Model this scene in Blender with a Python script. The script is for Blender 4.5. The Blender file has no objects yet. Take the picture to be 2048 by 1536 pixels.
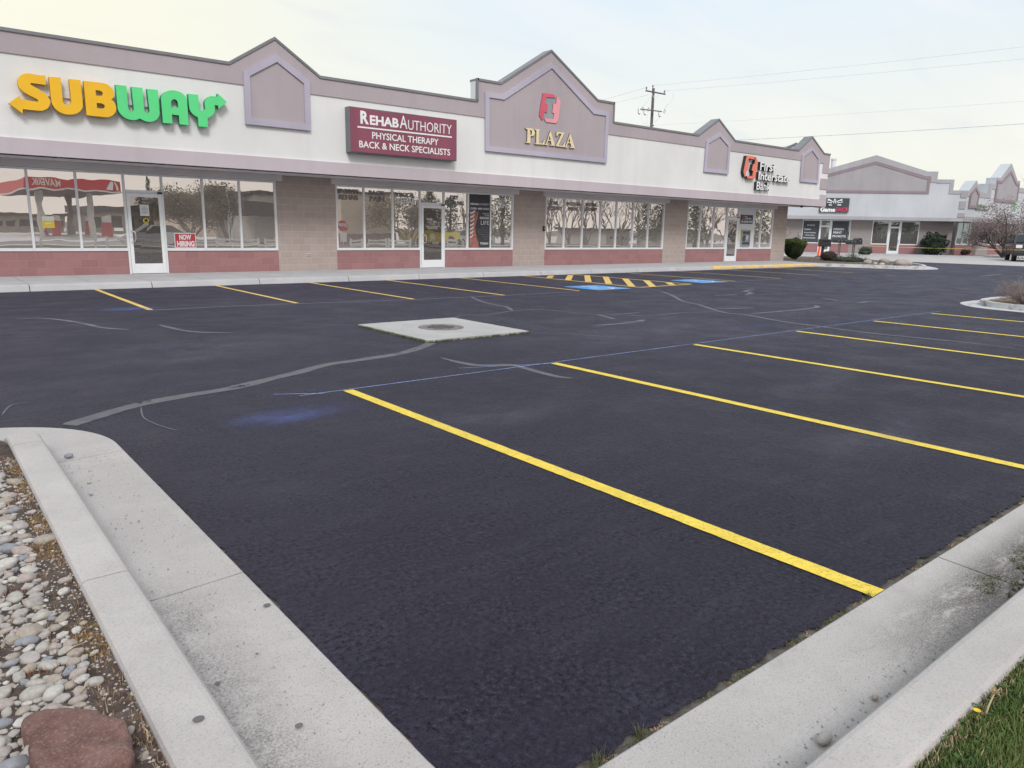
import bpy, bmesh, math, random
from mathutils import Vector, Matrix, noise
from mathutils.geometry import tessellate_polygon
random.seed(7)
SC = bpy.context.scene
COL = SC.collection
# ------------------------------------------------------------------ camera model (also used to survey the facade planes)
F, CX, CY, CAMH = 1479.5, 1024.0, 768.0, 1.55
YAW, PITCH, ROLL = 0.686182, 0.2058356, 0.0186811
cy_, sy_ = math.cos(YAW), math.sin(YAW)
cp_, sp_ = math.cos(PITCH), math.sin(PITCH)
FWD = Vector((sy_*cp_, cy_*cp_, -sp_))
RT = Vector((cy_, -sy_, 0)); UP = RT.cross(FWD)
R0 = RT*math.cos(ROLL) + UP*math.sin(ROLL)
U0 = -RT*math.sin(ROLL) + UP*math.cos(ROLL)
CAM = Vector((0, 0, CAMH))
def ray(u, v): return FWD + R0*((u-CX)/F) - U0*((v-CY)/F)
def G(u, v, z=0.0):                      # survey point on a horizontal plane
    d = ray(u, v); t = (z-CAMH)/d.z
    return Vector((d.x*t, d.y*t, z))
def W(u, v, Y):                          # survey point on a plane parallel to the shop front
    d = ray(u, v); t = Y/d.y
    return (d.x*t, CAMH+d.z*t)
def P3(u, v, dist): return CAM + ray(u, v)*dist
cam = bpy.data.cameras.new('camera'); camo = bpy.data.objects.new('camera', cam); COL.objects.link(camo)
cam.sensor_width = 36; cam.lens = 36*F/2048; cam.clip_start = 0.05; cam.clip_end = 3000
M = Matrix((R0, U0, -FWD)).transposed().to_4x4(); M.translation = CAM
camo.matrix_world = M; SC.camera = camo

YF, YW = 21.2, 22.7        # fascia plane and shop wall plane
SW = 0.15                  # sidewalk height

# ------------------------------------------------------------------ materials
class NT:
    def __init__(s, nt): s.nt = nt; s.n = nt.nodes; s.l = nt.links
    def new(s, t, **k):
        n = s.n.new(t)
        for a, b in k.items(): setattr(n, a, b)
        return n
    def set(s, n, i, v):
        if v is None: return
        if hasattr(v, 'is_output') or isinstance(v, bpy.types.NodeSocket): s.l.new(v, n.inputs[i])
        else: n.inputs[i].default_value = v
    def math(s, op, a, b=None, clamp=False):
        n = s.new('ShaderNodeMath', operation=op); n.use_clamp = clamp
        s.set(n, 0, a); s.set(n, 1, b); return n.outputs[0]
    def coord(s, which='Object'): return s.new('ShaderNodeTexCoord').outputs[which]
    def map(s, vec, scale=(1,1,1), loc=(0,0,0), rot=(0,0,0)):
        n = s.new('ShaderNodeMapping'); s.l.new(vec, n.inputs[0]); n.inputs[1].default_value = loc
        n.inputs[2].default_value = rot; n.inputs[3].default_value = scale; return n.outputs[0]
    def noise(s, vec, scale, detail=4, rough=.55, dist=0):
        n = s.new('ShaderNodeTexNoise'); s.l.new(vec, n.inputs['Vector'])
        n.inputs['Scale'].default_value = scale; n.inputs['Detail'].default_value = detail
        n.inputs['Roughness'].default_value = rough; n.inputs['Distortion'].default_value = dist
        return n.outputs[0]
    def voro(s, vec, scale, out=0, feature='F1'):
        n = s.new('ShaderNodeTexVoronoi', feature=feature); s.l.new(vec, n.inputs['Vector']); n.inputs['Scale'].default_value = scale
        return n.outputs[out]
    def ramp(s, fac, lo, hi, a=0.0, b=1.0):
        n = s.new('ShaderNodeMapRange'); n.interpolation_type = 'SMOOTHSTEP'
        s.set(n, 0, fac); n.inputs[1].default_value = lo; n.inputs[2].default_value = hi
        n.inputs[3].default_value = a; n.inputs[4].default_value = b; return n.outputs[0]
    def mix(s, fac, a, b, blend='MIX'):
        n = s.new('ShaderNodeMix', data_type='RGBA', blend_type=blend)
        s.set(n, 0, fac); s.set(n, 6, a if not isinstance(a, tuple) else (*a[:3], 1)); s.set(n, 7, b if not isinstance(b, tuple) else (*b[:3], 1))
        return n.outputs[2]
    def xyz(s, vec):
        n = s.new('ShaderNodeSeparateXYZ'); s.l.new(vec, n.inputs[0]); return n.outputs
    def comb(s, x, y, z):
        n = s.new('ShaderNodeCombineXYZ'); s.set(n, 0, x); s.set(n, 1, y); s.set(n, 2, z); return n.outputs[0]
    def bump(s, h, strength=.3, dist=.01, normal=None):
        n = s.new('ShaderNodeBump'); s.l.new(h, n.inputs['Height']); n.inputs['Strength'].default_value = strength
        n.inputs['Distance'].default_value = dist
        if normal: s.l.new(normal, n.inputs['Normal'])
        return n.outputs[0]
MATS = {}
def newmat(name):
    m = bpy.data.materials.new(name); m.use_nodes = True
    t = NT(m.node_tree); b = t.n['Principled BSDF']; MATS[name] = m
    return m, t, b
def pmat(name, col, rough=.75, var=.1, vs=2.0, bump=0.0, bs=60.0, bd=.004, spec=.35, metal=0, col2=None, c2s=5, c2lo=.5, c2hi=.7, streak=False, coat=0):
    m, t, b = newmat(name)
    c = t.coord()
    if streak: c = t.map(c, (1, 1, .15))
    n = t.noise(c, vs, 5)
    f = t.ramp(n, .3, .7)
    out = t.mix(f, tuple(x*(1-var) for x in col), tuple(min(1, x*(1+var)) for x in col))
    if col2:
        out = t.mix(t.ramp(t.noise(t.coord(), c2s, 4), c2lo, c2hi), out, col2)
    t.l.new(out, b.inputs['Base Color'])
    b.inputs['Roughness'].default_value = rough; b.inputs['Specular IOR Level'].default_value = spec; b.inputs['Metallic'].default_value = metal
    if coat: b.inputs['Coat Weight'].default_value = coat; b.inputs['Coat Roughness'].default_value = .08
    if bump: t.l.new(t.bump(t.noise(t.coord(), bs, 3), bump, bd), b.inputs['Normal'])
    return m
def mx(n): return MATS[n]

def stucco(name, col, stain=.06):
    m, t, b = newmat(name); c = t.coord()
    big = t.ramp(t.noise(c, .45, 4), .35, .7); drip = t.ramp(t.noise(t.map(c, (2.2, 2.2, .25)), 1.0, 5), .45, .8)
    fine = t.noise(c, 45, 3)
    col_a = t.mix(big, tuple(x*(1-stain) for x in col), tuple(min(1, x*(1+stain*.6)) for x in col))
    col_b = t.mix(t.math('MULTIPLY', drip, .34), col_a, tuple(x*.78 for x in col))
    col_c = t.mix(t.ramp(fine, .3, .7, 0, .10), col_b, tuple(x*.7 for x in col))
    t.l.new(col_c, b.inputs['Base Color']); b.inputs['Roughness'].default_value = .9; b.inputs['Specular IOR Level'].default_value = .2
    t.l.new(t.bump(fine, .5, .01), b.inputs['Normal']); return m
stucco('stucco_white', (.765, .785, .79)); stucco('stucco_mauve', (.44, .395, .425)); stucco('stucco_lavender', (.475, .455, .56), .12)
stucco('stucco_band', (.54, .49, .535)); stucco('soffit_paint', (.66, .63, .64))
stucco('stucco_taupe', (.37, .36, .385)); stucco('stucco_grey_white', (.535, .565, .61)); stucco('stucco_rose', (.29, .235, .265)); stucco('stucco_grey_band', (.40, .40, .43))
pmat('coping_metal', (.20, .205, .225), .5, .1, 1.5, spec=.4)
def block(name, col, mortar, rows_dark=.12, sx=.406, sz=.203, zoff=.15, mort=.012, contrast=.10):
    m, t, b = newmat(name); s = t.xyz(t.coord())
    along = t.math('ADD', s[0], s[1])
    v = t.comb(along, t.math('SUBTRACT', s[2], zoff), 0.0)
    br = t.new('ShaderNodeTexBrick'); t.l.new(v, br.inputs['Vector'])
    br.inputs['Scale'].default_value = 1; br.inputs['Brick Width'].default_value = sx; br.inputs['Row Height'].default_value = sz
    br.inputs['Mortar Size'].default_value = mort; br.inputs['Mortar Smooth'].default_value = .4; br.offset = .5
    br.inputs['Color1'].default_value = (*[x*(1-contrast) for x in col], 1); br.inputs['Color2'].default_value = (*[x*(1+contrast) for x in col], 1)
    br.inputs['Mortar'].default_value = (*mortar, 1)
    n = t.noise(t.coord(), 3, 5); fine = t.noise(t.coord(), 70, 3)
    out = t.mix(t.ramp(n, .35, .7, 0, .25), br.outputs[0], tuple(x*.8 for x in col))
    out = t.mix(t.ramp(fine, .35, .75, 0, .35), out, tuple(x*.62 for x in col))
    t.l.new(out, b.inputs['Base Color']); b.inputs['Roughness'].default_value = .93; b.inputs['Specular IOR Level'].default_value = .2
    h = t.math('ADD', t.math('MULTIPLY', br.outputs[1], -1.0), t.math('MULTIPLY', fine, .6))
    t.l.new(t.bump(h, .5, .008), b.inputs['Normal']); return m
block('block_tan', (.42, .36, .335), (.50, .44, .41), contrast=.05)
block('block_red', (.34, .185, .19), (.38, .24, .245), contrast=.09, mort=.008)
block('block_far', (.34, .31, .305), (.26, .235, .23), sz=.203, contrast=.05)
block('block_far_red', (.36, .19, .20), (.30, .16, .17), contrast=.05)
pmat('frame_white', (.70, .73, .77), .4, .04, 3, spec=.4); pmat('frame_mauve', (.52, .48, .53), .45, .04, 3)
pmat('door_white', (.74, .77, .80), .4, .04, 3); pmat('handle_metal', (.62, .64, .67), .3, .04, 3, metal=.7); pmat('dark_rubber', (.03, .03, .035), .6)
def glassmat(name, tint=(.95, .915, .89), refl=.76, inner=(.55, .55, .57), haze_dust=.22):
    m = bpy.data.materials.new(name); m.use_nodes = True; MATS[name] = m
    t = NT(m.node_tree); t.n.remove(t.n['Principled BSDF']); out = t.n['Material Output']
    g = t.new('ShaderNodeBsdfGlossy'); g.inputs['Color'].default_value = (*tint, 1); g.inputs['Roughness'].default_value = .0
    w = t.noise(t.coord(), 1.6, 1); t.l.new(t.bump(w, .16, .006), g.inputs['Normal'])
    tr = t.new('ShaderNodeBsdfTransparent'); tr.inputs['Color'].default_value = (*inner, 1)
    fr = t.new('ShaderNodeFresnel'); fr.inputs[0].default_value = 1.5
    fac = t.math('ADD', fr.outputs[0], refl, True)
    mxn = t.new('ShaderNodeMixShader'); t.l.new(fac, mxn.inputs[0]); t.l.new(tr.outputs[0], mxn.inputs[1]); t.l.new(g.outputs[0], mxn.inputs[2])
    df = t.new('ShaderNodeBsdfDiffuse'); df.inputs[0].default_value = (.66, .61, .59, 1); m2 = t.new('ShaderNodeMixShader'); m2.inputs[0].default_value = haze_dust; t.l.new(mxn.outputs[0], m2.inputs[1]); t.l.new(df.outputs[0], m2.inputs[2])  # pale diffuse layer paints a haze over the reflections
    t.l.new(m2.outputs[0], out.inputs[0]); return m
glassmat('window_glass'); glassmat('teal_glass', (.60, .74, .78), .30, (.35, .42, .44), .13); glassmat('door_glass', (.74, .68, .66), .42, (.5, .5, .5), .10)

# ------------------------------------------------------------------ mesh builder
class MB:
    def __init__(s): s.v = []; s.f = []; s.m = []
    def add(s, vs, fs, mi=0):
        k = len(s.v); s.v += [tuple(p) for p in vs]; s.f += [tuple(i+k for i in f) for f in fs]; s.m += [mi]*len(fs)
    def box(s, a, b, mi=0):
        x0, y0, z0 = a; x1, y1, z1 = b
        s.add([(x0,y0,z0),(x1,y0,z0),(x1,y1,z0),(x0,y1,z0),(x0,y0,z1),(x1,y0,z1),(x1,y1,z1),(x0,y1,z1)],
              [(0,3,2,1),(4,5,6,7),(0,1,5,4),(1,2,6,5),(2,3,7,6),(3,0,4,7)], mi)
    def hexa(s, p, mi=0):   # 8 points
        s.add(p, [(0,3,2,1),(4,5,6,7),(0,1,5,4),(1,2,6,5),(2,3,7,6),(3,0,4,7)], mi)
    def prism(s, loops, fn, d0, d1, mi=0, side=None, back=True):
        # loops: list of 2-D loops (first = outline, rest = holes); fn(a,b,d)->3-D point; faces at d0 (front) and d1 (back)
        if side is None: side = mi
        tri = tessellate_polygon([[Vector((p[0], p[1], 0)) for p in l] for l in loops])
        flat = [p for l in loops for p in l]
        def area(t): 
            a, b, c = (flat[i] for i in t); return (b[0]-a[0])*(c[1]-a[1])-(b[1]-a[1])*(c[0]-a[0])
        tri = [t if area(t) > 0 else (t[0], t[2], t[1]) for t in tri]
        s.add([fn(p[0], p[1], d0) for p in flat], tri, mi)
        if back: s.add([fn(p[0], p[1], d1) for p in flat], [(t[0], t[2], t[1]) for t in tri], mi)
        for li, l in enumerate(loops):
            n = len(l); ar = sum(l[i][0]*l[(i+1)%n][1]-l[(i+1)%n][0]*l[i][1] for i in range(n))
            ccw = (ar > 0) == (li == 0)
            for i in range(n):
                a, b = l[i], l[(i+1)%n]
                if not ccw: a, b = b, a
                s.add([fn(*a, d0), fn(*a, d1), fn(*b, d1), fn(*b, d0)], [(0, 1, 2, 3)], side)
    def tube(s, pts, r, n=6, mi=0, caps=True):
        pts = [Vector(p) for p in pts]; rr = r if isinstance(r, (list, tuple)) else [r]*len(pts); k = len(s.v); up = None
        for i, p in enumerate(pts):
            d = (pts[min(i+1, len(pts)-1)]-pts[max(i-1, 0)]).normalized()
            if up is None: up = Vector((0, 0, 1)) if abs(d.z) < .9 else Vector((1, 0, 0))
            a = d.cross(up).normalized(); b = a.cross(d); up = b
            for j in range(n):
                t = 2*math.pi*j/n; s.v.append(tuple(p+(a*math.cos(t)+b*math.sin(t))*rr[i]))
        for i in range(len(pts)-1):
            for j in range(n):
                q = (j+1) % n; s.f.append((k+i*n+j, k+i*n+q, k+(i+1)*n+q, k+(i+1)*n+j)); s.m.append(mi)
        if caps: s.f += [tuple(k+j for j in range(n))[::-1], tuple(k+(len(pts)-1)*n+j for j in range(n))]; s.m += [mi, mi]
    def lathe(s, prof, c=(0,0,0), n=16, mi=0):
        k = len(s.v)
        for r, z in prof:
            for j in range(n):
                t = 2*math.pi*j/n; s.v.append((c[0]+r*math.cos(t), c[1]+r*math.sin(t), c[2]+z))
        for i in range(len(prof)-1):
            for j in range(n):
                q = (j+1) % n; s.f.append((k+i*n+j, k+i*n+q, k+(i+1)*n+q, k+(i+1)*n+j)); s.m.append(mi)
        s.f += [tuple(k+j for j in range(n))[::-1], tuple(k+(len(prof)-1)*n+j for j in range(n))]; s.m += [mi, mi]
WM = {}
def kids_world(p): return WM.get(p.name, Matrix.Identity(4))
def finish(o, parent):
    COL.objects.link(o)
    if parent is not None:
        o.parent = parent; o.matrix_parent_inverse = kids_world(parent).inverted()
    WM[o.name] = Matrix.Identity(4) if parent is not None else o.matrix_basis.copy()
def obj(name, mb, mats, parent=None, smooth=False, bevel=0, base=False):
    me = bpy.data.meshes.new(name); vs = mb.v; off = Vector((0, 0, 0))
    if base and parent is None:
        xs = [p[0] for p in vs]; ys = [p[1] for p in vs]; zs = [p[2] for p in vs]
        off = Vector(((min(xs)+max(xs))/2, (min(ys)+max(ys))/2, min(zs)))
        vs = [(p[0]-off.x, p[1]-off.y, p[2]-off.z) for p in vs]
    me.from_pydata(vs, [], mb.f)
    if not isinstance(mats, (list, tuple)): mats = [mats]
    for m in mats: me.materials.append(mx(m) if isinstance(m, str) else m)
    if len(mats) > 1: me.polygons.foreach_set('material_index', mb.m)
    if smooth: me.polygons.foreach_set('use_smooth', [True]*len(me.polygons))
    me.update(); o = bpy.data.objects.new(name, me); o.location = off
    finish(o, parent)
    if bevel:
        b = o.modifiers.new('bevel', 'BEVEL'); b.width = bevel; b.segments = 2; b.limit_method = 'ANGLE'
    return o
def tag(o, label=None, cat=None, group=None, kind=None):
    if label: o['label'] = label
    if cat: o['category'] = cat
    if group: o['group'] = group
    if kind: o['kind'] = kind
    return o
def struct(name, mb, mats, parent=None, **k):
    o = obj(name, mb, mats, parent, **k)
    if parent is None: o['kind'] = 'structure'
    return o
def thing(name, label, cat, loc=(0,0,0), group=None):
    o = bpy.data.objects.new(name, None); o.empty_display_size = .3; o.location = loc; COL.objects.link(o)
    WM[o.name] = Matrix.Translation(loc); return tag(o, label, cat, group)
FX = lambda a, b, d: (a, d, b)           # facade mapping: x, z, depth along +y
class Frame:                              # a vertical plane in any direction
    def __init__(s, o, ang): s.o = Vector(o); s.e = Vector((math.cos(ang), math.sin(ang), 0)); s.n = Vector((-math.sin(ang), math.cos(ang), 0))
    def pt(s, a, b, d): p = s.o+s.e*a+s.n*d; return (p.x, p.y, b)
    def px(s, u, v, d=0.0):
        r = ray(u, v); t = ((s.o-CAM).dot(s.n)+d)/r.dot(s.n); p = CAM+r*t
        return ((p-s.o).dot(s.e), p.z)
    def box(s, mb, a0, a1, d0, d1, z0, z1, mi=0):
        mb.hexa([s.pt(a0,z0,d0), s.pt(a1,z0,d0), s.pt(a1,z0,d1), s.pt(a0,z0,d1), s.pt(a0,z1,d0), s.pt(a1,z1,d0), s.pt(a1,z1,d1), s.pt(a0,z1,d1)], mi)
# ------------------------------------------------------------------ lettering
_tc = {}
def glyphs(body, bold=0.0):
    key = (body, bold)
    if key in _tc: return _tc[key]
    c = bpy.data.curves.new('t', 'FONT'); c.body = body; c.offset = bold; c.resolution_u = 3; c.extrude = .5
    o = bpy.data.objects.new('t', c); COL.objects.link(o)
    me = bpy.data.meshes.new_from_object(o.evaluated_get(bpy.context.evaluated_depsgraph_get()))
    vs = [tuple(v.co) for v in me.vertices]; fs = [tuple(p.vertices) for p in me.polygons]; nz = [p.normal.z for p in me.polygons]
    bpy.data.objects.remove(o); bpy.data.curves.remove(c); bpy.data.meshes.remove(me)
    _tc[key] = (vs, fs, nz); return _tc[key]
def letters(mb, body, x0, x1, z0, z1, fn, d, th=.003, bold=0.0, face=0, side=0, shear=0.0, mirror=False):
    vs, fs, nz = glyphs(body, bold)
    xa, xb = min(v[0] for v in vs), max(v[0] for v in vs); ya, yb = min(v[1] for v in vs), max(v[1] for v in vs)
    k = len(mb.v)
    for x, y, z in vs:
        t = (x-xa)/(xb-xa); h = (y-ya)/(yb-ya)
        if mirror: t = 1-t
        mb.v.append(tuple(fn(x0+(x1-x0)*t+shear*h, z0+(z1-z0)*h, d-(z+.5)*th)))
    for f, n in zip(fs, nz):
        mb.f.append(tuple(i+k for i in f)); mb.m.append(face if n > .5 else side)
# ================================================================== GROUND
m, t, b = newmat('asphalt'); c = t.coord(); s = t.xyz(c)
big = t.noise(c, .22, 5, .6); mid = t.noise(c, 1.3, 6, .65); streak = t.noise(t.map(c, (1.2, 7, 1)), 1.1, 5, .6)
f1 = t.ramp(big, .35, .68); f2 = t.ramp(mid, .4, .75); f3 = t.ramp(streak, .45, .8)
dep = t.ramp(s[1], 1.5, 9.0)  # albedo darker near, lifted farther out in place of sky sheen and haze
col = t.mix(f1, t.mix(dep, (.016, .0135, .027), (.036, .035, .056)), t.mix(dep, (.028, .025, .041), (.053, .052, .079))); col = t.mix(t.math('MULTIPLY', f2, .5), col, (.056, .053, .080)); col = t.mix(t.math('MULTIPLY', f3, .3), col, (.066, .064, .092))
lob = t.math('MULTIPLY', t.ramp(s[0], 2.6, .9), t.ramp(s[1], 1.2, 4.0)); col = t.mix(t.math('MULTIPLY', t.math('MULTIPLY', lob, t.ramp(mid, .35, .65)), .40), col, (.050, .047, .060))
# dry dusty tyre lanes
for lx, wd, amt in ((5.4, .5, .20), (6.9, .45, .16)):
    g = t.ramp(t.math('ABSOLUTE', t.math('SUBTRACT', t.math('ADD', s[1], t.math('MULTIPLY', mid, .8)), lx+3)), wd, 0, 0, amt)
    col = t.mix(g, col, (.072, .070, .086))
fine = t.noise(c, 130, 2, .6); grit = t.voro(c, 62, 0)
n45 = t.noise(c, 42, 4, .7, .3); rugged = t.ramp(t.noise(c, 3.2, 5, .65), .35, .65)
col = t.mix(t.math('MULTIPLY', t.ramp(n45, .48, .38), t.math('ADD', t.math('MULTIPLY', rugged, .65), .30)), col, (.004, .003, .007)); col = t.mix(t.math('MULTIPLY', t.ramp(n45, .52, .62, 0, .6), t.math('ADD', t.math('MULTIPLY', rugged, .5), .35)), col, (.070, .066, .098)); col = t.mix(t.ramp(fine, .64, .78, 0, .3), col, (.14, .14, .16))  # pits darkened, peaks lightened: cavity shade and sheen put into the albedo
flk = t.voro(c, 9, 0); col = t.mix(t.ramp(flk, .0, .035, .75, 0), col, (.30, .30, .32))
t.l.new(col, b.inputs['Base Color'])
t.l.new(t.ramp(mid, .3, .7, .50, .72), b.inputs['Roughness']); b.inputs['Specular IOR Level'].default_value = .26; b.inputs['Specular Tint'].default_value = (.85, .84, 1, 1)
patch = t.noise(c, 9, 5, .65)
h = t.math('ADD', t.math('MULTIPLY', fine, .3), t.math('ADD', t.math('MULTIPLY', n45, 1.2), t.math('MULTIPLY', t.noise(t.map(c, (14, 34, 1)), 1.0, 4, .6), t.ramp(patch, .4, .65, .25, 1.3))))
t.l.new(t.bump(h, 1.0, .022), b.inputs['Normal'])

def concrete(name, col, stain=None, dark=(.13, .115, .115), speck=.35):
    m, t, b = newmat(name); c = t.coord()
    n1 = t.noise(c, 1.6, 5, .6); n2 = t.noise(c, 150, 3, .75); n3 = t.noise(c, 12, 5, .65); v = t.voro(c, 30, 0)
    o = t.mix(t.ramp(n1, .35, .7), tuple(x*.92 for x in col), tuple(x*1.05 for x in col))
    o = t.mix(t.ramp(n2, .52, .72, 0, speck), o, tuple(x*.45 for x in col)); o = t.mix(t.ramp(n2, .44, .28, 0, .35), o, tuple(min(1, x*1.3) for x in col))
    o = t.mix(t.ramp(n3, .55, .75, 0, .18), o, tuple(x*.7 for x in col))
    o = t.mix(t.ramp(v, .0, .055, .6, 0), o, (.09, .085, .09)); blot = t.noise(c, 5, 6, .7); o = t.mix(t.ramp(blot, .5, .75, 0, .28), o, tuple(x*.62 for x in col))
    if stain: o = stain(t, c, o, dark)
    t.l.new(o, b.inputs['Base Color']); b.inputs['Roughness'].default_value = .9; b.inputs['Specular IOR Level'].default_value = .25
    t.l.new(t.bump(t.math('ADD', n2, n3), .55, .004), b.inputs['Normal']); return m
def stain_left(t, c, o, dark):
    s = t.xyz(c); n = t.noise(c, 9, 6, .7); g = t.noise(c, 120, 4, .7)
    near = t.ramp(t.math('ADD', s[0], t.math('MULTIPLY', t.noise(c, 2.5, 4), .3)), 1.08, .80)
    yy = t.ramp(s[1], 3.6, 2.9); yy2 = t.ramp(s[1], 1.2, 1.9)
    f = t.math('MULTIPLY', t.math('MULTIPLY', near, yy), t.ramp(t.math('ADD', t.math('MULTIPLY', n, .6), t.math('MULTIPLY', g, 1.1)), .70, 1.05))
    o = t.mix(t.math('MULTIPLY', f, .75), o, dark)
    kerb_band = t.math('MULTIPLY', t.ramp(s[0], .79, .70), t.ramp(s[1], 1.6, 2.4))     # faint green-grey band along the kerb foot
    return t.mix(t.math('MULTIPLY', kerb_band, .15), o, (.36, .38, .38))
def stain_right(t, c, o, dark):
    s = t.xyz(c); n = t.noise(t.map(c, (3, 9, 1)), 1.0, 6, .7); g = t.noise(c, 50, 4, .7)
    band = t.math('MULTIPLY', t.ramp(s[1], 1.27, 1.02), t.ramp(s[0], 2.2, 3.9))
    f = t.math('MULTIPLY', band, t.ramp(t.math('ADD', t.math('MULTIPLY', n, .75), t.math('MULTIPLY', g, .4)), .36, .60))
    o = t.mix(t.math('MULTIPLY', f, .85), o, (.075, .066, .060))
    silt = t.math('MULTIPLY', t.ramp(s[1], 1.0, .90), t.ramp(g, .3, .6)); gg = t.noise(c, 150, 3, .7); o = t.mix(t.math('MULTIPLY', t.math('MULTIPLY', band, t.ramp(n, .3, .6)), t.ramp(gg, .47, .58, 0, .75)), o, (.035, .03, .03)); o = t.mix(t.math('MULTIPLY', t.math('MULTIPLY', band, .9), t.ramp(gg, .44, .36, 0, .6)), o, (.50, .46, .42)); return t.mix(t.math('MULTIPLY', silt, .45), o, (.40, .35, .32))
concrete('concrete_kerb', (.48, .455, .445), speck=.6); concrete('concrete_gutter', (.455, .43, .42), stain_left, speck=.85)
concrete('concrete_gutter_right', (.45, .43, .42), stain_right, speck=.8); concrete('concrete_walk', (.45, .455, .475)); concrete('concrete_far', (.47, .455, .45), speck=.2)
def island_stain(t, c, o, dark):
    n = t.noise(c, 3, 6, .7); return t.mix(t.ramp(n, .48, .68, 0, .7), o, (.15, .15, .17))
concrete('concrete_island', (.55, .555, .56), island_stain)
concrete('concrete_slab', (.43, .425, .42), speck=.5)
pmat('soil', (.085, .066, .058), .95, .35, 12, .9, 55, .02, .1, col2=(.15, .12, .10), c2s=30)
pmat('turf_soil', (.045, .05, .028), .95, .4, 14, .8, 50, .02, .1)
pmat('verge_ground', (.10, .12, .06), .95, .3, 1.5, .5, 20, .02, .1)
pmat('dirt_edge', (.12, .11, .10), .95, .3, 18, .9, 60, .01, .1)
pmat('earth_far', (.16, .16, .13), .95, .2, .05)
pmat('paint_yellow', (.80, .60, .085), .65, .08, 8, 1.0, 42, .018, .25, col2=(.30, .23, .06), c2s=48, c2lo=.58, c2hi=.74)
pmat('paint_yellow_far', (.72, .50, .14), .6, .08, 3, col2=(.45, .34, .14), c2s=14, c2lo=.55, c2hi=.8)
pmat('paint_white', (.72, .74, .78), .6, .06); pmat('paint_blue', (.06, .30, .68), .6, .12, 3); pmat('chalk_blue', (.30, .38, .70), .9, .3, 30)
pmat('chalk_pale', (.20, .22, .30), .9, .3, 30); pmat('sealant', (.125, .125, .14), .78, .12, 6, .5, 90, .004, .25); pmat('sealant_thin', (.115, .115, .14), .7, .25, 3)

mb = MB(); mb.add([(-900,-900,-.06),(1500,-900,-.06),(1500,1500,-.06),(-900,1500,-.06)], [(0,1,2,3)]); struct('ground', mb, 'earth_far')

rnd = random.Random(3)
def ragged(pts, step, amp, closed=False):
    out = []; P = [Vector(p) for p in pts]
    for i in range(len(P)-(0 if closed else 1)):
        a, b = P[i], P[(i+1) % len(P)]; L = (b-a).length; n = max(1, int(L/step)); nn = Vector((-(b-a).y, (b-a).x)).normalized()
        for k in range(n):
            p = a+(b-a)*(k/n); w = noise.noise(Vector((p.x*9, p.y*9, 1)))*amp + noise.noise(Vector((p.x*31, p.y*31, 4)))*amp*.6
            out.append(tuple(p+nn*w))
    if not closed: out.append(tuple(P[-1]))
    return out
def arc(cx, cy, r, a0, a1, n): return [(cx+r*math.cos(math.radians(a0+(a1-a0)*i/n)), cy+r*math.sin(math.radians(a0+(a1-a0)*i/n))) for i in range(n+1)]
AC = (.02, 5.72)
left_edge = ragged([(1.045, 1.33), (1.045, 5.5)], .02, .014)[::-1]
edge = ragged([(1.045, 1.33), (5.5, 1.335), (9, 1.34)], .02, .034)
near = left_edge[::-1]                     # going up
arcp = arc(AC[0], AC[1], 1.02, 4, 88, 26)
outline = [(60, 1.34)] + [(60, 30), (-30, 30), (-30, 6.74)] + [(-.3, 6.74)] + arcp[::-1] + left_edge + edge[1:]
outline = [(p[0], p[1]) for p in outline]
FLAT = lambda a, b, d: (a, b, d)
# asphalt sheet
mb = MB(); tri = tessellate_polygon([[Vector((x, y, 0)) for x, y in outline]])
mb.add([(x, y, 0) for x, y in outline], tri)
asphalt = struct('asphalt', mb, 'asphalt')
me = asphalt.data; bm = bmesh.new(); bm.from_mesh(me); bmesh.ops.recalc_face_normals(bm, faces=bm.faces)
if sum(f.normal.z for f in bm.faces) < 0: bmesh.ops.reverse_faces(bm, faces=bm.faces)
bm.to_mesh(me); bm.free()
# dirt joint beside the pans
mb = MB(); mb.add([(.95,1.25,-.012),(60,1.25,-.012),(60,1.48,-.012),(1.2,1.48,-.012),(1.2,7,-.012),(.95,7,-.012)], [(0,1,2,3,4,5)]); struct('dirt_joint', mb, 'dirt_edge')

def sweep(mb, path, prof, scale=None):
    n = len(path); P = [Vector(p) for p in path]; m = len(prof); k = len(mb.v)
    for i, p in enumerate(P):
        d = (P[min(i+1, n-1)]-P[max(i-1, 0)]).normalized(); nn = Vector((d.y, -d.x)); sc = scale[i] if scale else 1
        for o, z in prof: q = p+nn*o; mb.v.append((q.x, q.y, z*sc if z > 0 else z))
    for i in range(n-1):
        for j in range(m-1): mb.f.append((k+i*m+j, k+i*m+j+1, k+(i+1)*m+j+1, k+(i+1)*m+j)); mb.m.append(0)
    mb.f += [tuple(k+j for j in range(m)), tuple(k+(n-1)*m+j for j in range(m))[::-1]]; mb.m += [0, 0]
kerbprof = [(-.235,-.05),(-.235,.128),(-.228,.142),(-.212,.15),(-.078,.15),(-.062,.146),(-.05,.132),(-.022,.02),(-.006,.002),(0,-.008),(0,-.05)]
panprof = [(0,-.05),(0,-.008),(.02,-.012),(.10,-.010),(.40,.004),(.408,-.002),(.41,-.05)]
def seg(y0, y1): n = max(2, int((y1-y0)/.2)); return [(.635, y0+(y1-y0)*i/n) for i in range(n+1)]
segs = [seg(.86, 3.165), seg(3.175, 5.50)]
kerb_parts = []
mb = MB(); mp = MB()
for sgm in segs: sweep(mb, sgm, kerbprof); sweep(mp, [p for p in sgm if p[1] >= 1.0] if sgm[0][1] < 1 else sgm, panprof)
apath = [(.635, 5.51), (.635, 5.6)] + arc(AC[0], AC[1], .615, 2, 90, 22) + [(-.4, 6.335), (-1.5, 6.335), (-6, 6.335)]
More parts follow.
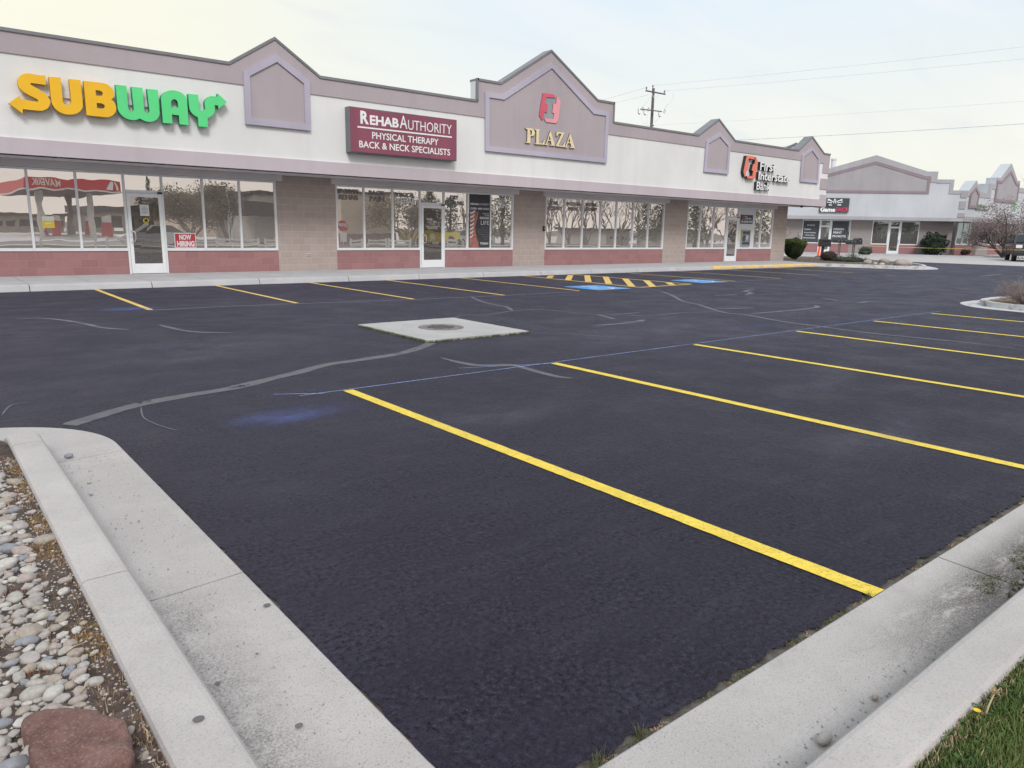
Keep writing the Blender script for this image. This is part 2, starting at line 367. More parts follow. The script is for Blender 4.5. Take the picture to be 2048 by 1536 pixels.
sc = [1]*2 + [max(.12, 1-max(0, i-2)/9) for i in range(23)] + [.12]*3
sweep(mb, apath, kerbprof, sc); sweep(mp, apath, panprof)
struct('kerb', mb, 'concrete_kerb'); struct('gutter', mp, 'concrete_gutter')
# right-hand kerb and gutter (runs along x)
mb = MB(); mp = MB()
for x0, x1 in ((.62, 3.80), (3.812, 6.95), (6.962, 14), (14.01, 60)):
    n = max(2, int((x1-x0)/.3)); path = [(x0+(x1-x0)*i/n, .895) for i in range(n+1)]
    path = path[::-1]                        # normal must point to +y
    sweep(mb, path, kerbprof); sweep(mp, [p for p in path], panprof)
struct('kerb', mb, 'concrete_kerb'); struct('gutter', mp, 'concrete_gutter_right')
# gravel bed and lawn base
mb = MB(); n = 40
pts = [(-8, -6), (.40, -6), (.40, 5.35)] + arc(AC[0], AC[1]-.05, .375, 0, 85, 8) + [(-.5, 5.95), (-8, 5.95)]
mb.add([(x, y, .115) for x, y in pts], [tuple(range(len(pts)))]); struct('gravel_bed_soil', mb, 'soil')
mb = MB(); mb.add([(.41,-8,.12),(60,-8,.12),(60,.665,.12),(.41,.665,.12)], [(0,1,2,3)]); struct('lawn_soil', mb, 'turf_soil')

# ---------------------------------------------------------------- painted lines (parts of the asphalt)
def strip(mb, pts, w, z=.004, taper=False, jitter=.0):
    P = [Vector((p[0], p[1])) for p in pts]; n = len(P); ww = w if isinstance(w, (list, tuple)) else [w]*n; k = len(mb.v)
    for i, p in enumerate(P):
        d = (P[min(i+1, n-1)]-P[max(i-1, 0)]).normalized(); nn = Vector((-d.y, d.x)); h = ww[i]/2
        j1 = jitter*noise.noise(Vector((p.x*25, p.y*25, 0))); j2 = jitter*noise.noise(Vector((p.x*25, p.y*25, 9)))
        for sgn, j in ((1, j1), (-1, j2)): q = p+nn*sgn*(h+j); mb.v.append((q.x, q.y, z))
    for i in range(n-1): mb.f.append((k+2*i, k+2*i+1, k+2*i+3, k+2*i+2)); mb.m.append(0)
def dense(a, b, step=.05): n = max(2, int((Vector(b)-Vector(a)).length/step)); return [(a[0]+(b[0]-a[0])*i/n, a[1]+(b[1]-a[1])*i/n) for i in range(n+1)]
for i, px in enumerate([(690,783), (1105,728), (1380,689), (1590,663), (1740,642), (1858,627)]):
    p = G(*px); x = p.x + .045; mb = MB(); strip(mb, dense((x, 6.40), (x-.01, 1.30)), .105, .004, jitter=.0045)
    obj('painted_line', mb, 'paint_yellow', asphalt)
for i in range(6):
    x = 19.2+2.68*i; mb = MB(); strip(mb, [(x, 6.4), (x, 1.35)], .105) ; obj('painted_line', mb, 'paint_yellow_far', asphalt)
for px in [(301,620), (594,606.5), (827,598.5), (1008,590.5), (1158,581.5)]:
    p = G(*px); mb = MB(); strip(mb, dense((p.x, p.y), (p.x+.04, 19.60), .3), .10, jitter=.006); obj('painted_line', mb, 'paint_yellow_far', asphalt)
for (u0, v0), (u1, v1) in [((1470,562.5),(1255,546.5)), ((1561,557),(1345,542.5)), ((1638,551),(1425,539)), ((1707,545.6),(1505,534.5)), ((1768,541.7),(1575,534))]:
    a, b2 = G(u0, v0), G(u1, v1); b2 = Vector((a.x+.05, min(19.6, max(b2.y, 19.0)), 0)); mb = MB(); strip(mb, dense((a.x, a.y), (b2.x, b2.y), .4), .10, jitter=.006); obj('painted_line', mb, 'paint_yellow_far', asphalt)
# hatched aisle
hx0, hx1, tip = G(1072,553.5), G(1180,548.5), G(1382,568.5); low = G(1280,575)
mb = MB(); strip(mb, [(16.45, 19.6), (low.x, low.y)], .11); strip(mb, [(18.75, 19.6), (tip.x, tip.y)], .11, .0045); strip(mb, [(low.x, low.y), (tip.x, tip.y)], .11, .005); obj('hatch_border', mb, 'paint_yellow_far', asphalt)
for (a, b2) in [((1103,551.5),(1098,556)), ((1141,550.5),(1136,560.5)), ((1174,550.5),(1177,564)), ((1211,553.5),(1218,568)), ((1250,557.5),(1264,573)), ((1292,561),(1306,573.5)), ((1336,565.5),(1345,570))]:
    p, q = G(*a), G(*b2); mb = MB(); strip(mb, [(p.x, p.y), (q.x, q.y)], .20, .0055); obj('hatch_bar', mb, 'paint_yellow_far', asphalt)
# blue access symbols with white wheelchair figure
def wheelchair(mb, cx, cy, s, z):
    def Q(a, b): return (cx+a*s, cy+b*s)
    strip(mb, [Q(.10*math.cos(t)*2.6-.02, .10*math.sin(t)*2.6-.14) for t in [math.radians(150+i*14) for i in range(17)]], .055*s, z)
    strip(mb, [Q(-.06,.30), Q(-.02,-.02), Q(.16,-.02), Q(.25,-.28), Q(.33,-.26)], .07*s, z+.0006); strip(mb, [Q(-.04,.14), Q(.13,.12)], .055*s, z+.0012)
    k = len(mb.v); mb.v += [(*Q(-.07+.06*math.cos(a), .38+.06*math.sin(a)), z) for a in [i*math.pi/5 for i in range(10)]]; mb.f.append(tuple(range(k, k+10))); mb.m.append(0)
for (u, v) in ((1195, 575.3), (1398, 562.3)):
    c0 = G(u, v); mb = MB(); h = .68; mb.add([(c0.x-h, c0.y-h, .004), (c0.x+h, c0.y-h, .004), (c0.x+h, c0.y+h, .004), (c0.x-h, c0.y+h, .004)], [(0,1,2,3)])
    sy = obj('access_symbol', mb, 'paint_blue', asphalt); mw = MB(); wheelchair(mw, c0.x, c0.y, 1.25, .008); obj('wheelchair_figure', mw, 'paint_white', sy)
    mw = MB(); strip(mw, [(c0.x-h+.05,c0.y-h+.05),(c0.x+h-.05,c0.y-h+.05)], .03, .008); strip(mw, [(c0.x-h+.05,c0.y+h-.05),(c0.x+h-.05,c0.y+h-.05)], .03, .008); obj('symbol_border', mw, 'paint_white', sy)
# chalk snap lines
mb = MB(); P = dense((2.72, 6.43), (17.2, 6.50), .12); strip(mb, P, [.012+.010*abs(noise.noise(Vector((p[0]*3, 0, 0)))) for p in P], .003, jitter=.004); obj('chalk_line', mb, 'chalk_blue', asphalt)
for a, b2 in (((4.75,6.75),(5.85,6.40)), ((2.55,6.62),(2.95,6.40))):
    mb = MB(); strip(mb, dense(a, b2, .1), .010, .0034, jitter=.004); obj('chalk_line', mb, 'chalk_blue', asphalt)
mb = MB(); strip(mb, [tuple(G(u, v)[:2]) for u, v in ((300,621),(450,613),(596,607.5),(829,599.3),(1010,591),(1160,583))], .05, .003); obj('chalk_line', mb, 'chalk_pale', asphalt)
mb = MB(); strip(mb, [tuple(G(u, v)[:2]) for u, v in ((1440,565),(1520,560),(1561,557.5))], .05, .003); obj('chalk_line', mb, 'chalk_pale', asphalt)
# crack sealant bands
def poly(off, k, pts): return [(off[0]+x/k, off[1]+y/k) for x, y in pts]
def smoothpath(pts, n=6):
    P = [Vector(p) for p in pts]; out = []
    for i in range(len(P)-1):
        p0, p1, p2, p3 = P[max(i-1,0)], P[i], P[i+1], P[min(i+2,len(P)-1)]
        for k in range(n):
            t = k/n; out.append(tuple(.5*((2*p1)+(-p0+p2)*t+(2*p0-5*p1+4*p2-p3)*t*t+(-p0+3*p1-3*p2+p3)*t**3)))
    out.append(tuple(P[-1])); return out
A = (600, 520); B = (0, 560); C = (1248, 500)
cracks = [
 ([(863,686),(839,696),(805,706),(754,715),(702,722.5),(651,730),(600,744),(547,756.5),(461,777),(376,790.7),(290.5,806.7),(239,819.7),(181,836.8),(137,850.5)], .15, 'sealant'),
 (poly(A,2.926,[(820,570),(900,592),(1000,612),(1080,618),(1200,615),(1260,618),(1340,640),(1430,665),(1520,685),(1600,692)]), .10, 'sealant'),
 (poly(A,2.926,[(900,345),(940,328),(1100,320),(1250,298),(1400,290),(1600,308),(1750,320),(2048,328)]), .055, 'sealant_thin'),
 (poly(A,2.926,[(1740,320),(1800,335),(1840,346)]), .10, 'sealant_thin'),
 (poly(A,2.926,[(1000,215),(1060,242),(1140,262),(1210,275),(1240,297)]), .08, 'sealant_thin'),
 (poly(A,2.926,[(1715,385),(1850,375),(1960,365),(2010,354)]), .09, 'sealant_thin'),
 (poly(A,2.926,[(1810,322),(1900,316),(1990,308)]), .07, 'sealant_thin'),
 (poly(A,2.926,[(1340,430),(1560,432),(1800,450),(2005,455)]), .03, 'sealant_thin'),
 (poly(A,2.926,[(0,372),(150,378),(330,387)]), .035, 'sealant_thin'),
 (poly(B,2.926,[(60,228),(250,225),(400,240),(520,262),(600,280),(760,292)]), .09, 'sealant_thin'),
 (poly(B,2.926,[(930,263),(1020,285),(1100,300),(1200,308),(1370,310)]), .09, 'sealant_thin'),
 (poly(B,2.926,[(760,265),(1300,260),(1600,250),(2048,268)]), .022, 'sealant_thin'),
 (poly(B,2.926,[(10,795),(65,735),(180,718)]), .02, 'sealant_thin'),
 (poly(B,2.926,[(825,742),(832,790),(850,815),(900,840),(960,862),(1040,884)]), .014, 'sealant'),
 (poly(C,2.56,[(90,203),(180,210),(250,235),(300,262),(380,280),(440,300),(520,322),(640,335),(800,365),(1000,392),(1250,425),(1500,450),(1800,480),(2048,512)]), .10, 'sealant_thin'),
 (poly(C,2.56,[(0,335),(150,335),(300,322),(470,318)]), .06, 'sealant_thin'), (poly(C,2.56,[(455,300),(550,300),(660,297)]), .13, 'sealant_thin'),
 (poly(C,2.56,[(640,328),(800,315),(930,303),(990,292),(975,283)]), .11, 'sealant_thin'), (poly(C,2.56,[(520,275),(800,277),(1000,272),(1200,270),(1400,275),(1620,287)]), .05, 'sealant_thin'),
 (poly(C,2.56,[(370,180),(500,195),(600,200),(700,195),(940,204)]), .08, 'sealant_thin'), (poly(C,2.56,[(660,150),(900,155),(1150,178),(1260,182),(1500,195),(1750,215),(1970,233)]), .07, 'sealant_thin'),
 (poly(C,2.56,[(0,372),(60,368),(100,359)]), .12, 'sealant_thin'), (poly(C,2.56,[(1200,272),(1250,265),(1322,263)]), .12, 'sealant_thin'), (poly(C,2.56,[(1012,246),(1100,262)]), .12, 'sealant_thin'),
 (poly(C,2.56,[(620,232),(650,220),(620,212),(665,203)]), .14, 'sealant_thin'), (poly(C,2.56,[(460,234),(520,232),(580,228)]), .12, 'sealant_thin'),
 (poly(C,2.56,[(1815,137),(1935,124)]), .2, 'sealant_thin'), (poly(C,2.56,[(1345,132),(1390,129)]), .2, 'sealant_thin'),
]
for i, (pts, w, mat) in enumerate(cracks):
    sp = smoothpath(pts); g = [tuple(G(u, v)[:2]) for u, v in sp]; n = len(g); k = max(3, n//7)
    ww = [w*(min(1, (j+.5)/k) if i not in (0,) else 1)*min(1, (n-j+.3)/k if i else 1)*(1+.22*noise.noise(Vector((g[j][0]*2, g[j][1]*2, i)))) for j in range(n)]
    mb = MB(); strip(mb, g, ww, .0022+.0001*i, jitter=w*.08); obj('crack_sealant', mb, mat, asphalt)
pmat('tar_dark', (.012, .012, .014), .8, .2)
mb = MB()
for (u, v) in ((289,805),(462,776),(478,774),(490,771.5),(707,716),(797,707),(829,699)):
    p = G(u, v)
    for q in range(4):
        a = p+Vector((rnd.uniform(-.05,.05), rnd.uniform(-.02,.02), 0)); r = rnd.uniform(.006,.014); k = len(mb.v)
        mb.v += [(a.x+r*1.4*math.cos(w)*rnd.uniform(.6,1.2), a.y+r*math.sin(w)*rnd.uniform(.6,1.2), .0062+q*.0003) for w in [j*math.pi/4 for j in range(8)]]; mb.f.append(tuple(range(k, k+8))); mb.m.append(0)
obj('crack_gap', mb, 'tar_dark', asphalt)
# drifts of blue chalk powder: thin sheets whose powder thins out to nothing
def haze_dust(name, colr, amt, sc=3):
    m = bpy.data.materials.new(name); m.use_nodes = True; MATS[name] = m; t = NT(m.node_tree); bs = t.n['Principled BSDF']; out = t.n['Material Output']
    bs.inputs['Base Color'].default_value = (*colr, 1); bs.inputs['Roughness'].default_value = .9
    c = t.coord('Generated'); v = t.map(c, (2, 2, 1), (-1, -1, 0)); s = t.xyz(v); r = t.math('SQRT', t.math('ADD', t.math('POWER', s[0], 2), t.math('POWER', s[1], 2)))
    n = t.noise(t.coord(), sc, 5, .7); gr = t.noise(t.coord(), 70, 3, .7)
    f = t.math('MULTIPLY', t.ramp(r, 1.0, .0), t.math('MULTIPLY', t.ramp(n, .3, .7), t.ramp(gr, .35, .7)))
    tr = t.new('ShaderNodeBsdfTransparent'); mxs = t.new('ShaderNodeMixShader'); t.l.new(t.math('MULTIPLY', f, amt), mxs.inputs[0]); t.l.new(tr.outputs[0], mxs.inputs[1]); t.l.new(bs.outputs[0], mxs.inputs[2]); t.l.new(mxs.outputs[0], out.inputs[0])
haze_dust('dust_faint', (.16, .22, .55), .25); haze_dust('dust_blue', (.20, .27, .75), .60); haze_dust('dust_faint2', (.16, .16, .18), .22, 2); haze_dust('dust_pale', (.20, .20, .26), .5, 1.5)
for j, (u, v, rx, ry, ang, mm) in enumerate([(565,835,.62,.34,.1,'dust_blue'), (600,826,.75,.40,.1,'dust_faint'), (620,780,.4,.12,.2,'dust_faint'), (248,620,.75,.42,0,'dust_blue'), (262,617,.6,.4,.3,'dust_blue'), (1500,655,1.6,.25,.1,'dust_faint'), (830,575,1.2,.4,0,'dust_faint'), (1700,640,1.6,.3,0,'dust_faint'),
      (1990,660,.8,.4,0,'dust_faint'), (450,690,2.0,1.0,0,'dust_pale'), (350,720,1.6,.6,.2,'dust_pale'), (1010,830,1.2,.5,.2,'dust_pale'), (1620,770,1.8,.5,.3,'dust_pale'), (520,980,.5,.8,.5,'dust_faint2'), (1300,660,2.5,.8,.2,'dust_pale'), (1750,870,1.8,.5,.2,'dust_pale')]):
    p = G(u, v); c2, s2 = math.cos(ang), math.sin(ang); mb = MB()
    o = MB(); o.add([(-rx,-ry,0),(rx,-ry,0),(rx,ry,0),(-rx,ry,0)], [(0,1,2,3)])
    d = obj('chalk_dust', o, mm, None); d.parent = asphalt; d.location = (p.x, p.y, .0064+.0004*j); d.rotation_euler = (0, 0, ang)
# small scuffed debris on the lot
# ---------------------------------------------------------------- drain slab
sl = [G(722,653,.0), G(898,638.5,.0), G(1055,664.5,.0), G(863,685.5,.0)]
mb = MB(); x0, x1, y0, y1 = 5.50, 7.33, 8.56, 10.60
out = ragged([(x0,y0),(x1,y0),(x1,y1),(x0,y1)], .06, .018, True)
mb.prism([out], lambda a, b2, d: (a, b2, d), .032, -.02); 
slab = thing('drain_slab', 'pale square concrete slab with a round manhole cover set into the black asphalt', 'drain cover', (6.4, 9.55, 0))
obj('slab', mb, 'concrete_slab', slab, bevel=.008)
pmat('iron', (.19, .17, .17), .7, .25, 12, .8, 60, .004, .4); pmat('iron_dark', (.11, .10, .10), .8, .2, 12)
mb = MB(); mb.lathe([(.355,.028),(.355,.039),(.30,.041),(.29,.036)], (6.42, 9.62, 0), 40); cv = obj('manhole_cover', mb, 'iron', slab, smooth=False)
mb = MB()
for i in range(-4, 5):
    for j in range(-4, 5):
        if i*i+j*j < 17: mb.box((6.42+i*.055-.018, 9.62+j*.055-.018, .036), (6.42+i*.055+.018, 9.62+j*.055+.018, .0405))
obj('cover_pattern', mb, 'iron_dark', cv)
def tuft(mb, p, n, h, spread, rr, w=.004):
    for i in range(n):
        a = rr.uniform(0, 6.28); r = spread*rr.random()**.5; q = Vector((p[0]+r*math.cos(a), p[1]+r*math.sin(a), p[2])); hh = h*rr.uniform(.4, 1.1)
        d = Vector((math.cos(a), math.sin(a), 0))*hh*rr.uniform(.1, .7); sd = Vector((-math.sin(a), math.cos(a), 0))*w*rr.uniform(.6, 1.3)
        k = len(mb.v); mb.v += [tuple(q-sd), tuple(q+sd), tuple(q+d*.4+Vector((0,0,hh*.6))+sd*.6), tuple(q+d*.4+Vector((0,0,hh*.6))-sd*.6), tuple(q+d+Vector((0,0,hh)))]
        mb.f += [(k,k+1,k+2,k+3), (k+3,k+2,k+4)]; mb.m += [0, 0]
pmat('moss_green', (.12, .13, .055), .95, .4, 25); pmat('dry_grass', (.42, .31, .20), .95, .35, 20); pmat('moss_orange', (.30, .19, .06), .95, .45, 40, .8, 90, .01); pmat('rust_grass', (.28, .12, .07), .95, .35, 20)
mb = MB(); rr = random.Random(5)
for i in range(260):
    s_ = rr.random()
    if rr.random() < .55: q = (x0-.015+rr.uniform(-.02,.02), y0+(y1-y0)*s_*.98, .0)
    else: q = (x0+(x1-x0)*s_, y0-.02+rr.uniform(-.02,.02), .0)
    tuft(mb, q, 9, .035, .022, rr)
tag(obj('moss', mb, 'moss_green'), 'green moss and weeds rooted along the near edges of the drain slab', 'moss', kind='stuff')
# ================================================================== SIDEWALK, ISLANDS, FAR PAVEMENT
sw_pts = [2.13, 4.66, 7.32, 9.92, 12.3, 14.79, 17.3, 19.8, 22.3, 24.8, 27.3, 29.8, 32.3, 34.8, 36.9]
xs = [-12, -9, -6, -3, -.4] + sw_pts
prof = [(19.60, -.03), (19.615, .02), (19.66, .12), (19.69, .142), (19.74, .15), (19.95, .15)]
mb = MB()
for a, b2 in zip(xs, xs[1:]):
    k = len(mb.v); m_ = len(prof)
    for x in (a+.009, b2-.009): mb.v += [(x, y, z) for y, z in prof]
    for j in range(m_-1): mb.f.append((k+j, k+m_+j, k+m_+j+1, k+j+1)); mb.m.append(0)
    mb.f += [tuple(k+j for j in range(m_)), tuple(k+m_+j for j in range(m_))[::-1]]; mb.m += [0, 0]
struct('sidewalk_kerb', mb, 'concrete_walk')
mb = MB()
for i, (a, b2) in enumerate(zip(xs, xs[1:])):
    for q in (0, 1):
        xa = a+(b2-a)*q/2; xb = a+(b2-a)*(q+1)/2
        mb.box((xa+.007, 19.955, -.02), (xb-.007, 22.95, SW))
struct('sidewalk', mb, 'concrete_walk')
# yellow painted length of kerb with stencilled words
mb = MB(); yp = [(19.612, .035), (19.655, .122), (19.685, .1445), (19.74, .1525), (19.80, .1525)]; k = 0
for x in (27.2, 35.9): mb.v += [(x, y-.003, z) for y, z in yp]
for j in range(len(yp)-1): mb.f.append((j, 5+j, 5+j+1, j+1)); mb.m.append(0)
yk = struct('yellow_kerb_paint', mb, 'paint_yellow_far')
mb = MB()
for bx in (27.75, 30.65, 33.75):
    for wd, dx, ww_ in (('BANK', 0, .42), ('PARKING', .75, .55), ('ONLY', 1.65, .35)):
        letters(mb, wd, bx+dx, bx+dx+ww_, .05, .135, FX, 19.615, .004, .02)
obj('stencil_lettering', mb, 'paint_white', yk)
# planted island at the end of the shops
def offset_poly(P, d):
    out = []; n = len(P)
    for i in range(n):
        a, b2, c2 = Vector(P[i-1]), Vector(P[i]), Vector(P[(i+1) % n]); e1 = (b2-a).normalized(); e2 = (c2-b2).normalized(); nn = (Vector((e1.y, -e1.x))+Vector((e2.y, -e2.x)))
        nn = nn.normalized()/max(.5, (nn.length/2)); out.append(tuple(b2+nn*d))
    return out
def island(path, gutter, H=.15, soil='soil'):
    inner = offset_poly(path, -.16); ou = offset_poly(path, gutter)
    mb = MB(); mb.prism([path, inner[::1]], FLAT, H, -.02); struct('island_kerb', mb, 'concrete_island', bevel=.02)
    mb = MB(); mb.prism([ou], FLAT, .005, -.02); struct('island_gutter', mb, 'concrete_island')
    mb = MB(); mb.prism([offset_poly(path, -.165)], FLAT, H-.025, -.02); struct('island_soil', mb, soil)
def rounded(P, r, n=6):
    out = []; N = len(P)
    for i in range(N):
        a, b2, c2 = Vector(P[i-1]), Vector(P[i]), Vector(P[(i+1) % N]); e1 = (a-b2).normalized(); e2 = (c2-b2).normalized(); rr_ = min(r, (a-b2).length*.45, (c2-b2).length*.45)
        p, q = b2+e1*rr_, b2+e2*rr_
        for k in range(n+1): t = k/n; out.append(tuple(p*(1-t)**2+b2*2*t*(1-t)+q*t*t))
    return out
pmat('bark_soil', (.13, .10, .085), .95, .35, 6, .8, 30, .03, .1, col2=(.30, .27, .25), c2s=9)
isl = rounded([(36.3,20.1),(37.4,18.3),(38.3,16.3),(39.6,15.9),(41.2,16.6),(43.6,18.2),(46,21.5),(47.5,27.5),(40,28.5),(38.05,24.5)], .8)
island(isl, .55, .15, 'bark_soil')
isl2 = rounded([(18.7,-2),(22.8,-2),(22.6,6.2),(21.4,6.8),(19.9,6.75),(19.15,6.2),(18.95,5.0),(18.85,2)], .5)
island(isl2, .4, .12, 'bark_soil')
# far pavement (pale concrete drive) and walk of the second building
far = [G(1781,522), G(1868,526), G(1950,528.5), G(2048,533.9)]
mb = MB(); pts = [(47.5, 31), (49.6, 22.3), (49.9, 19.4), (50.5, 16), (50.6, -6), (130, -6), (130, 60), (30, 60), (30, 30.5), (40, 29)]
mb.prism([pts], FLAT, .012, -.04); struct('far_drive', mb, 'concrete_far')
mb = MB(); mb.add([(-60,-24,-.03),(140,-24,-.03),(140,-8,-.03),(-60,-8,-.03)], [(0,1,2,3)]); 
pmat('road_grey', (.12, .12, .125), .85, .15, .5); struct('street', mb, 'road_grey')
mb = MB(); mb.box((-60,-8,-.05), (140,-6.2,.13)); struct('street_sidewalk', mb, 'concrete_far')
mb = MB(); mb.add([(-60,-120,-.02),(140,-120,-.02),(140,-24,-.02),(-60,-24,-.02)], [(0,1,2,3)]); struct('station_forecourt', mb, 'concrete_far')
mb = MB(); mb.add([(-60,-6.2,.10),(.40,-6.2,.10),(.40,-6,.10),(-60,-6,.10)], [(0,1,2,3)]); struct('verge', mb, 'verge_ground')
# ================================================================== SHOP BUILDING
shop = thing('strip_mall', 'long pale stucco shop row with mauve gables, tan block piers and red block sills', 'shop building', (18, 22.7, 0))
def fx(u, v, Y=YF): return W(u, v, Y)
ZT, ZB, ZF, ZFT, ZS = 5.75, 5.26, 3.05, 3.42, 3.05      # parapet top, cornice bottom, fascia bottom / band top, soffit
XL, XR = -12.0, W(1649.5, 412, YF)[0]
def X(u, v): return W(u, v, YF)[0]
def Z(u, v): return W(u, v, YF)[1]
g = [  # roofline
 (XL, ZT), (X(456.8,123.1), ZT), fx(548,77.5), (X(638.7,151.2), ZT), (X(953.7,203), ZT), (X(953.7,159.3), Z(953.7,159.3)), (X(1000.6,169.5), Z(953.7,159.3)),
 fx(1101.4,102.2), (X(1194.3,200.3), Z(953.7,159.3)), (X(1227.1,208.2), Z(953.7,159.3)), (X(1227,244), ZT-.03), (X(1395.7,269.6), ZT-.03), fx(1437,239.3), (X(1469.1,279.8), ZT-.03),
 (X(1596.6,300.6), ZT-.03), fx(1623.2,274), (X(1647,308.6), ZT-.0), (XR, ZT)]
TH = .36
mb = MB(); wall = [(XL, ZF), (XR, ZF)] + g[::-1]; mb.prism([wall], FX, YF, YF+TH); obj('parapet_wall', mb, 'stucco_white', shop)
# cornice (mauve) with stepped right end
cor = [(XL, ZB), (X(1640,320), ZB)] + [(XR-.62, ZB), (XR-.62, 4.78), (XR, 4.78)] + g[::-1]
mb = MB(); mb.prism([cor], FX, YF-.03, YF+.0); obj('cornice', mb, 'stucco_mauve', shop)
mb = MB(); mb.box((XL, YF-.05, ZF), (XR+.02, YF-.0, ZFT)); mb.box((XR-.62, YF-.045, ZFT+.004), (XR+.02, YF, ZFT+.26)); obj('fascia_band', mb, 'stucco_band', shop, bevel=.008)
mb = MB(); mb.box((XR-.72, YF-.04, 3.95), (XR+.03, YF+.7, 4.50)); mb.box((XR+.002, YF+.005, ZF), (XR+.03, YF+.7, ZFT+.26)); obj('quoin', mb, 'stucco_mauve', shop, bevel=.008)
# coping cap
mb = MB()
for (a, b2) in zip(g, g[1:]):
    (x0, z0), (x1, z1) = a, b2
    if abs(x1-x0) < .05: 
        xm = x0; mb.box((xm-.035, YF-.06, min(z0,z1)), (xm+.035, YF+.03, max(z0,z1)+.05)); continue
    mb.hexa([(x0,YF-.06,z0-.03),(x1,YF-.06,z1-.03),(x1,YF+TH+.04,z1-.03),(x0,YF+TH+.04,z0-.03),(x0,YF-.06,z0+.045),(x1,YF-.06,z1+.045),(x1,YF+TH+.04,z1+.045),(x0,YF+TH+.04,z0+.045)])
obj('coping', mb, 'coping_metal', shop)
mb = MB(); mb.box((XL, YF+TH+.1, 4.9), (37.8, 40, 5.0)); obj('roof', mb, 'coping_metal', shop)
mb = MB(); mb.box((XL, YF+.01, ZS-.0), (XR, YW+.05, ZS+.06))
for x in [-9+2.44*i for i in range(20)]:
    mb.box((x-.01, YF+.05, ZS-.012), (x+.01, YW-.12, ZS-.001))
obj('soffit', mb, 'soffit_paint', shop)
# gable panels
def panel(outer, w, d=.055):
    n = len(outer); P = [Vector(p) for p in outer]
    inner = offset_poly(outer, -w); mb = MB(); mb.prism([outer, inner], FX, YF-.03-d, YF-.031); mb2 = MB(); mb2.prism([inner], FX, YF-.042, YF-.032)
    pn = obj('gable_panel', mb2, 'stucco_mauve', shop); obj('panel_border', mb, 'stucco_lavender', pn, bevel=.006)
zb = Z(489.6,248.5); panel([(X(489.6,248.5), zb), (X(619.8,261.3), zb), (X(616.9,158.5), Z(484.9,143.2)), fx(551.2,109.3), (X(484.9,143.2), Z(484.9,143.2))], .17)
zb = Z(968.8,302); zt = Z(968,184); panel([(X(968.8,302), zb), (X(1210.7,325), zb), (X(1215.2,230.4), zt), (X(1186.8,221.8), zt), fx(1101.4,126), (X(1004,192), zt), (X(968,184), zt)], .16)
zb = Z(1405.9,343.7); zt = Z(1410,282); panel([(X(1405.9,343.7), zb), (X(1454,348), zb), (X(1458,292.2), zt), fx(1438,266), (X(1410,290), zt)], .15)
panel([(X(1598.4,363.4), zb), (X(1634.2,367.5), zb), (X(1637.8,311.6), zt), fx(1623,295), (X(1602.4,306.8), zt)], .15)
# ------------------------------------------------------------ ground-floor wall
def wx(u, v): return W(u, v, YW)[0]
def wz(u, v): return W(u, v, YW)[1]
bays = [(-8.5, wx(557,500)), (wx(674.2,503.8), wx(1025.5,503)), (wx(1088.7,503), wx(1325,501.4)), (wx(1370.5,500), wx(1541.6,498))]
XE = W(1566.8, 517.7, YW)[0]
ZSILL, ZHEAD = .78, 2.87
edges = [XL] + [e for b2 in bays for e in b2] + [XE]
for i in range(0, len(edges), 2):
    a, b2 = edges[i], edges[i+1]; mb = MB(); mb.box((a, YW-.0, 0), (b2, YW+.2, ZS)); obj('block_pier', mb, 'block_tan', shop)
mb = MB(); mb.box((XE-.2, YW+.2, 0), (XE, 40, 5)); mb.box((XL, 39.8, 0), (XE, 40, 5)); obj('side_wall', mb, 'block_tan', shop)
mb = MB(); mb.box((XL, YW+.2, ZS-.1), (XE, YW+.3, 5)); obj('upper_wall', mb, 'stucco_white', shop)
for i, (a, b2) in enumerate(bays):
    mb = MB(); mb.box((a-.17 if i else a-.5, YW-.13, ZHEAD), (b2+.17 if i < 3 else b2+.12, YW+.18, ZS)); obj('window_header', mb, 'soffit_paint', shop, bevel=.006)
FR = .055
def storefront(x0, x1, mulls, doors, glass='window_glass', skip=()):
    # doors: list of (xa, xb); mulls = x positions of vertical bars between panes
    f = MB(); yw0, yw1 = YW-.012, YW+.11
    xsb = sorted([x0] + [m_ for m_ in mulls] + [d for dd in doors for d in dd] + [x1])
    for x in xsb: 
        w_ = FR/2; zb_ = SW if any(abs(x-d) < .01 for dd in doors for d in dd) else ZSILL
        f.box((x-w_, yw0, zb_), (x+w_, yw1, ZHEAD-.005))
    cells = [(a, b2) for a, b2 in zip(xsb, xsb[1:])]
    for a, b2 in cells:
        isd = any(abs(a-d[0]) < .01 for d in doors)
        f.box((a+FR/2, yw0+.004, ZHEAD-.06), (b2-FR/2, yw1-.004, ZHEAD-.006))
        if isd: f.box((a+FR/2, yw0+.004, 2.34), (b2-FR/2, yw1-.004, 2.42))
        else: f.box((a+FR/2, yw0-.012, ZSILL), (b2-FR/2, yw1-.004, ZSILL+.075))
    fr = obj('window_frame', f, 'frame_white', shop, bevel=.004)
    for j, (a, b2) in enumerate(cells):
        if j in skip: continue
        isd = any(abs(a-d[0]) < .01 for d in doors)
        g_ = MB(); z0 = 2.42 if isd else ZSILL+.075; q = rnd.uniform(-.002, .002)
        g_.add([(a+FR/2, YW+.035+q, z0), (b2-FR/2, YW+.035-q, z0), (b2-FR/2, YW+.035-q*.6, ZHEAD-.06), (a+FR/2, YW+.035+q*.7, ZHEAD-.06)], [(0,1,2,3)]); obj('pane', g_, glass, fr)
    return fr
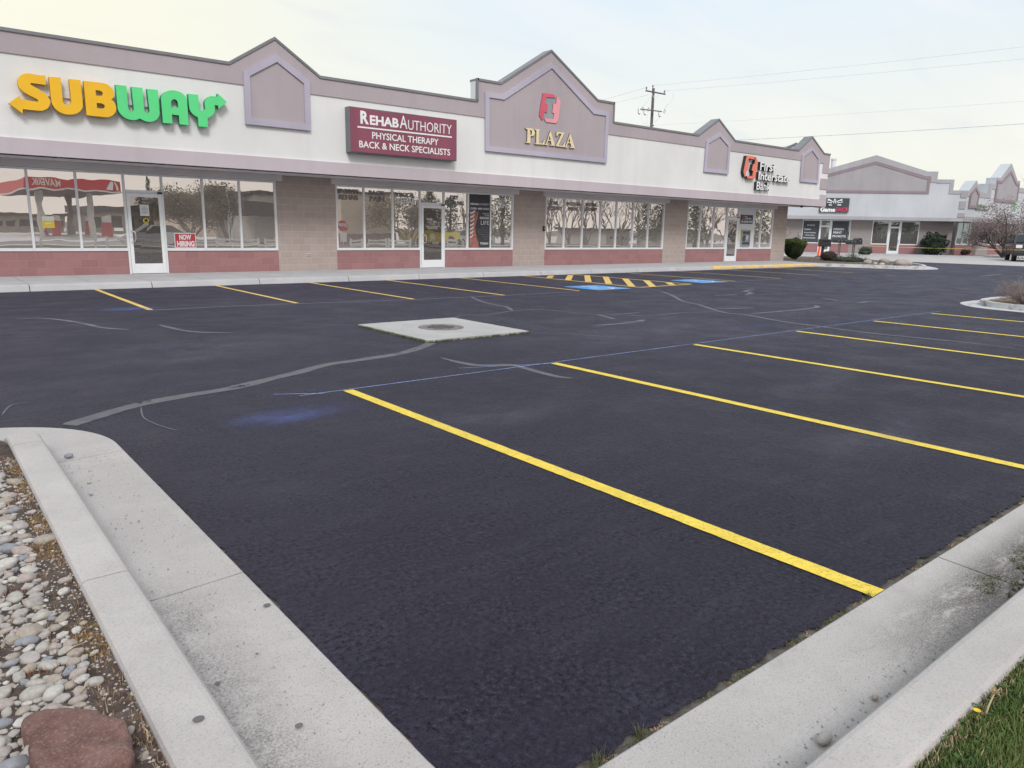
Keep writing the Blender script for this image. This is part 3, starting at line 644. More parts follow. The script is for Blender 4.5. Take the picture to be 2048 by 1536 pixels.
def door(xa, xb, glass='door_glass', bar=True):
    a, b2 = xa+FR/2+.006, xb-FR/2-.006; y0, y1 = YW-.03, YW+.02; zt = 2.335; z0 = SW+.012
    d = MB(); d.box((a, y0, z0), (a+.085, y1, zt)); d.box((b2-.085, y0, z0), (b2, y1, zt)); d.box((a+.086, y0+.001, zt-.10), (b2-.086, y1-.001, zt)); d.box((a+.086, y0+.001, z0), (b2-.086, y1-.001, z0+.27))
    dr = obj('door', d, 'door_white', shop, bevel=.004)
    g_ = MB(); g_.add([(a+.085, y0+.025, z0+.27), (b2-.085, y0+.025, z0+.27), (b2-.085, y0+.027, zt-.10), (a+.085, y0+.024, zt-.10)], [(0,1,2,3)]); obj('door_pane', g_, glass, dr)
    h = MB(); h.tube([(a+.045, y0, 1.02), (a+.045, y0-.06, 1.03), (a+.12, y0-.09, 1.05), (a+.14, y0-.09, 1.16), (a+.12, y0-.09, 1.30), (a+.045, y0-.06, 1.31), (a+.045, y0, 1.32)], .013, 8); h.lathe([(.022,0),(.022,.01)], (a+.045, y0-.012, 1.17), 8)
    obj('handle', h, 'handle_metal', dr, smooth=True)
    if bar: h = MB(); h.box((a+.086, y1-.003, 1.19), (b2-.086, y1+.03, 1.215)); obj('push_bar', h, 'handle_metal', dr)
    c_ = MB(); c_.box((b2-.10, y0-.05, zt+.0), (b2+.02, y0-.001, zt+.05)); obj('door_closer', c_, 'dark_rubber', dr)
    return dr
def mid(u0, v0, u1, v1): return (wx(u0, v0)+wx(u1, v1))/2
# bay 1
b1 = bays[0]; m1 = [mid(51,337,69.3,500), mid(149.5,341.9,164.8,500)]; d1 = (mid(243.2,346,259.6,547.5)+.03, mid(322.6,350,339.8,546)-.03)
m1b = [mid(402.8,355.3,413,499.3), mid(476.8,359,485.6,498.6)]
storefront(b1[0]+.03, b1[1]-.03, [m1[0]-1.55*k for k in range(1, 6)] + m1 + m1b, [d1]); door(*d1)
b2_ = bays[1]; q = [((u0, u1)) for u0, u1 in ((250,270),(420,435),(862,868),(998,998))]
m2 = [mid(640+a/2.926, 375, 640+c_/2.926, 502) for a, c_ in q]; d2 = (mid(640+583/2.926,382,640+592/2.926,537)+.0, mid(640+720/2.926,386,640+732/2.926,537)-.0)
storefront(b2_[0]+.03, b2_[1]-.03, m2, [d2]); door(*d2)
b3 = bays[2]; m3 = [mid(640+(a+6)/2.926, 402, 640+a/2.926, 502) for a in (1427,1533,1638,1730,1828,1918)]
storefront(b3[0]+.03, b3[1]-.03, m3, [])
b4 = bays[3]; m4 = [mid(1350+a/6.827, 412, 1350+c_/6.827, 497) for a, c_ in ((355,330),(542,510))]; d4 = (mid(1350+715/6.827,414,1350+675/6.827,521), mid(1350+868/6.827,417,1350+832/6.827,521)); m4b = [mid(1350+1095/6.827,418,1350+1063/6.827,497), mid(1350+1190/6.827,418,1350+1158/6.827,497)]
storefront(b4[0]+.03, b4[1]-.03, m4+m4b, [d4], 'window_glass', skip=(4,)); door(*d4)
# red block sills between doors
for (a, b2), dd in zip(bays, ([d1], [d2], [], [d4])):
    cuts = [a] + [x for d in dd for x in (d[0]-FR/2-.002, d[1]+FR/2+.002)] + [b2]
    for i in range(0, len(cuts), 2):
        mb = MB(); mb.box((cuts[i], YW+.003, 0), (cuts[i+1], YW+.19, ZSILL-.004)); obj('block_sill', mb, 'block_red', shop)
# ATM infill panel
pmat('panel_white', (.62, .645, .68), .5, .03); px0, px1 = d4[1]+FR/2, m4b[0]-FR/2
mb = MB(); mb.box((px0, YW+.0, ZSILL+.076), (px1, YW+.04, ZHEAD-.061)); obj('infill_panel', mb, 'panel_white', shop)
# rooms behind the glass
pmat('room_dark', (.30, .28, .27), .9, .2); pmat('room_wall', (.45, .41, .38), .9, .2); pmat('room_floor', (.10, .09, .085), .7, .2, .8)
mb = MB(); mb.box((XL, YW+5.5, 0), (XE-.2, YW+5.6, 3)); 
for x in (wx(615,450), wx(1055,450), wx(1348,450)): mb.box((x-.1, YW+.2, 0), (x+.1, YW+5.5, 3))
obj('room_wall', mb, 'room_wall', shop)
mb = MB(); mb.box((XL, YW+.2, 0), (XE-.2, YW+5.5, .15)); obj('room_floor', mb, 'room_floor', shop)
mb = MB(); mb.box((XL, YW+.3, 2.95), (XE-.2, YW+5.5, 3.04)); obj('room_ceiling', mb, 'room_dark', shop)
# small fittings on the walls
pmat('black_plastic', (.025, .025, .03), .45, .1); pmat('steel_box', (.35, .36, .38), .5, .1, metal=.3); pmat('white_plastic', (.65, .65, .66), .5)
x, z = W(617, 509, YW); mb = MB(); mb.box((x-.06, YW-.03, z-.035), (x+.06, YW-.001, z+.035)); ob = obj('outlet_box', mb, 'white_plastic', None, bevel=.004, base=True)
tag(ob, 'small white electrical outlet box low on the block pier between the two left-hand shops', 'outlet box'); 
for a_, b_ in ((-.045, -.012), (.012, .045)): mb = MB(); mb.box((x+a_, YW-.034, z-.02), (x+b_, YW-.031, z+.02)); obj('socket', mb, 'black_plastic', ob)
x, z = W(1087, 457, YW); mb = MB(); mb.box((x-.05, YW-.07, z-.09), (x+.05, YW-.001, z+.09)); ob = obj('key_box', mb, 'black_plastic', None, bevel=.006, base=True); tag(ob, 'small black key box on the block pier left of the seven-pane window', 'key box')
mb = MB(); mb.box((x-.035, YW-.078, z-.03), (x+.01, YW-.071, z+.04)); obj('key_box_dial', mb, 'steel_box', ob)
x, z = W(1603, 415, YF+.4); mb = MB(); mb.lathe([(.075,.0),(.07,-.03),(.05,-.075),(.01,-.09)][::-1], (x, YF+.4, ZS), 12); ob = obj('camera_dome', mb, 'black_plastic', None, smooth=True, base=True); tag(ob, 'dark domed security camera under the canopy near the right end of the shops', 'security camera')
# shoebox wall light on the end of the canopy
mb = MB(); zz = W(1640, 409, YF)[1]; mb.box((XR+.03, YF+.15, zz-.10), (XR+.70, YF+.75, zz+.12)); ob = obj('wall_light', mb, 'black_plastic', None, bevel=.02, base=True); tag(ob, 'black shoebox wall light fixed to the right-hand end of the canopy', 'wall light')
mb = MB(); mb.box((XR+.10, YF+.2, zz-.125), (XR+.62, YF+.7, zz-.101)); obj('lens', mb, 'white_plastic', ob)

# ================================================================== SIGNS ON THE FASCIA
pmat('sign_yellow', (.86, .50, .02), .45, .04, 2, spec=.4); pmat('sign_yellow_side', (.62, .34, .02), .5, .05); pmat('sign_green', (.11, .72, .26), .45, .04, 2, spec=.4); pmat('sign_green_side', (.03, .28, .14), .5)
pmat('raceway', (.70, .72, .74), .6, .08, 4); pmat('trim_yellow', (.93, .70, .22), .5)
S = lambda pts, k=8.904, o=(10,130): [(o[0]+a/k, o[1]+b2/k) for a, b2 in pts]
T = lambda pts: S(pts, 8.533, (220,150))
YL = YF-.20
def onfac(px, Y): return [W(u, v, Y) for u, v in px]
def curve2(pts, corner, n=4):
    # smooth closed outline; indices in `corner` stay sharp
    out = []; N = len(pts)
    for i in range(N):
        p0, p1, p2, p3 = (Vector(pts[(i+k) % N]) for k in (-1, 0, 1, 2))
        c1, c2 = i in corner, ((i+1) % N) in corner
        if c1 and c2: out.append(tuple(p1)); continue
        t1 = Vector((0,0)) if c1 else (p2-p0)/2; t2 = Vector((0,0)) if c2 else (p3-p1)/2
        if c1: t1 = (p2-p1)*.6
        if c2: t2 = (p2-p1)*.6
        for k in range(n):
            t = k/n; out.append(tuple(p1*(2*t**3-3*t*t+1)+t1*(t**3-2*t*t+t)+p2*(-2*t**3+3*t*t)+t2*(t**3-t*t)))
    return out
LET = {
 'S': (S([(718,190),(560,172),(420,150),(330,160),(260,205),(228,280),(240,370),(300,450),(400,520),(520,580),(580,615),(590,635),(560,650),(285,612),(265,545),(68,678),(312,862),(318,783),(600,812),(680,808),(760,770),(800,700),(800,630),(760,555),(690,490),(600,430),(500,375),(455,345),(455,328),(480,322),(732,355)]), {0,13,14,15,16,17,30}, [], 0),
 'U': (S([(780,205),(990,225),(1030,640),(1050,685),(1100,712),(1150,705),(1178,670),(1180,640),(1140,245),(1345,270),(1388,690),(1380,760),(1340,820),(1270,865),(1180,882),(1080,875),(980,840),(890,770),(840,690),(825,620)]), {0,1,2,7,8,9,10}, [], 0),
 'B': (S([(1398,280),(1740,318),(1830,350),(1900,410),(1940,480),(1940,560),(1895,615),(1950,670),(1980,750),(1970,830),(1920,895),(1840,928),(1780,928),(1455,892)]), {0,1,6,12,13}, [S([(1612,445),(1690,455),(1735,480),(1745,515),(1720,548),(1622,545)]), S([(1632,675),(1720,682),(1770,710),(1780,745),(1750,778),(1640,770)])], 0),
 'W': (T([(95,162),(280,185),(312,570),(335,610),(375,622),(405,600),(405,570),(365,200),(552,218),(585,600),(610,640),(645,650),(672,625),(672,590),(632,235),(815,255),(845,610),(840,690),(800,755),(740,790),(680,800),(600,785),(510,740),(450,765),(380,768),(290,745),(210,695),(150,620),(128,540)]), {0,1,2,6,7,8,9,13,14,15,22}, [], 1),
 'A': (T([(905,815),(870,400),(890,340),(950,285),(1040,262),(1140,270),(1230,310),(1290,370),(1315,430),(1342,855),(1190,840),(1175,688),(1058,672),(1065,830)]), {0,1,8,9,10,11,12,13}, [T([(1045,550),(1040,470),(1055,425),(1095,410),(1140,430),(1160,480),(1165,555)])], 1),
 'Y': (T([(1335,320),(1505,335),(1520,545),(1540,590),(1580,605),(1620,590),(1625,560),(1615,480),(1635,420),(1690,370),(1750,360),(1832,372),(1840,315),(1998,462),(1850,578),(1845,520),(1785,512),(1788,600),(1770,660),(1720,710),(1665,735),(1672,888),(1515,878),(1500,720),(1430,680),(1370,610),(1350,520)]), {0,1,2,11,12,13,14,15,16,20,21,22,23}, [], 1),
}
sub = thing('channel_letter_sign', 'yellow and green channel letter sign with arrows on the pale fascia at the left', 'sign', (5, 21.1, 4.3), None)
for ch, (out, cor_, holes, green) in LET.items():
    o_ = onfac(curve2(out, cor_), YL); hs = [onfac(h, YL) for h in holes]
    mb = MB(); mb.prism([o_]+hs, FX, YL, YF-.055, 0, 1); lt = obj('letter', mb, ['sign_green' if green else 'sign_yellow', 'sign_green_side' if green else 'sign_yellow_side'], sub)
q = onfac(S([(205,390),(3700,820),(3700,1010),(235,530)]), YF-.06); mb = MB(); mb.box((q[0][0]+.1, YF-.054, q[3][1]+.04), (W(425,235,YF)[0], YF-.001, q[0][1]-.01)); obj('raceway', mb, 'raceway', sub)
x, z = W(419, 251, YF); mb = MB(); letters(mb, 'R', x, x+.05, z-.03, z+.04, FX, YF-.002, .02, .02); mb.lathe([(.07,0),(.07,.001)], (x,0,0), 3) if False else None; obj('trademark_symbol', mb, 'raceway', sub)
# clinic sign
pmat('sign_maroon', (.25, .075, .115), .5, .08, 1.5, spec=.4, streak=True); pmat('sign_edge', (.16, .17, .19), .5); pmat('letter_white', (.82, .84, .86), .5, .03)
YR = YF-.28; K = lambda a, b2: W(690+a/8.904, 200+b2/8.904, YR)
x0, x1, z0, z1 = K(92,920)[0], K(1990,1000)[0], K(100,925)[1], K(90,108)[1]
rs = thing('wall_sign', 'wide maroon sign box with white clinic lettering on the fascia', 'sign', ((x0+x1)/2, YR, z0))
mb = MB(); mb.box((x0, YR, z0), (x1, YF-.001, z1)); obj('sign_box', mb, 'sign_edge', rs, bevel=.01)
mb = MB(); n = 24
top = [(x0+.02+(x1-x0-.04)*i/n, z1-.015-(.028*max(0, 1-abs(i/n-.30)/.16) + .006*abs(noise.noise(Vector((i*.7,0,0)))))) for i in range(n+1)]
mb.prism([[(x0+.02, z0+.02), (x1-.02, z0+.02)] + top[::-1]], FX, YR-.012, YR-.001); fc = obj('sign_face', mb, 'sign_maroon', rs)
def ltx(body, a0, b_bot, b_top, a1, bold, parent=fc, f=K, Y=YR-.013, mat='letter_white'):
    xx0, za = f(a0, b_bot); xx1 = f(a1, b_bot)[0]; zb_ = f(a0, b_top)[1]; mb = MB(); letters(mb, body, xx0, xx1, za, zb_, FX, Y, .006, bold); obj('lettering', mb, mat, parent)
ltx('R', 272, 420, 188, 420, .04); ltx('EHAB', 440, 440, 268, 952, .035); ltx('A', 972, 502, 275, 1105, 0); ltx('UTHORITY', 1120, 528, 352, 1895, -.005)
ltx('PHYSICAL THERAPY', 480, 690, 568, 1660, .012); ltx('BACK & NECK SPECIALISTS', 250, 843, 720, 1868, .012)
a_, b_ = K(218,463), K(1898,660); mb = MB(); mb.box((a_[0], YR-.019, K(218,490)[1]), (b_[0], YR-.0125, a_[1])); obj('rule_line', mb, 'letter_white', fc)
# plaza emblem and letters
Q = lambda pts: [W(1040+a/10.975, 170+b2/10.975, YF-.06) for a, b2 in pts]
pmat('emblem_red', (.62, .12, .18), .5, .05); pmat('emblem_pink', (.78, .34, .39), .5, .05); pmat('ghost_grey', (.30, .335, .36), .85, .08, 3); pmat('plaza_cream', (.80, .68, .42), .45, .06, 6); pmat('plaza_side', (.15, .13, .12), .6); pmat('red_side', (.35, .05, .08), .5)
em = thing('logo_emblem', 'flat red and pink block letter emblem high in the central gable panel', 'emblem', (*W(1098, 235, YF), 0)[:1]+(21.15, 5.2))
mb = MB(); cx0, cz0 = Q([(650,490)])[0]; mb.prism([[(cx0+.46*math.cos(i*math.pi/18), cz0+.46*math.sin(i*math.pi/18)) for i in range(36)]], FX, YF-.048, YF-.043); obj('backing_disc', mb, 'ghost_grey', em)
mb = MB(); mb.prism([Q([(500,175),(715,200),(755,225),(775,285),(590,268),(565,300),(560,400),(612,410),(590,600),(530,600),(505,740),(485,780),(420,670),(425,600)])], FX, YF-.075, YF-.049, 0, 1); obj('emblem_left', mb, ['emblem_red', 'red_side'], em)
mb = MB(); mb.prism([Q([(820,240),(885,360),(885,420),(830,780),(790,840),(570,815),(520,730),(700,748),(725,740),(748,622),(700,610),(725,420),(785,415),(800,290)])], FX, YF-.075, YF-.049, 0, 1); obj('emblem_right', mb, ['emblem_pink', 'red_side'], em)
pz = thing('plaza_letters', 'cream serif letters spelling PLAZA below the red emblem in the central gable', 'sign letters', (W(1098,276,YF)[0], 21.1, 4.4))
LA = ([(655,1010),(745,1310),(757,1335),(643,1330),(645,1318),(678,1308),(660,1230),(600,1225),(577,1300),(602,1312),(598,1324),(528,1317),(530,1303),(553,1298),(640,1040)], [(636,1110),(655,1208),(606,1204)])
PL = [([(105,945),(240,950),(295,985),(312,1050),(290,1110),(215,1130),(208,1262),(217,1278),(106,1270),(110,1256),(140,1250),(150,980),(108,960)], [(208,985),(240,1000),(250,1050),(235,1100),(210,1106)]),
      ([(305,970),(430,980),(428,992),(405,1000),(395,1280),(478,1287),(510,1210),(530,1206),(520,1314),(308,1297),(310,1283),(340,1278),(346,1000),(308,986)], None), LA,
      ([(787,1030),(960,1050),(830,1328),(920,1338),(958,1265),(985,1263),(970,1367),(768,1342),(898,1075),(840,1068),(802,1120),(782,1118)], None),
      ([(a+433, b2+52) for a, b2 in LA[0]], [(a+433, b2+52) for a, b2 in LA[1]])]
for out, hole in PL:
    mb = MB(); mb.prism([Q(out)[::-1] if False else Q(out)] + ([Q(hole)] if hole else []), FX, YF-.10, YF-.046, 0, 1); obj('letter', mb, ['plaza_cream', 'plaza_side'], pz)
# bank sign
pmat('bank_orange', (.80, .22, .15), .45, .04); pmat('return_black', (.03, .035, .045), .5); YB_ = YF-.17
Qb = lambda pts: [W(1470+a/17.07, 300+b2/17.07, YB_) for a, b2 in pts]
bk = thing('bank_sign', 'orange block emblem with white bank lettering on deep black returns, right end of fascia', 'sign', (W(1535,345,YF)[0], 21, 4.3))
mb = MB(); mb.prism([Qb([(400,190),(620,210),(665,240),(675,325),(485,290),(465,310),(440,455),(485,465),(440,690),(390,715),(350,930),(340,935),(290,760),(300,680)])], FX, YB_, YF-.002, 0, 1); obj('emblem_left', mb, ['bank_orange', 'return_black'], bk)
mb = MB(); mb.prism([Qb([(720,240),(785,390),(780,420),(700,940),(650,985),(430,970),(395,880),(590,885),(620,720),(570,700),(620,480),(670,470),(700,290)])], FX, YB_, YF-.002, 0, 1); obj('emblem_right', mb, ['bank_orange', 'return_black'], bk)
def bl(body, a0, bb, bt, a1, bold):
    xx0, za = W(1470+a0/17.07, 300+bb/17.07, YB_); xx1 = W(1470+a1/17.07, 300+bb/17.07, YB_)[0]; zb_ = W(1470+a0/17.07, 300+bt/17.07, YB_)[1]
    mb = MB(); letters(mb, body, xx0, xx1, za, zb_, FX, YF-.01, .15, bold, 0, 1); obj('lettering', mb, ['letter_white', 'return_black'], bk)
bl('First', 860, 690, 395, 1400, .022); bl('Interstate', 800, 1015, 735, 1890, .022); bl('Bank', 735, 1352, 1075, 1215, .015)
# ================================================================== THINGS IN AND ON THE SHOP WINDOWS
pmat('vinyl_white', (.66, .67, .68), .6, .05); pmat('vinyl_grey', (.20, .20, .21), .6, .05); pmat('now_red', (.42, .05, .07), .5, .05); pmat('poster_dark', (.05, .05, .06), .45, .1); pmat('paper_white', (.62, .64, .66), .7, .04)
YG = YW+.012
def wl(u, v): return W(u, v, YG)
def wtext(body, u0, vb, vt, u1, bold=.03, mat='vinyl_white', parent=shop, Y=YG, name='window_lettering'):
    xa, za = W(u0, vb, Y); xb = W(u1, vb, Y)[0]; zb_ = W(u0, vt, Y)[1]; mb = MB(); letters(mb, body, xa, xb, za, zb_, FX, Y, .002, bold); return obj(name, mb, mat, parent)
R5 = lambda a, b2: (650+a/5.12, 350+b2/5.12)
def w5(body, a0, bb, bt, a1, bold=.03, mat='vinyl_grey'): u0, v0 = R5(a0, bb); u1, v1 = R5(a1, bb); wtext(body, u0, v0, R5(a0, bt)[1], u1, bold, mat)
w5('SPORTS', 120, 186, 136, 352); w5('REHAB', 145, 250, 198, 342); w5('BACK', 452, 206, 155, 612); w5('PAIN', 462, 268, 215, 612)
w5('SURGICAL', 722, 222, 176, 918); w5('REHAB', 735, 285, 232, 922, .03, 'vinyl_white'); w5('64', 1060, 262, 215, 1105, .02)
w5('DRY', 1290, 250, 207, 1370); w5('NEEDLING', 1235, 306, 262, 1425); w5('KNEE', 1742, 282, 237, 1865, .0, 'vinyl_white'); w5('PAIN', 1745, 333, 288, 1860, .03, 'vinyl_white')
C5 = lambda a, b2: (1050+a/5.851, 370+b2/5.851)
def w6(body, a0, bb, bt, a1): u0, v0 = C5(a0, bb); u1, v1 = C5(a1, bb); wtext(body, u0, v0, C5(a0, bt)[1], u1, .03, 'vinyl_grey')
w6('CAR', 302, 228, 186, 392); w6('ACCIDENTS', 262, 292, 246, 425); w6('SHOULDER', 486, 240, 198, 648); w6('PAIN', 515, 300, 256, 612); w6('WORK', 708, 248, 206, 850); w6('COMP', 712, 304, 260, 845)
# clinic door notices
yd = YW-.02
for i, (a0, bb, bt, a1) in enumerate([(1042,462,440,1098),(1052,478,468,1140),(1045,490,482,1150),(1070,503,496,1125),(1030,528,520,1170),(1045,541,533,1150),(1055,553,546,1160),(1088,608,602,1112),(1078,622,616,1128),(1078,634,628,1128),(1078,646,640,1128),(1078,658,652,1128),(1078,669,664,1128)]):
    u0, v0 = R5(a0, bb); u1, v1 = R5(a1, bb); wtext(['Rehab','Authority','Physical Therapy','Back & Neck','OPEN BY APPOINTMENT','NO SOLICITING','PLEASE RING BELL','HOURS','MON 7-6','TUE 7-6','WED 7-6','THU 7-6','FRI 7-5'][i], u0, v0, R5(a0, bt)[1], u1, .02, 'vinyl_white', shop, yd)
# tall banner in the sixth clinic window
u0, v0 = R5(1475, 760); xa = wl(*R5(1480, 500))[0]; xb = wl(*R5(1688, 500))[0]; za, zb_ = ZSILL+.08, ZHEAD-.07
bn = thing('window_banner', 'tall black banner with orange spine picture and phone number in a clinic window', 'banner', ((xa+xb)/2, YG, za))
mb = MB(); mb.box((xa, YG+.004, za), (xb, YG+.012, zb_)); pn = obj('banner_sheet', mb, 'poster_dark', bn)
pmat('banner_orange', (.33, .15, .125), .5, .3, 9); pmat('bone_white', (.62, .60, .60), .5, .15, 12)
def rel(a, b2): return (xa+(xb-xa)*a, za+(zb_-za)*b2)
mb = MB(); mb.prism([[rel(*p) for p in [(.0,.0),(.48,.0),(.42,.12),(.30,.28),(.28,.40),(.38,.55),(.46,.68),(.0,.68)]]], FX, YG+.0005, YG+.0035); obj('banner_picture', mb, 'banner_orange', bn)
for i in range(7):
    z_ = .66-i*.075; mb = MB(); mb.prism([[rel(*p) for p in [(.03,z_-.03),(.20-.012*i,z_-.01),(.27-.015*i,z_+.025),(.24-.015*i,z_+.045),(.12,z_+.012),(.03,z_+.004)]]], FX, YG-.001, YG); obj('vertebra', mb, 'bone_white', pn)
def bt_(body, a0, z0_, z1_, a1, bold=.02, mat='vinyl_white'):
    (p0, q0), (p1, q1) = rel(a0, z0_), rel(a1, z1_); mb = MB(); letters(mb, body, p0, p1, q0, q1, FX, YG-.0005, .002, bold); obj('lettering', mb, mat, pn)
bt_('REHAB', .03, .80, .838, .42, .05); bt_('AUTHORITY', .43, .80, .838, .97, 0); bt_('(208) 488-4250', .03, .705, .755, .95, .02); bt_('GET BACK', .64, .635, .655, .95); bt_('TO THE', .73, .60, .62, .95); bt_('GOOD', .49, .54, .585, .96, .04); bt_('LIFE', .55, .435, .51, .96, .0)
for i, s_ in enumerate(['DO YOU', 'HAVE BACK,', 'NECK, KNEE', 'SHOULDER', 'PAIN?', 'CALL']): bt_(s_, .93-.075*len(s_)*.75, .375-.045*i, .397-.045*i, .95, .0, 'vinyl_grey')
bt_('TODAY', .52, .06, .10, .95, .03)
# sandwich shop
def sign_box(name, label, cat, u0, u1, vt, vb, mat, Y=YG+.01):
    xa, zt_ = W(u0, vt, Y); xb, zb2 = W(u1, vb, Y); mb = MB(); mb.box((xa, Y, zb2), (xb, Y+.006, zt_)); o = obj(name, mb, mat, None, base=True); tag(o, label, cat); return o, xa, xb, zb2, zt_
ns, xa, xb, za, zb_ = sign_box('hiring_sign', 'red hiring notice with white border standing in the window right of the left-hand door', 'notice', 348, 393, 466, 495.5, 'vinyl_white')
mb = MB(); mb.box((xa+.02, YG+.004, za+.02), (xb-.02, YG+.0095, zb_-.02)); sf = obj('sign_face', mb, 'now_red', ns)
mb = MB(); w_ = xb-xa; h_ = zb_-za; letters(mb, 'NOW', xa+.22*w_, xb-.22*w_, za+.54*h_, zb_-.10*h_, FX, YG+.0035, .002, .05); letters(mb, 'HIRING', xa+.10*w_, xb-.08*w_, za+.08*h_, za+.47*h_, FX, YG+.0035, .002, .05); obj('lettering', mb, 'vinyl_white', sf)
o, xa, xb, za, zb_ = sign_box('door_notice', 'white paper notice taped high on the left-hand shop door', 'notice', 279, 299, 409, 432, 'paper_white', YW-.018)
mb = MB()
for i, L in enumerate((.3, .7, .75, .6, .75, .5)): mb.box(((xa+xb)/2-L*(xb-xa)/2, YW-.020, zb_-.07-i*.035), ((xa+xb)/2+L*(xb-xa)/2, YW-.0185, zb_-.06-i*.035))
obj('printed_text', mb, 'vinyl_grey', o)
pmat('sub_yellow', (.72, .55, .08), .5); pmat('sub_green', (.15, .42, .14), .5); pmat('sub_white', (.66, .72, .62), .5)
o, xa, xb, za, zb_ = sign_box('food_poster', 'yellow and green food poster hanging in the second window from the left edge', 'poster', 83, 110, 432, 456, 'sub_yellow')
mb = MB(); mb.box((xa, YG+.006, za+(zb_-za)*.62), (xb, YG+.0098, zb_)); obj('poster_top', mb, 'sub_white', o); mb = MB(); mb.box((xa+.06, YG+.006, za+.1), (xb-.06, YG+.0096, za+.13)); obj('poster_text', mb, 'vinyl_white', o)
o, xa, xb, za, zb_ = sign_box('window_sticker', 'small pale rectangular sticker on the window left of the left-hand door', 'sticker', 228, 247, 455.5, 462, 'sub_white')
mb = MB()
c_ = W(292, 441, YW-.018); mb.prism([[(c_[0]+.075*math.cos(a), c_[1]+.065*math.sin(a)) for a in [i*math.pi/8 for i in range(16)]], [(c_[0]+.05*math.cos(a), c_[1]+.05*math.sin(a)) for a in [i*math.pi/8 for i in range(16)]]], FX, YW-.02, YW-.0185)
tag(obj('round_sticker', mb, 'sub_yellow', None, base=True), 'round yellow sticker below the paper notice on the left-hand door', 'sticker')
pmat('neon_off', (.42, .12, .13), .4); x0_, z0_ = W(78, 374, YG+.06); x1_ = W(126, 374, YG+.06)[0]; z1_ = W(78, 366, YG+.06)[1]
mb = MB(); letters(mb, 'Open', x0_, x1_, z0_, z1_+.03, FX, YG+.07, .02, .0); tag(obj('open_sign', mb, 'neon_off', None, base=True), 'unlit dull red open lettering hanging high in the second window from the left', 'open sign')
# lit menu board strip inside
m, t, b = newmat('menu_glow'); b.inputs['Base Color'].default_value = (.25, .6, .25, 1); b.inputs['Emission Color'].default_value = (.75, 1, .85, 1); b.inputs['Emission Strength'].default_value = .8
pmat('chair_wood', (.10, .05, .035), .5, .2); pmat('table_top', (.25, .22, .2), .4)
dc = thing('drinks_cooler', 'upright drinks cooler with lit green and white edge seen through the shop glass', 'cooler', (W(470,490,24.2)[0], 24.6, .15))
xc, _ = W(461, 470, 24.2); mb = MB(); mb.box((xc, 24.2, .15), (xc+.9, 24.9, 2.0)); obj('cabinet', mb, 'black_plastic', dc, bevel=.02); mb = MB(); mb.box((xc+.02, 24.18, .4), (xc+.06, 24.199, 1.95)); obj('lit_edge', mb, 'menu_glow', dc)
mb = MB(); mb.box((xc+.45, 24.17, 1.1), (xc+.62, 24.199, 1.8)); obj('yellow_panel', mb, 'sub_yellow', dc); mb = MB(); mb.box((xc+.63, 24.17, 1.1), (xc+.78, 24.199, 1.8)); obj('green_panel', mb, 'sub_green', dc)
def chair():
    r = thing('cafe_chair', 'dark wooden cafe chair just inside the shop glass', 'chair', (0,0,0), 'dark cafe chairs inside the sandwich shop')
    mb = MB(); mb.box((-.21,-.21,.43), (.21,.21,.46)); obj('seat', mb, 'chair_wood', r, bevel=.008)
    for sx in (-1, 1):
        for sy in (-1, 1): mb = MB(); mb.tube([(sx*.19, sy*.19, .0), (sx*.18, sy*.18, .43)], .018, 6); obj('leg', mb, 'chair_wood', r)
    mb = MB(); mb.box((-.2,.18,.46), (-.165,.215,.92)); mb.box((.165,.18,.46), (.2,.215,.92)); mb.box((-.16,.185,.80), (.16,.21,.92)); mb.box((-.16,.185,.60), (.16,.21,.66)); obj('backrest', mb, 'chair_wood', r, bevel=.004); return r
ch = chair()
def copy_tree(root, loc, rz=0, sc=None):
    def rec(o, par):
        c_ = o.copy(); COL.objects.link(c_)
        if par is not None: c_.parent = par; c_.matrix_parent_inverse = o.matrix_parent_inverse.copy()
        for k_ in [k_ for k_ in o.children]: rec(k_, c_)
        return c_
    r = rec(root, None); r.location = loc; r.rotation_euler = (0, 0, rz)
    if sc: r.scale = sc if isinstance(sc, tuple) else (sc, sc, sc)
    return r
bpy.context.view_layer.update()
spots = [(wx(282,500)+.2, 23.6, .2), (wx(310,500)+.35, 23.7, -.3), (wx(130,500), 24.1, 1.2), (wx(215,500), 24.0, -1.0), (wx(435,500), 24.2, 2.0), (wx(505,500), 24.0, .5)]
ch.location = (spots[0][0], spots[0][1], .15); ch.rotation_euler.z = spots[0][2]
for s_ in spots[1:]: copy_tree(ch, (s_[0], s_[1], .15), s_[2])
# pale horizontal blinds behind the clinic glass
pmat('blind_slat', (.42, .39, .38), .8, .05)
def blind(x0, x1, z0, label, name='window_blind'):
    mb = MB(); z = z0
    while z < ZHEAD-.1: mb.box((x0+.04, YW+.19, z), (x1-.04, YW+.205, z+.014)); z += .052
    o = obj(name, mb, 'blind_slat', None, base=True); tag(o, label, 'blind', 'slatted blinds behind the shop glass'); return o
blind(b2_[0], d2[0], ZSILL+.1, 'open pale slatted blind behind the windows left of the middle door'); blind(d2[1], b2_[1], ZSILL+.1, 'open pale slatted blind behind the windows right of the middle door'); blind(b3[0], b3[1], ZSILL+.1, 'open pale slatted blind behind the seven-pane window')
blind(m4b[0], b4[1], ZSILL+.1, 'open pale slatted blind behind the narrow panes at the far right of the bank')
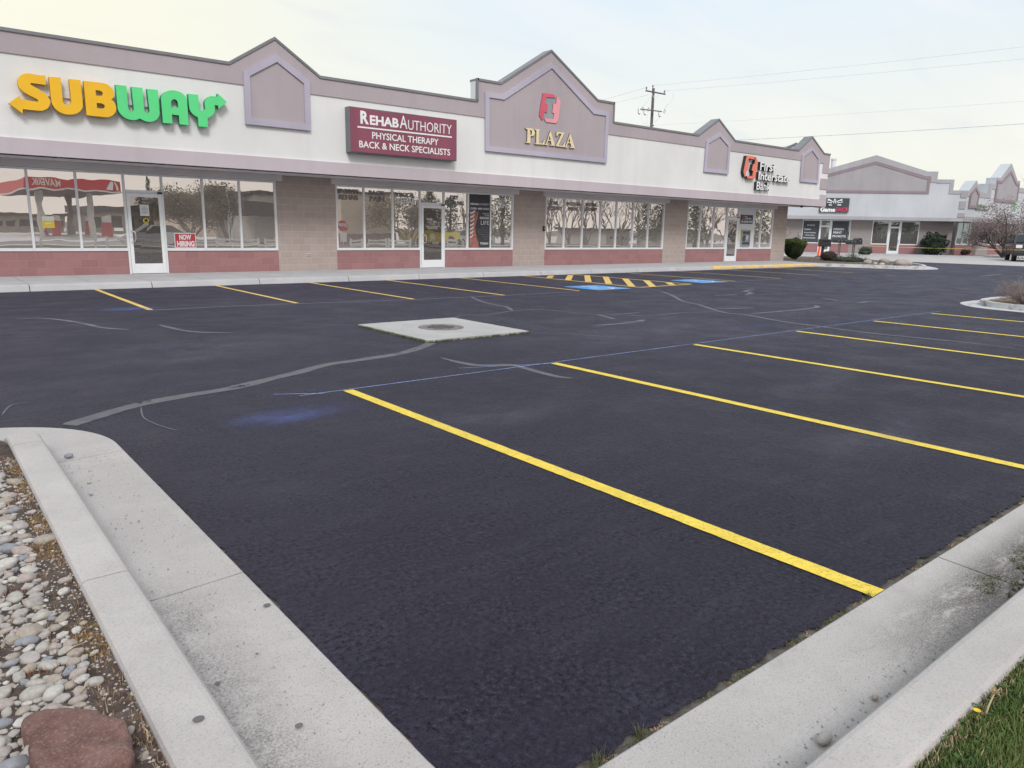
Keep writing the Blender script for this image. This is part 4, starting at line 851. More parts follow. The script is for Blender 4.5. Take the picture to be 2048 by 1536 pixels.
# bank: ATM, ATM sign, door lettering
Y4 = YW-.004; B6 = lambda a, b2: (1420+a/11.815, 400+b2/11.815)
pmat('atm_steel', (.34, .36, .38), .35, .1, 5, metal=.5); pmat('atm_dark', (.05, .06, .08), .3)
xa, zb_ = W(*B6(740,700), Y4); xb = W(*B6(945,700), Y4)[0]; za = W(*B6(740,1090), Y4)[1]
at = thing('cash_machine', 'grey steel cash machine set in the white panel beside the bank door', 'cash machine', ((xa+xb)/2, Y4, za))
mb = MB(); mb.prism([[(xa,za),(xb,za),(xb,zb_),(xa,zb_)], [(xa+.06,za+.06),(xb-.06,za+.06),(xb-.06,zb_-.06),(xa+.06,zb_-.06)]], FX, YW-.07, YW-.001); obj('surround', mb, 'atm_steel', at, bevel=.01)
mb = MB(); mb.box((xa+.06, YW-.02, za+.06), (xb-.06, YW-.001, zb_-.06)); obj('fascia_plate', mb, 'atm_steel', at)
w_, h_ = xb-xa, zb_-za
mb = MB(); mb.box((xa+.16*w_, YW-.03, zb_-.28*h_), (xb-.12*w_, YW-.0205, zb_-.10*h_)); sg = obj('header_screen', mb, 'atm_dark', at); mb = MB(); letters(mb, '7', xa+.42*w_, xa+.62*w_, zb_-.26*h_, zb_-.13*h_, FX, YW-.031, .002, .03); obj('red_mark', mb, 'now_red', sg)
mb = MB(); mb.box((xa+.15*w_, YW-.035, za+.30*h_), (xa+.5*w_, YW-.0205, zb_-.33*h_)); obj('screen', mb, 'atm_dark', at); mb = MB(); mb.box((xa+.58*w_, YW-.035, za+.42*h_), (xb-.18*w_, YW-.0205, zb_-.36*h_)); obj('card_slot', mb, 'handle_metal', at)
mb = MB(); mb.hexa([(xa+.12*w_,YW-.09,za+.14*h_),(xb-.12*w_,YW-.09,za+.14*h_),(xb-.12*w_,YW-.02,za+.22*h_),(xa+.12*w_,YW-.02,za+.22*h_),(xa+.12*w_,YW-.09,za+.16*h_),(xb-.12*w_,YW-.09,za+.16*h_),(xb-.12*w_,YW-.02,za+.25*h_),(xa+.12*w_,YW-.02,za+.25*h_)]); obj('keypad_shelf', mb, 'atm_dark', at)
for a_ in (.1, .93): mb = MB(); mb.lathe([(.022,0),(.01,.012)], (0,0,0), 8); ob = obj('lamp', mb, 'paper_white', at); ob.matrix_parent_inverse = Matrix.Identity(4); ob.location = (xa+a_*w_-(xa+xb)/2, -.075, .62*h_); ob.rotation_euler = (math.pi/2, 0, 0)
xa, zb_ = W(*B6(728,345), Y4); xb = W(*B6(1015,345), Y4)[0]; za = W(*B6(728,560), Y4)[1]
o = thing('cash_machine_sign', 'dark sign with small red emblem above the cash machine', 'sign', ((xa+xb)/2, Y4, za)); mb = MB(); mb.box((xa, YW-.02, za), (xb, YW-.001, zb_)); sg = obj('sign_board', mb, 'poster_dark', o)
w_, h_ = xb-xa, zb_-za; mb = MB(); letters(mb, '24 HOUR ATM', xa+.06*w_, xb-.05*w_, za+.12*h_, za+.36*h_, FX, YW-.021, .002, .04); ru = MB(); ru.box((xa+.08*w_, YW-.023, za+.45*h_), (xb-.08*w_, YW-.0205, za+.47*h_)); obj('rule_line', ru, 'vinyl_white', sg); letters(mb, 'First', xa+.34*w_, xa+.52*w_, zb_-.24*h_, zb_-.10*h_, FX, YW-.021, .002, .03); letters(mb, 'Interstate Bank', xa+.34*w_, xa+.88*w_, zb_-.44*h_, zb_-.30*h_, FX, YW-.021, .002, .03); obj('lettering', mb, 'vinyl_white', sg)
mb = MB(); mb.prism([[(xa+.14*w_,zb_-.40*h_),(xa+.26*w_,zb_-.40*h_),(xa+.30*w_,zb_-.34*h_),(xa+.30*w_,zb_-.12*h_),(xa+.17*w_,zb_-.10*h_),(xa+.13*w_,zb_-.18*h_)], [(xa+.19*w_,zb_-.33*h_),(xa+.25*w_,zb_-.33*h_),(xa+.25*w_,zb_-.17*h_),(xa+.19*w_,zb_-.17*h_)]], FX, YW-.024, YW-.0205); obj('sign_emblem', mb, 'now_red', sg)
pmat('pale_yellow', (.68, .66, .40), .6); xa, zb_ = W(*B6(672,690), Y4); xb = W(*B6(725,690), Y4)[0]; za = W(*B6(672,955), Y4)[1]
mb = MB(); mb.box((xa, YW-.008, za), (xb, YW-.001, zb_)); o = obj('notice_strip', mb, 'pale_yellow', None, base=True); tag(o, 'pale yellow vertical notice beside the cash machine', 'notice')
for i, (s_, a0, bb, bt, a1, mat) in enumerate([('64', 500, 505, 475, 545, 'vinyl_grey'), ('First', 500, 620, 600, 545, 'vinyl_white'), ('Interstate', 495, 645, 625, 582, 'vinyl_white'), ('Bank', 495, 667, 650, 525, 'vinyl_white'), ('LOBBY HOURS', 470, 735, 712, 560, 'vinyl_grey'), ('MON-FRI 9-5', 462, 770, 748, 572, 'vinyl_grey'), ('SAT CLOSED', 470, 825, 790, 550, 'vinyl_grey')]):
    u0, v0 = B6(a0, bb); u1, v1 = B6(a1, bb); wtext(s_, u0, v0, B6(a0, bt)[1], u1, .02, mat, shop, yd)
xa, z_ = wl(*B6(462, 640)); mb = MB(); mb.box((xa, yd-.002, z_-.06), (xa+.05, yd, z_+.03)); obj('door_emblem', mb, 'now_red', shop)
# ================================================================== SECOND SHOP BUILDING (turned 45 degrees, then parallel to the first)
bz = .10
FA = Frame((66.54, 29.63, 0), -math.pi/4)             # wall plane of the angled front
FB_Y = 25.75
b2nd = thing('corner_shops', 'farther pale shop block with broad gable front, stepped parapet and tan block walls', 'shop building', (66.5, 29.6, 0))
af = -.9                                             # fascia stands this far in front of the wall
def fa(u, v): return FA.px(u, v, af)
def wa(u, v): return FA.px(u, v, 0)
fn = FA.pt
c4 = lambda a, b2: (1600+a/4.571, 290+b2/4.571)
sR = fa(*c4(1490, 690))[0]; sL = -14.0; zf = fa(*c4(700, 687))[1]; zft = fa(*c4(700, 656))[1]
pk = fa(*c4(698, 93)); e1 = fa(*c4(1165, 242)); e2 = fa(*c4(1264, 244)); st1 = fa(*c4(1264, 314)); st2 = fa(*c4(1412, 316)); st3 = fa(*c4(1405, 415)); 
slope = (pk[1]-e1[1])/(e1[0]-pk[0]); lx = pk[0]-(e1[0]-pk[0])
outl = [(sL, zf), (sR, zf), (sR, st3[1]), (st2[0], st3[1]), (st2[0], st2[1]), (e2[0], st2[1]), (e2[0], e1[1]), (e1[0], e1[1]), pk, (lx, e1[1]), (lx-.9, e1[1]), (lx-.9, st2[1]), (sL, st2[1])]
mb = MB(); mb.prism([outl], fn, af, af+.45); obj('parapet_wall', mb, 'stucco_grey_white', b2nd)
# big gable panel
zb_ = fa(*c4(700, 440))[1]; gx = e2[0]-.55
gp = [(2*pk[0]-gx, zb_), (gx, zb_), (gx, e1[1]-.42), (e1[0]-.1, e1[1]-.42), (pk[0], pk[1]-.52), (2*pk[0]-e1[0]+.1, e1[1]-.42), (2*pk[0]-gx, e1[1]-.42)]
mb = MB(); mb.prism([gp, offset_poly(gp, -.20)], fn, af-.07, af-.004); mb2 = MB(); mb2.prism([offset_poly(gp, -.201)], fn, af-.03, af-.005); gpn = obj('gable_panel', mb2, 'stucco_taupe', b2nd); obj('panel_border', mb, 'stucco_rose', gpn)
# cornice following the roofline
top = [(e2[0], e1[1]), (e1[0], e1[1]), pk, (lx, e1[1]), (lx-.9, e1[1])]; bot = [(lx-.9, zb_), (gx+.02, zb_)] 
co = [(gx+.02, zb_), (gx+.02, e1[1]-.38), (e1[0]-.08, e1[1]-.38), (pk[0], pk[1]-.47), (lx+.08, e1[1]-.38), (lx-.9, e1[1]-.38)]
mb = MB(); mb.prism([[(gx+.03, st2[1]-.25), (e2[0], st2[1]-.25)] + top + [(lx-.9, e1[1]-.40), (lx+.08, e1[1]-.40), (pk[0], pk[1]-.50), (e1[0]-.08, e1[1]-.40), (gx+.03, e1[1]-.40)]], fn, af-.05, af-.002)
zs = fa(*c4(1300, 350))[1]; zq = fa(*c4(1420, 448))[1]; xq = fa(*c4(1366, 400))[0]
mb.prism([[(e2[0]+.002, zs), (xq, zs), (xq, zq), (sR, zq), (sR, st3[1]), (st2[0], st3[1]), (st2[0], st2[1]), (e2[0]+.002, st2[1])]], fn, af-.05, af-.002)
obj('cornice', mb, 'stucco_grey_band', b2nd)
mb = MB(); FA.box(mb, sL, sR+.02, af-.06, af-.002, zf, zft); obj('fascia_band', mb, 'stucco_grey_band', b2nd)
for (a, b_, c_, d_) in ((1465,482,1510,425), (1450,585,1505,515), (1440,660,1495,622)):
    xa, z0_ = fa(*c4(a, b_)); xb, z1_ = fa(*c4(c_, d_)); mb = MB(); FA.box(mb, xa, sR+.03, af-.065, af-.003, z0_, z1_); obj('quoin', mb, 'stucco_taupe', b2nd)
mb = MB(); FA.box(mb, sL, sR, af+.0, .1, zf, zf+.06); obj('soffit', mb, 'soffit_paint', b2nd)
# lower wall with openings
def aw(u, v): return wa(u, v)
c1 = lambda a, b2: (1560+a/10.24, 420+b2/10.24); c2_ = lambda a, b2: (1740+a/10.97, 420+b2/10.97)
oz = aw(*c2_(200, 740))[1]-.0
bayA = [(aw(*c1(455,400))[0], aw(*c1(1440,400))[0]), (aw(*c2_(40,500))[0], aw(*c2_(1070,500))[0])]
xsA = [-14.5] + [e for b_ in bayA for e in b_] + [sR-.0]
for i in range(0, len(xsA), 2): mb = MB(); FA.box(mb, xsA[i], xsA[i+1]+(0 if i < 4 else -.30), 0, .25, -.1, zf); obj('block_pier', mb, 'block_far', b2nd)
dA = [(aw(*c1(790,500))[0], aw(*c1(1035,500))[0]), (aw(*c2_(400,500))[0], aw(*c2_(665,500))[0])]
zsill = aw(*c1(650,680))[1]; zhead = zf-.02
for (a, b_), (da, db) in zip(bayA, dA):
    for (p, q_) in ((a, da), (db, b_)):
        mb = MB(); FA.box(mb, p, q_, .005, .24, -.1, zsill); obj('block_sill', mb, 'block_far_red', b2nd)
        f = MB(); FA.box(f, p, q_, -.02, .05, zsill, zsill+.09); FA.box(f, p, p+.06, -.02, .05, zsill+.09, zhead); FA.box(f, q_-.06, q_, -.02, .05, zsill+.09, zhead); FA.box(f, p+.06, q_-.06, -.019, .05, zhead-.08, zhead); fr = obj('window_frame', f, 'frame_white', b2nd)
        g_ = MB(); g_.add([FA.pt(p+.06, zsill+.09, .01), FA.pt(q_-.06, zsill+.09, .01), FA.pt(q_-.06, zhead-.08, .01), FA.pt(p+.06, zhead-.08, .01)], [(0,1,2,3)]); obj('pane', g_, 'teal_glass', fr)
    zt_ = bz+2.15; d_ = MB(); FA.box(d_, da, da+.15, -.04, .05, bz, zhead); FA.box(d_, db-.15, db, -.04, .05, bz, zhead); FA.box(d_, da+.15, db-.15, -.039, .05, zt_, zt_+.14); FA.box(d_, da+.15, db-.15, -.038, .05, bz, bz+.25); FA.box(d_, da+.15, db-.15, -.038, .05, zhead-.08, zhead); dr = obj('door', d_, 'door_white', b2nd)
    for z0_, z1_ in ((bz+.25, zt_), (zt_+.14, zhead-.08)):
        g_ = MB(); g_.add([FA.pt(da+.15, z0_, .0), FA.pt(db-.15, z0_, .0), FA.pt(db-.15, z1_, .0), FA.pt(da+.15, z1_, .0)], [(0,1,2,3)]); obj('door_pane', g_, 'teal_glass', dr)
    h = MB(); h.tube([FA.pt(db-.11, bz+.9, -.1), FA.pt(db-.11, bz+1.2, -.1)], .02, 6); obj('handle', h, 'handle_metal', dr)
mb = MB(); FA.box(mb, -14.5, sR-.8, 3.2, 3.3, 0, 3); FA.box(mb, -14.5, sR-.8, .25, 3.2, -.1, .05); obj('room_wall', mb, 'room_dark', b2nd)
mb = MB(); FA.box(mb, -14.5, sR-.8, .02, 14, zf+.07, zf+1.2); obj('roof', mb, 'coping_metal', b2nd)
# ---- part parallel to the first building
YB2 = Vector(FA.pt(sR, 0, af)).y; XB0 = FA.pt(sR, 0, af)[0]
fb = lambda a, b2: W(*c4(a, b2), YB2)
def q(a, b2): return fb(a, b2)
z_flat = q(1720, 440)[1]; g1l = q(1540,440); g1p = q(1612,325); g1r = q(1645,432); s1 = q(1733,352); s2 = q(1787,352); t1 = q(1795,292); t0 = q(1815,297); bp = q(1932,170); br = q(1985,325); t2 = q(2010,330); u0_ = q(2012,385)
XBR = u0_[0]+16
ob_ = [(XB0, zf), (XBR, zf), (XBR, z_flat), (u0_[0]+4.5, z_flat), (u0_[0]+4.5, s1[1]), (t2[0], s1[1]), (t2[0], t2[1]), (br[0], t2[1]), bp, (2*bp[0]-br[0], t2[1]), (t1[0]+.2, t2[1]), (t1[0]+.2, s1[1]), (s1[0], s1[1]), (s1[0], z_flat), (g1r[0], z_flat), g1p, (g1l[0], z_flat), (XB0, z_flat)]
mb = MB(); mb.prism([ob_], FX, YB2, YB2+.85); obj('parapet_wall', mb, 'stucco_grey_white', b2nd)
def fbpanel(pts, w, mt='stucco_taupe'):
    mb = MB(); mb.prism([pts, offset_poly(pts, -w)], FX, YB2-.12, YB2-.004); mb2 = MB(); mb2.prism([offset_poly(pts, -w-.003)], FX, YB2-.08, YB2-.005); p = obj('gable_panel', mb2, mt, b2nd); obj('panel_border', mb, 'stucco_rose', p)
cor = [(XB0, z_flat-.42), (s1[0]-.02, z_flat-.42), (s1[0]-.02, z_flat-.02)] ; 
mb = MB(); mb.prism([[(XB0, z_flat-.42), (s1[0], z_flat-.42), (s1[0]+.6, z_flat-.42), (s1[0]+.6, s1[1]-.42), (t1[0]+.8, s1[1]-.42), (t1[0]+.8, t2[1]-.5), (t2[0]-.6, t2[1]-.5), (t2[0]-.6, s1[1]-.42), (u0_[0]+3.9, s1[1]-.42), (u0_[0]+3.9, z_flat-.42), (XBR, z_flat-.42)] + ob_[2:]], FX, YB2-.05, YB2-.002); obj('cornice', mb, 'stucco_grey_band', b2nd)
p1 = q(1532,575); p2 = q(1605,578); fbpanel([(p1[0], p1[1]), (p2[0], p1[1]), (p2[0]+.25, g1l[1]-.0), (g1p[0]-.05, g1p[1]-.55), (p1[0]+.05, g1l[1]-.0)], .22)
p1 = q(1770,515); p2 = q(1972,535); fbpanel([(p1[0], p1[1]), (p2[0], p1[1]), (p2[0], t2[1]-.25), (br[0]-.25, t2[1]-.25), (bp[0], bp[1]-.65), (2*bp[0]-br[0]+.25, t2[1]-.25), (p1[0], t2[1]-.25)], .22)
mb = MB(); mb.box((XB0+.03, YB2-.06, zf), (XBR, YB2-.002, zf+.42)); obj('fascia_band', mb, 'stucco_grey_band', b2nd)
mb = MB(); mb.box((XB0-.8, YB2, zf), (XBR, YB2+2.0, zf+.06)); obj('soffit', mb, 'soffit_paint', b2nd)
c3 = lambda a, b2: (1868+a/9.6, 400+b2/9.6)
YBW = YB2+1.1
def wb(a, b2): return W(*c3(a, b2), YBW)
xp0, xp1 = wb(850, 800)[0], wb(975, 800)[0]
xw0 = wb(470, 700)[0]; xw1 = wb(770, 700)[0]
for (xa, xb) in ((xw1, xp1), (xp1+3.9, xp1+5.2), (xp1+11, XBR)):
    mb = MB(); mb.box((xa, YBW-.3, -.1), (xb, YBW+.2, zf)); obj('block_pier', mb, 'block_far', b2nd)
zs_ = .1+.85
for (xa, xb) in ((xw0-.5, xw1), (xp1, xp1+3.9), (xp1+5.2, xp1+11)):
    mb = MB(); mb.box((xa, YBW, -.1), (xb, YBW+.2, zs_)); obj('block_sill', mb, 'block_far_red', b2nd)
    f = MB(); f.box((xa, YBW-.03, zs_), (xb, YBW+.05, zs_+.09)); n_ = max(2, round((xb-xa)/1.5))
    for i in range(n_+1): x_ = xa+(xb-xa-.07)*i/n_; f.box((x_, YBW-.03, zs_+.09), (x_+.07, YBW+.05, zf))
    fr = obj('window_frame', f, 'frame_white', b2nd)
    for i in range(n_): x_ = xa+(xb-xa-.07)*i/n_; x2 = xa+(xb-xa-.07)*(i+1)/n_; g_ = MB(); g_.add([(x_+.07,YBW+.01,zs_+.09),(x2,YBW+.01,zs_+.09),(x2,YBW+.01,zf),(x_+.07,YBW+.01,zf)], [(0,1,2,3)]); obj('pane', g_, 'teal_glass', fr)
mb = MB(); mb.box((XB0, YBW+3, 0), (XBR, YBW+3.1, 3)); mb.box((XB0-.6, YBW+.2, -.1), (XBR, YBW+3, .05)); obj('room_wall', mb, 'room_dark', b2nd)
# walk and low kerb in front of the second building
mb = MB(); FA.box(mb, -15, sR+.9, -3.1, -.001, -.05, bz); struct('shop_walk', mb, 'concrete_walk')
mb = MB(); mb.prism([[FA.pt(sR+.905, 0, -3.1)[:2], (XBR, YB2-2.6), (XBR, YBW-.05), FA.pt(sR+.905, 0, -.05)[:2]]], FLAT, bz-.004, -.05); struct('shop_walk', mb, 'concrete_walk')
# shop sign on the angled front
pmat('sign_dark', (.055, .065, .08), .45, .1); pmat('face_red', (.62, .06, .13), .5)
g8 = lambda a, b2: (1610+a/18.62, 380+b2/18.62)
AFY = af-.16
sa = lambda a, b2: FA.px(*g8(a, b2), AFY)
x1s = sa(1640, 600)[0]; x0s = sa(540, 820)[0]; z0s = sa(1000, 828)[1]; z1s = sa(1300, 300)[1]
gs = thing('wall_sign', 'dark square sign with white strokes and red lettering on the angled shop front', 'sign', FA.pt((x0s+x1s)/2, z0s, AFY))
mb = MB(); FA.box(mb, x0s, x1s, AFY, af-.002, z0s, z1s); sb = obj('sign_box', mb, 'sign_dark', gs)
def fl(pts): return [sa(*p) for p in pts]
strokes = [[(845,350),(880,320),(1040,420),(1060,440),(1020,440),(900,390),(840,400)], [(810,430),(900,455),(1010,450),(970,500),(940,480),(830,465)], [(1090,330),(1120,330),(1075,500),(1050,490)], [(1130,330),(1150,330),(1160,500),(1128,495)], [(1380,330),(1395,400),(1300,400),(1200,445),(1170,440),(1200,410)], [(1415,430),(1390,465),(1260,480),(1240,500),(1200,455),(1300,455)], [(870,535),(1005,545),(1000,575),(865,570)], [(1195,540),(1350,535),(1340,575),(1195,570)]]
for st in strokes: mb = MB(); mb.prism([fl(st)], fn, AFY-.02, AFY-.001); obj('logo_stroke', mb, 'letter_white', sb)
mb = MB(); letters(mb, 'Game', sa(560,800)[0], sa(1115,800)[0], sa(560,808)[1], sa(560,640)[1], fn, AFY-.001, .02, .045); obj('lettering', mb, 'letter_white', sb)
mb = MB(); letters(mb, 'FACE', sa(1130,800)[0], sa(1600,800)[0], sa(1130,800)[1], sa(1130,650)[1], fn, AFY-.001, .02, .02); obj('lettering', mb, 'face_red', sb)
# window posters of that shop
wA = lambda a, b2: FA.px(*c1(a, b2), -.03)
def poster(a0, a1, bt, bb, label, lines, mat='sign_dark'):
    xa = wA(a0, 400)[0]; xb = wA(a1, 400)[0]; z1_ = wA(a0, bt)[1]; z0_ = wA(a0, bb)[1]; p = thing('window_poster', label, 'poster', FA.pt((xa+xb)/2, z0_, -.03))
    mb = MB(); FA.box(mb, xa, xb, -.035, -.025, z0_, z1_); s_ = obj('poster_sheet', mb, mat, p)
    for (txt, l, r, lo, hi) in lines: mb = MB(); letters(mb, txt, xa+(xb-xa)*l, xa+(xb-xa)*r, z0_+(z1_-z0_)*lo, z0_+(z1_-z0_)*hi, fn, -.036, .006, .03); obj('lettering', mb, 'vinyl_white', s_)
    return p
poster(470, 800, 225, 655, 'dark window poster with small white lines of print, left of the sign shop door', [('Custom', .08, .5, .58, .66), ('Screen Printing', .1, .8, .42, .48), ('Embroidery', .2, .75, .30, .36), ('Promotional', .08, .8, .18, .24), ('> < > <', .25, .7, .76, .86)])
poster(1070, 1400, 225, 640, 'dark window poster with three bold white words, right of the sign shop door', [('DESIGN', .08, .72, .55, .66), ('PRINT', .08, .62, .38, .49), ('PROMOTE', .05, .88, .20, .31)])
# green lettering on the far wing
pmat('green_letters', (.22, .28, .19), .6); pmat('bright_green', (.25, .58, .32), .6)
fbl = lambda u, v: W(u, v, YB2-.1)
xa, za_ = fbl(1953.5, 414); mb = MB(); letters(mb, 'The Service', xa, fbl(1972.5,414)[0], za_, fbl(1953.5,407.5)[1], FX, YB2-.01, .1, .02); xa, za_ = fbl(1952, 421); letters(mb, 'Of Jewelers', xa, fbl(1976,421)[0], za_, fbl(1952,415.5)[1], FX, YB2-.01, .1, .02)
tag(obj('wall_lettering', mb, 'green_letters', None, base=True), 'two lines of dull green lettering on the far wing beside its small gable', 'sign letters')
p = fbl(2024, 424); mb = MB(); mb.lathe([(.03,0),(.12,.2),(.16,.5),(.09,.8),(.03,.95)], (p[0], YB2-.3, p[1]), 10); tag(obj('green_emblem', mb, 'bright_green', None, base=True), 'bright green emblem on the far wing showing through the tree crown', 'emblem')
# round utility box on pier
x_, z_ = FA.px(*c1(405, 498), -.05); mb = MB(); FA.box(mb, x_-.1, x_+.1, -.09, -.001, z_-.12, z_+.12); tag(obj('meter_box', mb, 'steel_box', None, base=True), 'small grey meter box on the pier left of the sign shop posters', 'meter box')
# things on the skyline
mb = MB(); p = P3(1665, 345, 72); mb.lathe([(.22,-3),(.22,1.15),(.26,1.15),(.26,1.3),(.05,1.32)], tuple(p), 12); tag(obj('roof_vent', mb, 'raceway', None, base=True), 'white vent pipe rising behind the angled shop roof beside the near building', 'vent pipe')
hs = thing('distant_gable', 'tip of a distant white gabled building above the near roof', 'building', tuple(P3(1590, 470, 75))); fr_ = Frame((hs.location.x, hs.location.y, 0), -.6)
a = lambda u, v: fr_.px(u, v); mb = MB(); l_, pk_, r_ = a(1572,298), a(1590,287.5), a(1612,300); mb.prism([[(l_[0]-1, 0), (r_[0]+1, 0), (r_[0]+1, r_[1]-.4), pk_, (l_[0]-1, l_[1]-.4)]], fr_.pt, 0, 6); obj('gable_wall', mb, 'stucco_grey_white', hs)
mb = MB(); mb.tube([fr_.pt(l_[0]-1.4, l_[1]-.55, -.2), fr_.pt(pk_[0], pk_[1]+.02, -.2), fr_.pt(r_[0]+1.4, r_[1]-.55, -.2)], .09, 4); obj('barge_board', mb, 'coping_metal', hs)
# ================================================================== GRAVEL BED: pebbles, red rock, weeds
def blob(seed, sub=2, amp=.18, sc=(1,1,1), fr=1.6, flat=.0):
    bm = bmesh.new(); bmesh.ops.create_icosphere(bm, subdivisions=sub, radius=1)
    o = Vector((seed*7.3, seed*3.1, seed*1.7))
    for v in bm.verts:
        n = noise.noise(v.co*fr+o)*amp+noise.noise(v.co*fr*2.7+o)*amp*.35
        v.co *= 1+n; v.co.x *= sc[0]; v.co.y *= sc[1]; v.co.z *= sc[2]
        if flat and v.co.z < -flat: v.co.z = -flat
    mb = MB(); bm.verts.ensure_lookup_table(); mb.v = [tuple(v.co) for v in bm.verts]; mb.f = [tuple(v.index for v in f.verts) for f in bm.faces]; mb.m = [0]*len(mb.f); bm.free(); return mb
def stone(name, col, speck, amt=.4):
    m, t, b = newmat(name); c = t.coord(); n = t.noise(c, 1.8, 5, .6); f = t.noise(c, 16, 4, .7)
    o = t.mix(t.ramp(n, .35, .7), tuple(x*.88 for x in col), tuple(min(1, x*1.12) for x in col)); o = t.mix(t.ramp(f, .52, .7, 0, amt), o, speck); 
    t.l.new(o, b.inputs['Base Color']); b.inputs['Roughness'].default_value = .8; b.inputs['Specular IOR Level'].default_value = .3; t.l.new(t.bump(f, .3, .08), b.inputs['Normal'])
stone('stone_pale', (.42, .40, .37), (.24, .22, .21)); stone('stone_white', (.52, .50, .47), (.32, .30, .29)); stone('stone_pink', (.40, .345, .32), (.28, .22, .20)); stone('stone_tan', (.37, .325, .28), (.24, .19, .16)); stone('stone_grey', (.27, .28, .31), (.15, .15, .17)); stone('stone_warm_grey', (.40, .375, .36), (.2, .18, .17)); 
kinds = [('stone_pale', 'pale grey river pebble lying in the gravel bed beside the left kerb'), ('stone_white', 'whitish river pebble lying in the gravel bed beside the left kerb'), ('stone_pink', 'pinkish river pebble lying in the gravel bed beside the left kerb'), ('stone_tan', 'tan river pebble lying in the gravel bed beside the left kerb'), ('stone_grey', 'dark blue-grey river pebble lying in the gravel bed beside the left kerb'), ('stone_warm_grey', 'warm grey river pebble lying in the gravel bed beside the left kerb')]
wts = [.27, .16, .2, .14, .07, .16]
rr = random.Random(21); shapes = {}
def visible(x, y):
    q = Vector((x, y, .13))-CAM; c_ = q.dot(FWD)
    if c_ < .1: return False
    u = CX+F*q.dot(R0)/c_; v = CY-F*q.dot(U0)/c_; return -60 < u < 2100 and v < 1620
def bed_edge(y): return .40 if y < 5.3 else .40-.9*(y-5.3)
placed = []; tries = 0
grid = {}
def near_ok(x, y, r):
    gx, gy = int(x/.08), int(y/.08)
    for i in range(gx-2, gx+3):
        for j in range(gy-2, gy+3):
            for (a, b_, c_) in grid.get((i, j), ()):
                if (a-x)**2+(b_-y)**2 < (.80*(r+c_))**2: return False
    return True
RK = (.115, 1.905)                            # red rock centre
for pas, (rmin, rmax, N) in enumerate([(.026, .042, 1500), (.017, .026, 7000), (.010, .017, 16000)]):
    for _ in range(N):
        y = 1.45+4.5*rr.random()**1.15; x = bed_edge(y)-.035-rr.random()*2.2
        if not visible(x, y): continue
        r = rr.uniform(rmin, rmax)
        e_ = bed_edge(y)-x
        if e_ < .10+.05*noise.noise(Vector((y*4, 3, 0))) and rr.random() < .93: continue
        if noise.noise(Vector((x*3.5, y*2.2, 2))) > .30 and rr.random() < .80: continue
        if abs(x-RK[0]) < .20 and abs(y-RK[1]) < .15: continue
        if not near_ok(x, y, r): continue
        placed.append((x, y, r)); grid.setdefault((int(x/.08), int(y/.08)), []).append((x, y, r))
placed.sort(key=lambda p: -(p[2]/math.hypot(p[0], p[1], CAMH)))
single = placed[:300]; rest = placed[300:]
bases = []
for i in range(12):
    mbb = blob(i+1, 3 if i < 8 else 1, .30 if i % 2 else .2, (1, rr.uniform(.55, .85), rr.uniform(.38, .6)), 1.3)
    bases.append(mbb)
pm = {}
for i, (x, y, r) in enumerate(single):
    k = rr.choices(range(6), wts)[0]; bi = rr.randrange(8)
    if (k, bi) not in pm:
        me = bpy.data.meshes.new('pebble'); me.from_pydata(bases[bi].v, [], bases[bi].f); me.polygons.foreach_set('use_smooth', [True]*len(me.polygons)); me.materials.append(mx(kinds[k][0])); pm[(k, bi)] = me
    o = bpy.data.objects.new('pebble', pm[(k, bi)]); COL.objects.link(o); s_ = r*1.15; o.scale = (s_, s_, s_); o.location = (x, y, .115+r*.16); o.rotation_euler = (rr.uniform(-.3,.3), rr.uniform(-.3,.3), rr.gauss(.25, .6)+(math.pi if rr.random() < .5 else 0))
    tag(o, kinds[k][1], 'pebble', 'river pebbles in the gravel bed')
mb = MB()
for x, y, r in rest:
    b_ = bases[8+rr.randrange(4)]; k = rr.choices(range(6), wts)[0]; R_ = Matrix.Rotation(rr.gauss(.3, .8), 3, 'Z')@Matrix.Rotation(rr.uniform(-.3,.3), 3, 'X')
    mb.add([tuple(R_@(Vector(v)*r*1.15)+Vector((x, y, .115+r*.16))) for v in b_.v], b_.f, k)
# fine grit
for _ in range(9000):
    y = 1.3+4.6*rr.random()**1.2; x = bed_edge(y)-rr.random()**1.3*2.0
    if not visible(x, y): continue
    r = rr.uniform(.003, .008); a = rr.random()*6; k = rr.choices(range(6), wts)[0]
    mb.add([(x-r, y, .114), (x, y-r, .114), (x+r, y, .114), (x, y+r, .114), (x, y, .114+r*.9)], [(0,1,4),(1,2,4),(2,3,4),(3,0,4)], k)
o = obj('small_pebbles', mb, [k[0] for k in kinds], None, smooth=True); tag(o, 'small pebbles and grit filling the gravel bed beside the left kerb', 'gravel', kind='stuff')
# red rock
stone('stone_red', (.22, .085, .075), (.34, .20, .19), .7)
prof_px = [(200,1110),(300,1050),(560,1040),(840,1045),(870,1080),(1000,1100),(1085,1150),(1120,1240),(1140,1400),(1080,1490),(980,1510),(800,1536),(520,1580),(360,1570),(290,1490),(250,1380),(245,1240),(195,1180)]
cp = [G(a/4.314, 1180+b_/4.314, .185) for a, b_ in prof_px]; cx_ = sum(p.x for p in cp)/len(cp); cy2 = sum(p.y for p in cp)/len(cp)
bm = bmesh.new(); rings = []
for z, s_ in ((.10, .97), (.135, 1.02), (.172, 1.03), (.188, .985), (.195, .90), (.199, .6), (.203, .25)):
    rings.append([bm.verts.new((cx_+(p.x-cx_)*s_, cy2+(p.y-cy2)*s_, z)) for p in cp])
for a, b_ in zip(rings, rings[1:]):
    for i in range(len(a)): bm.faces.new((a[i], a[(i+1) % len(a)], b_[(i+1) % len(a)], b_[i]))
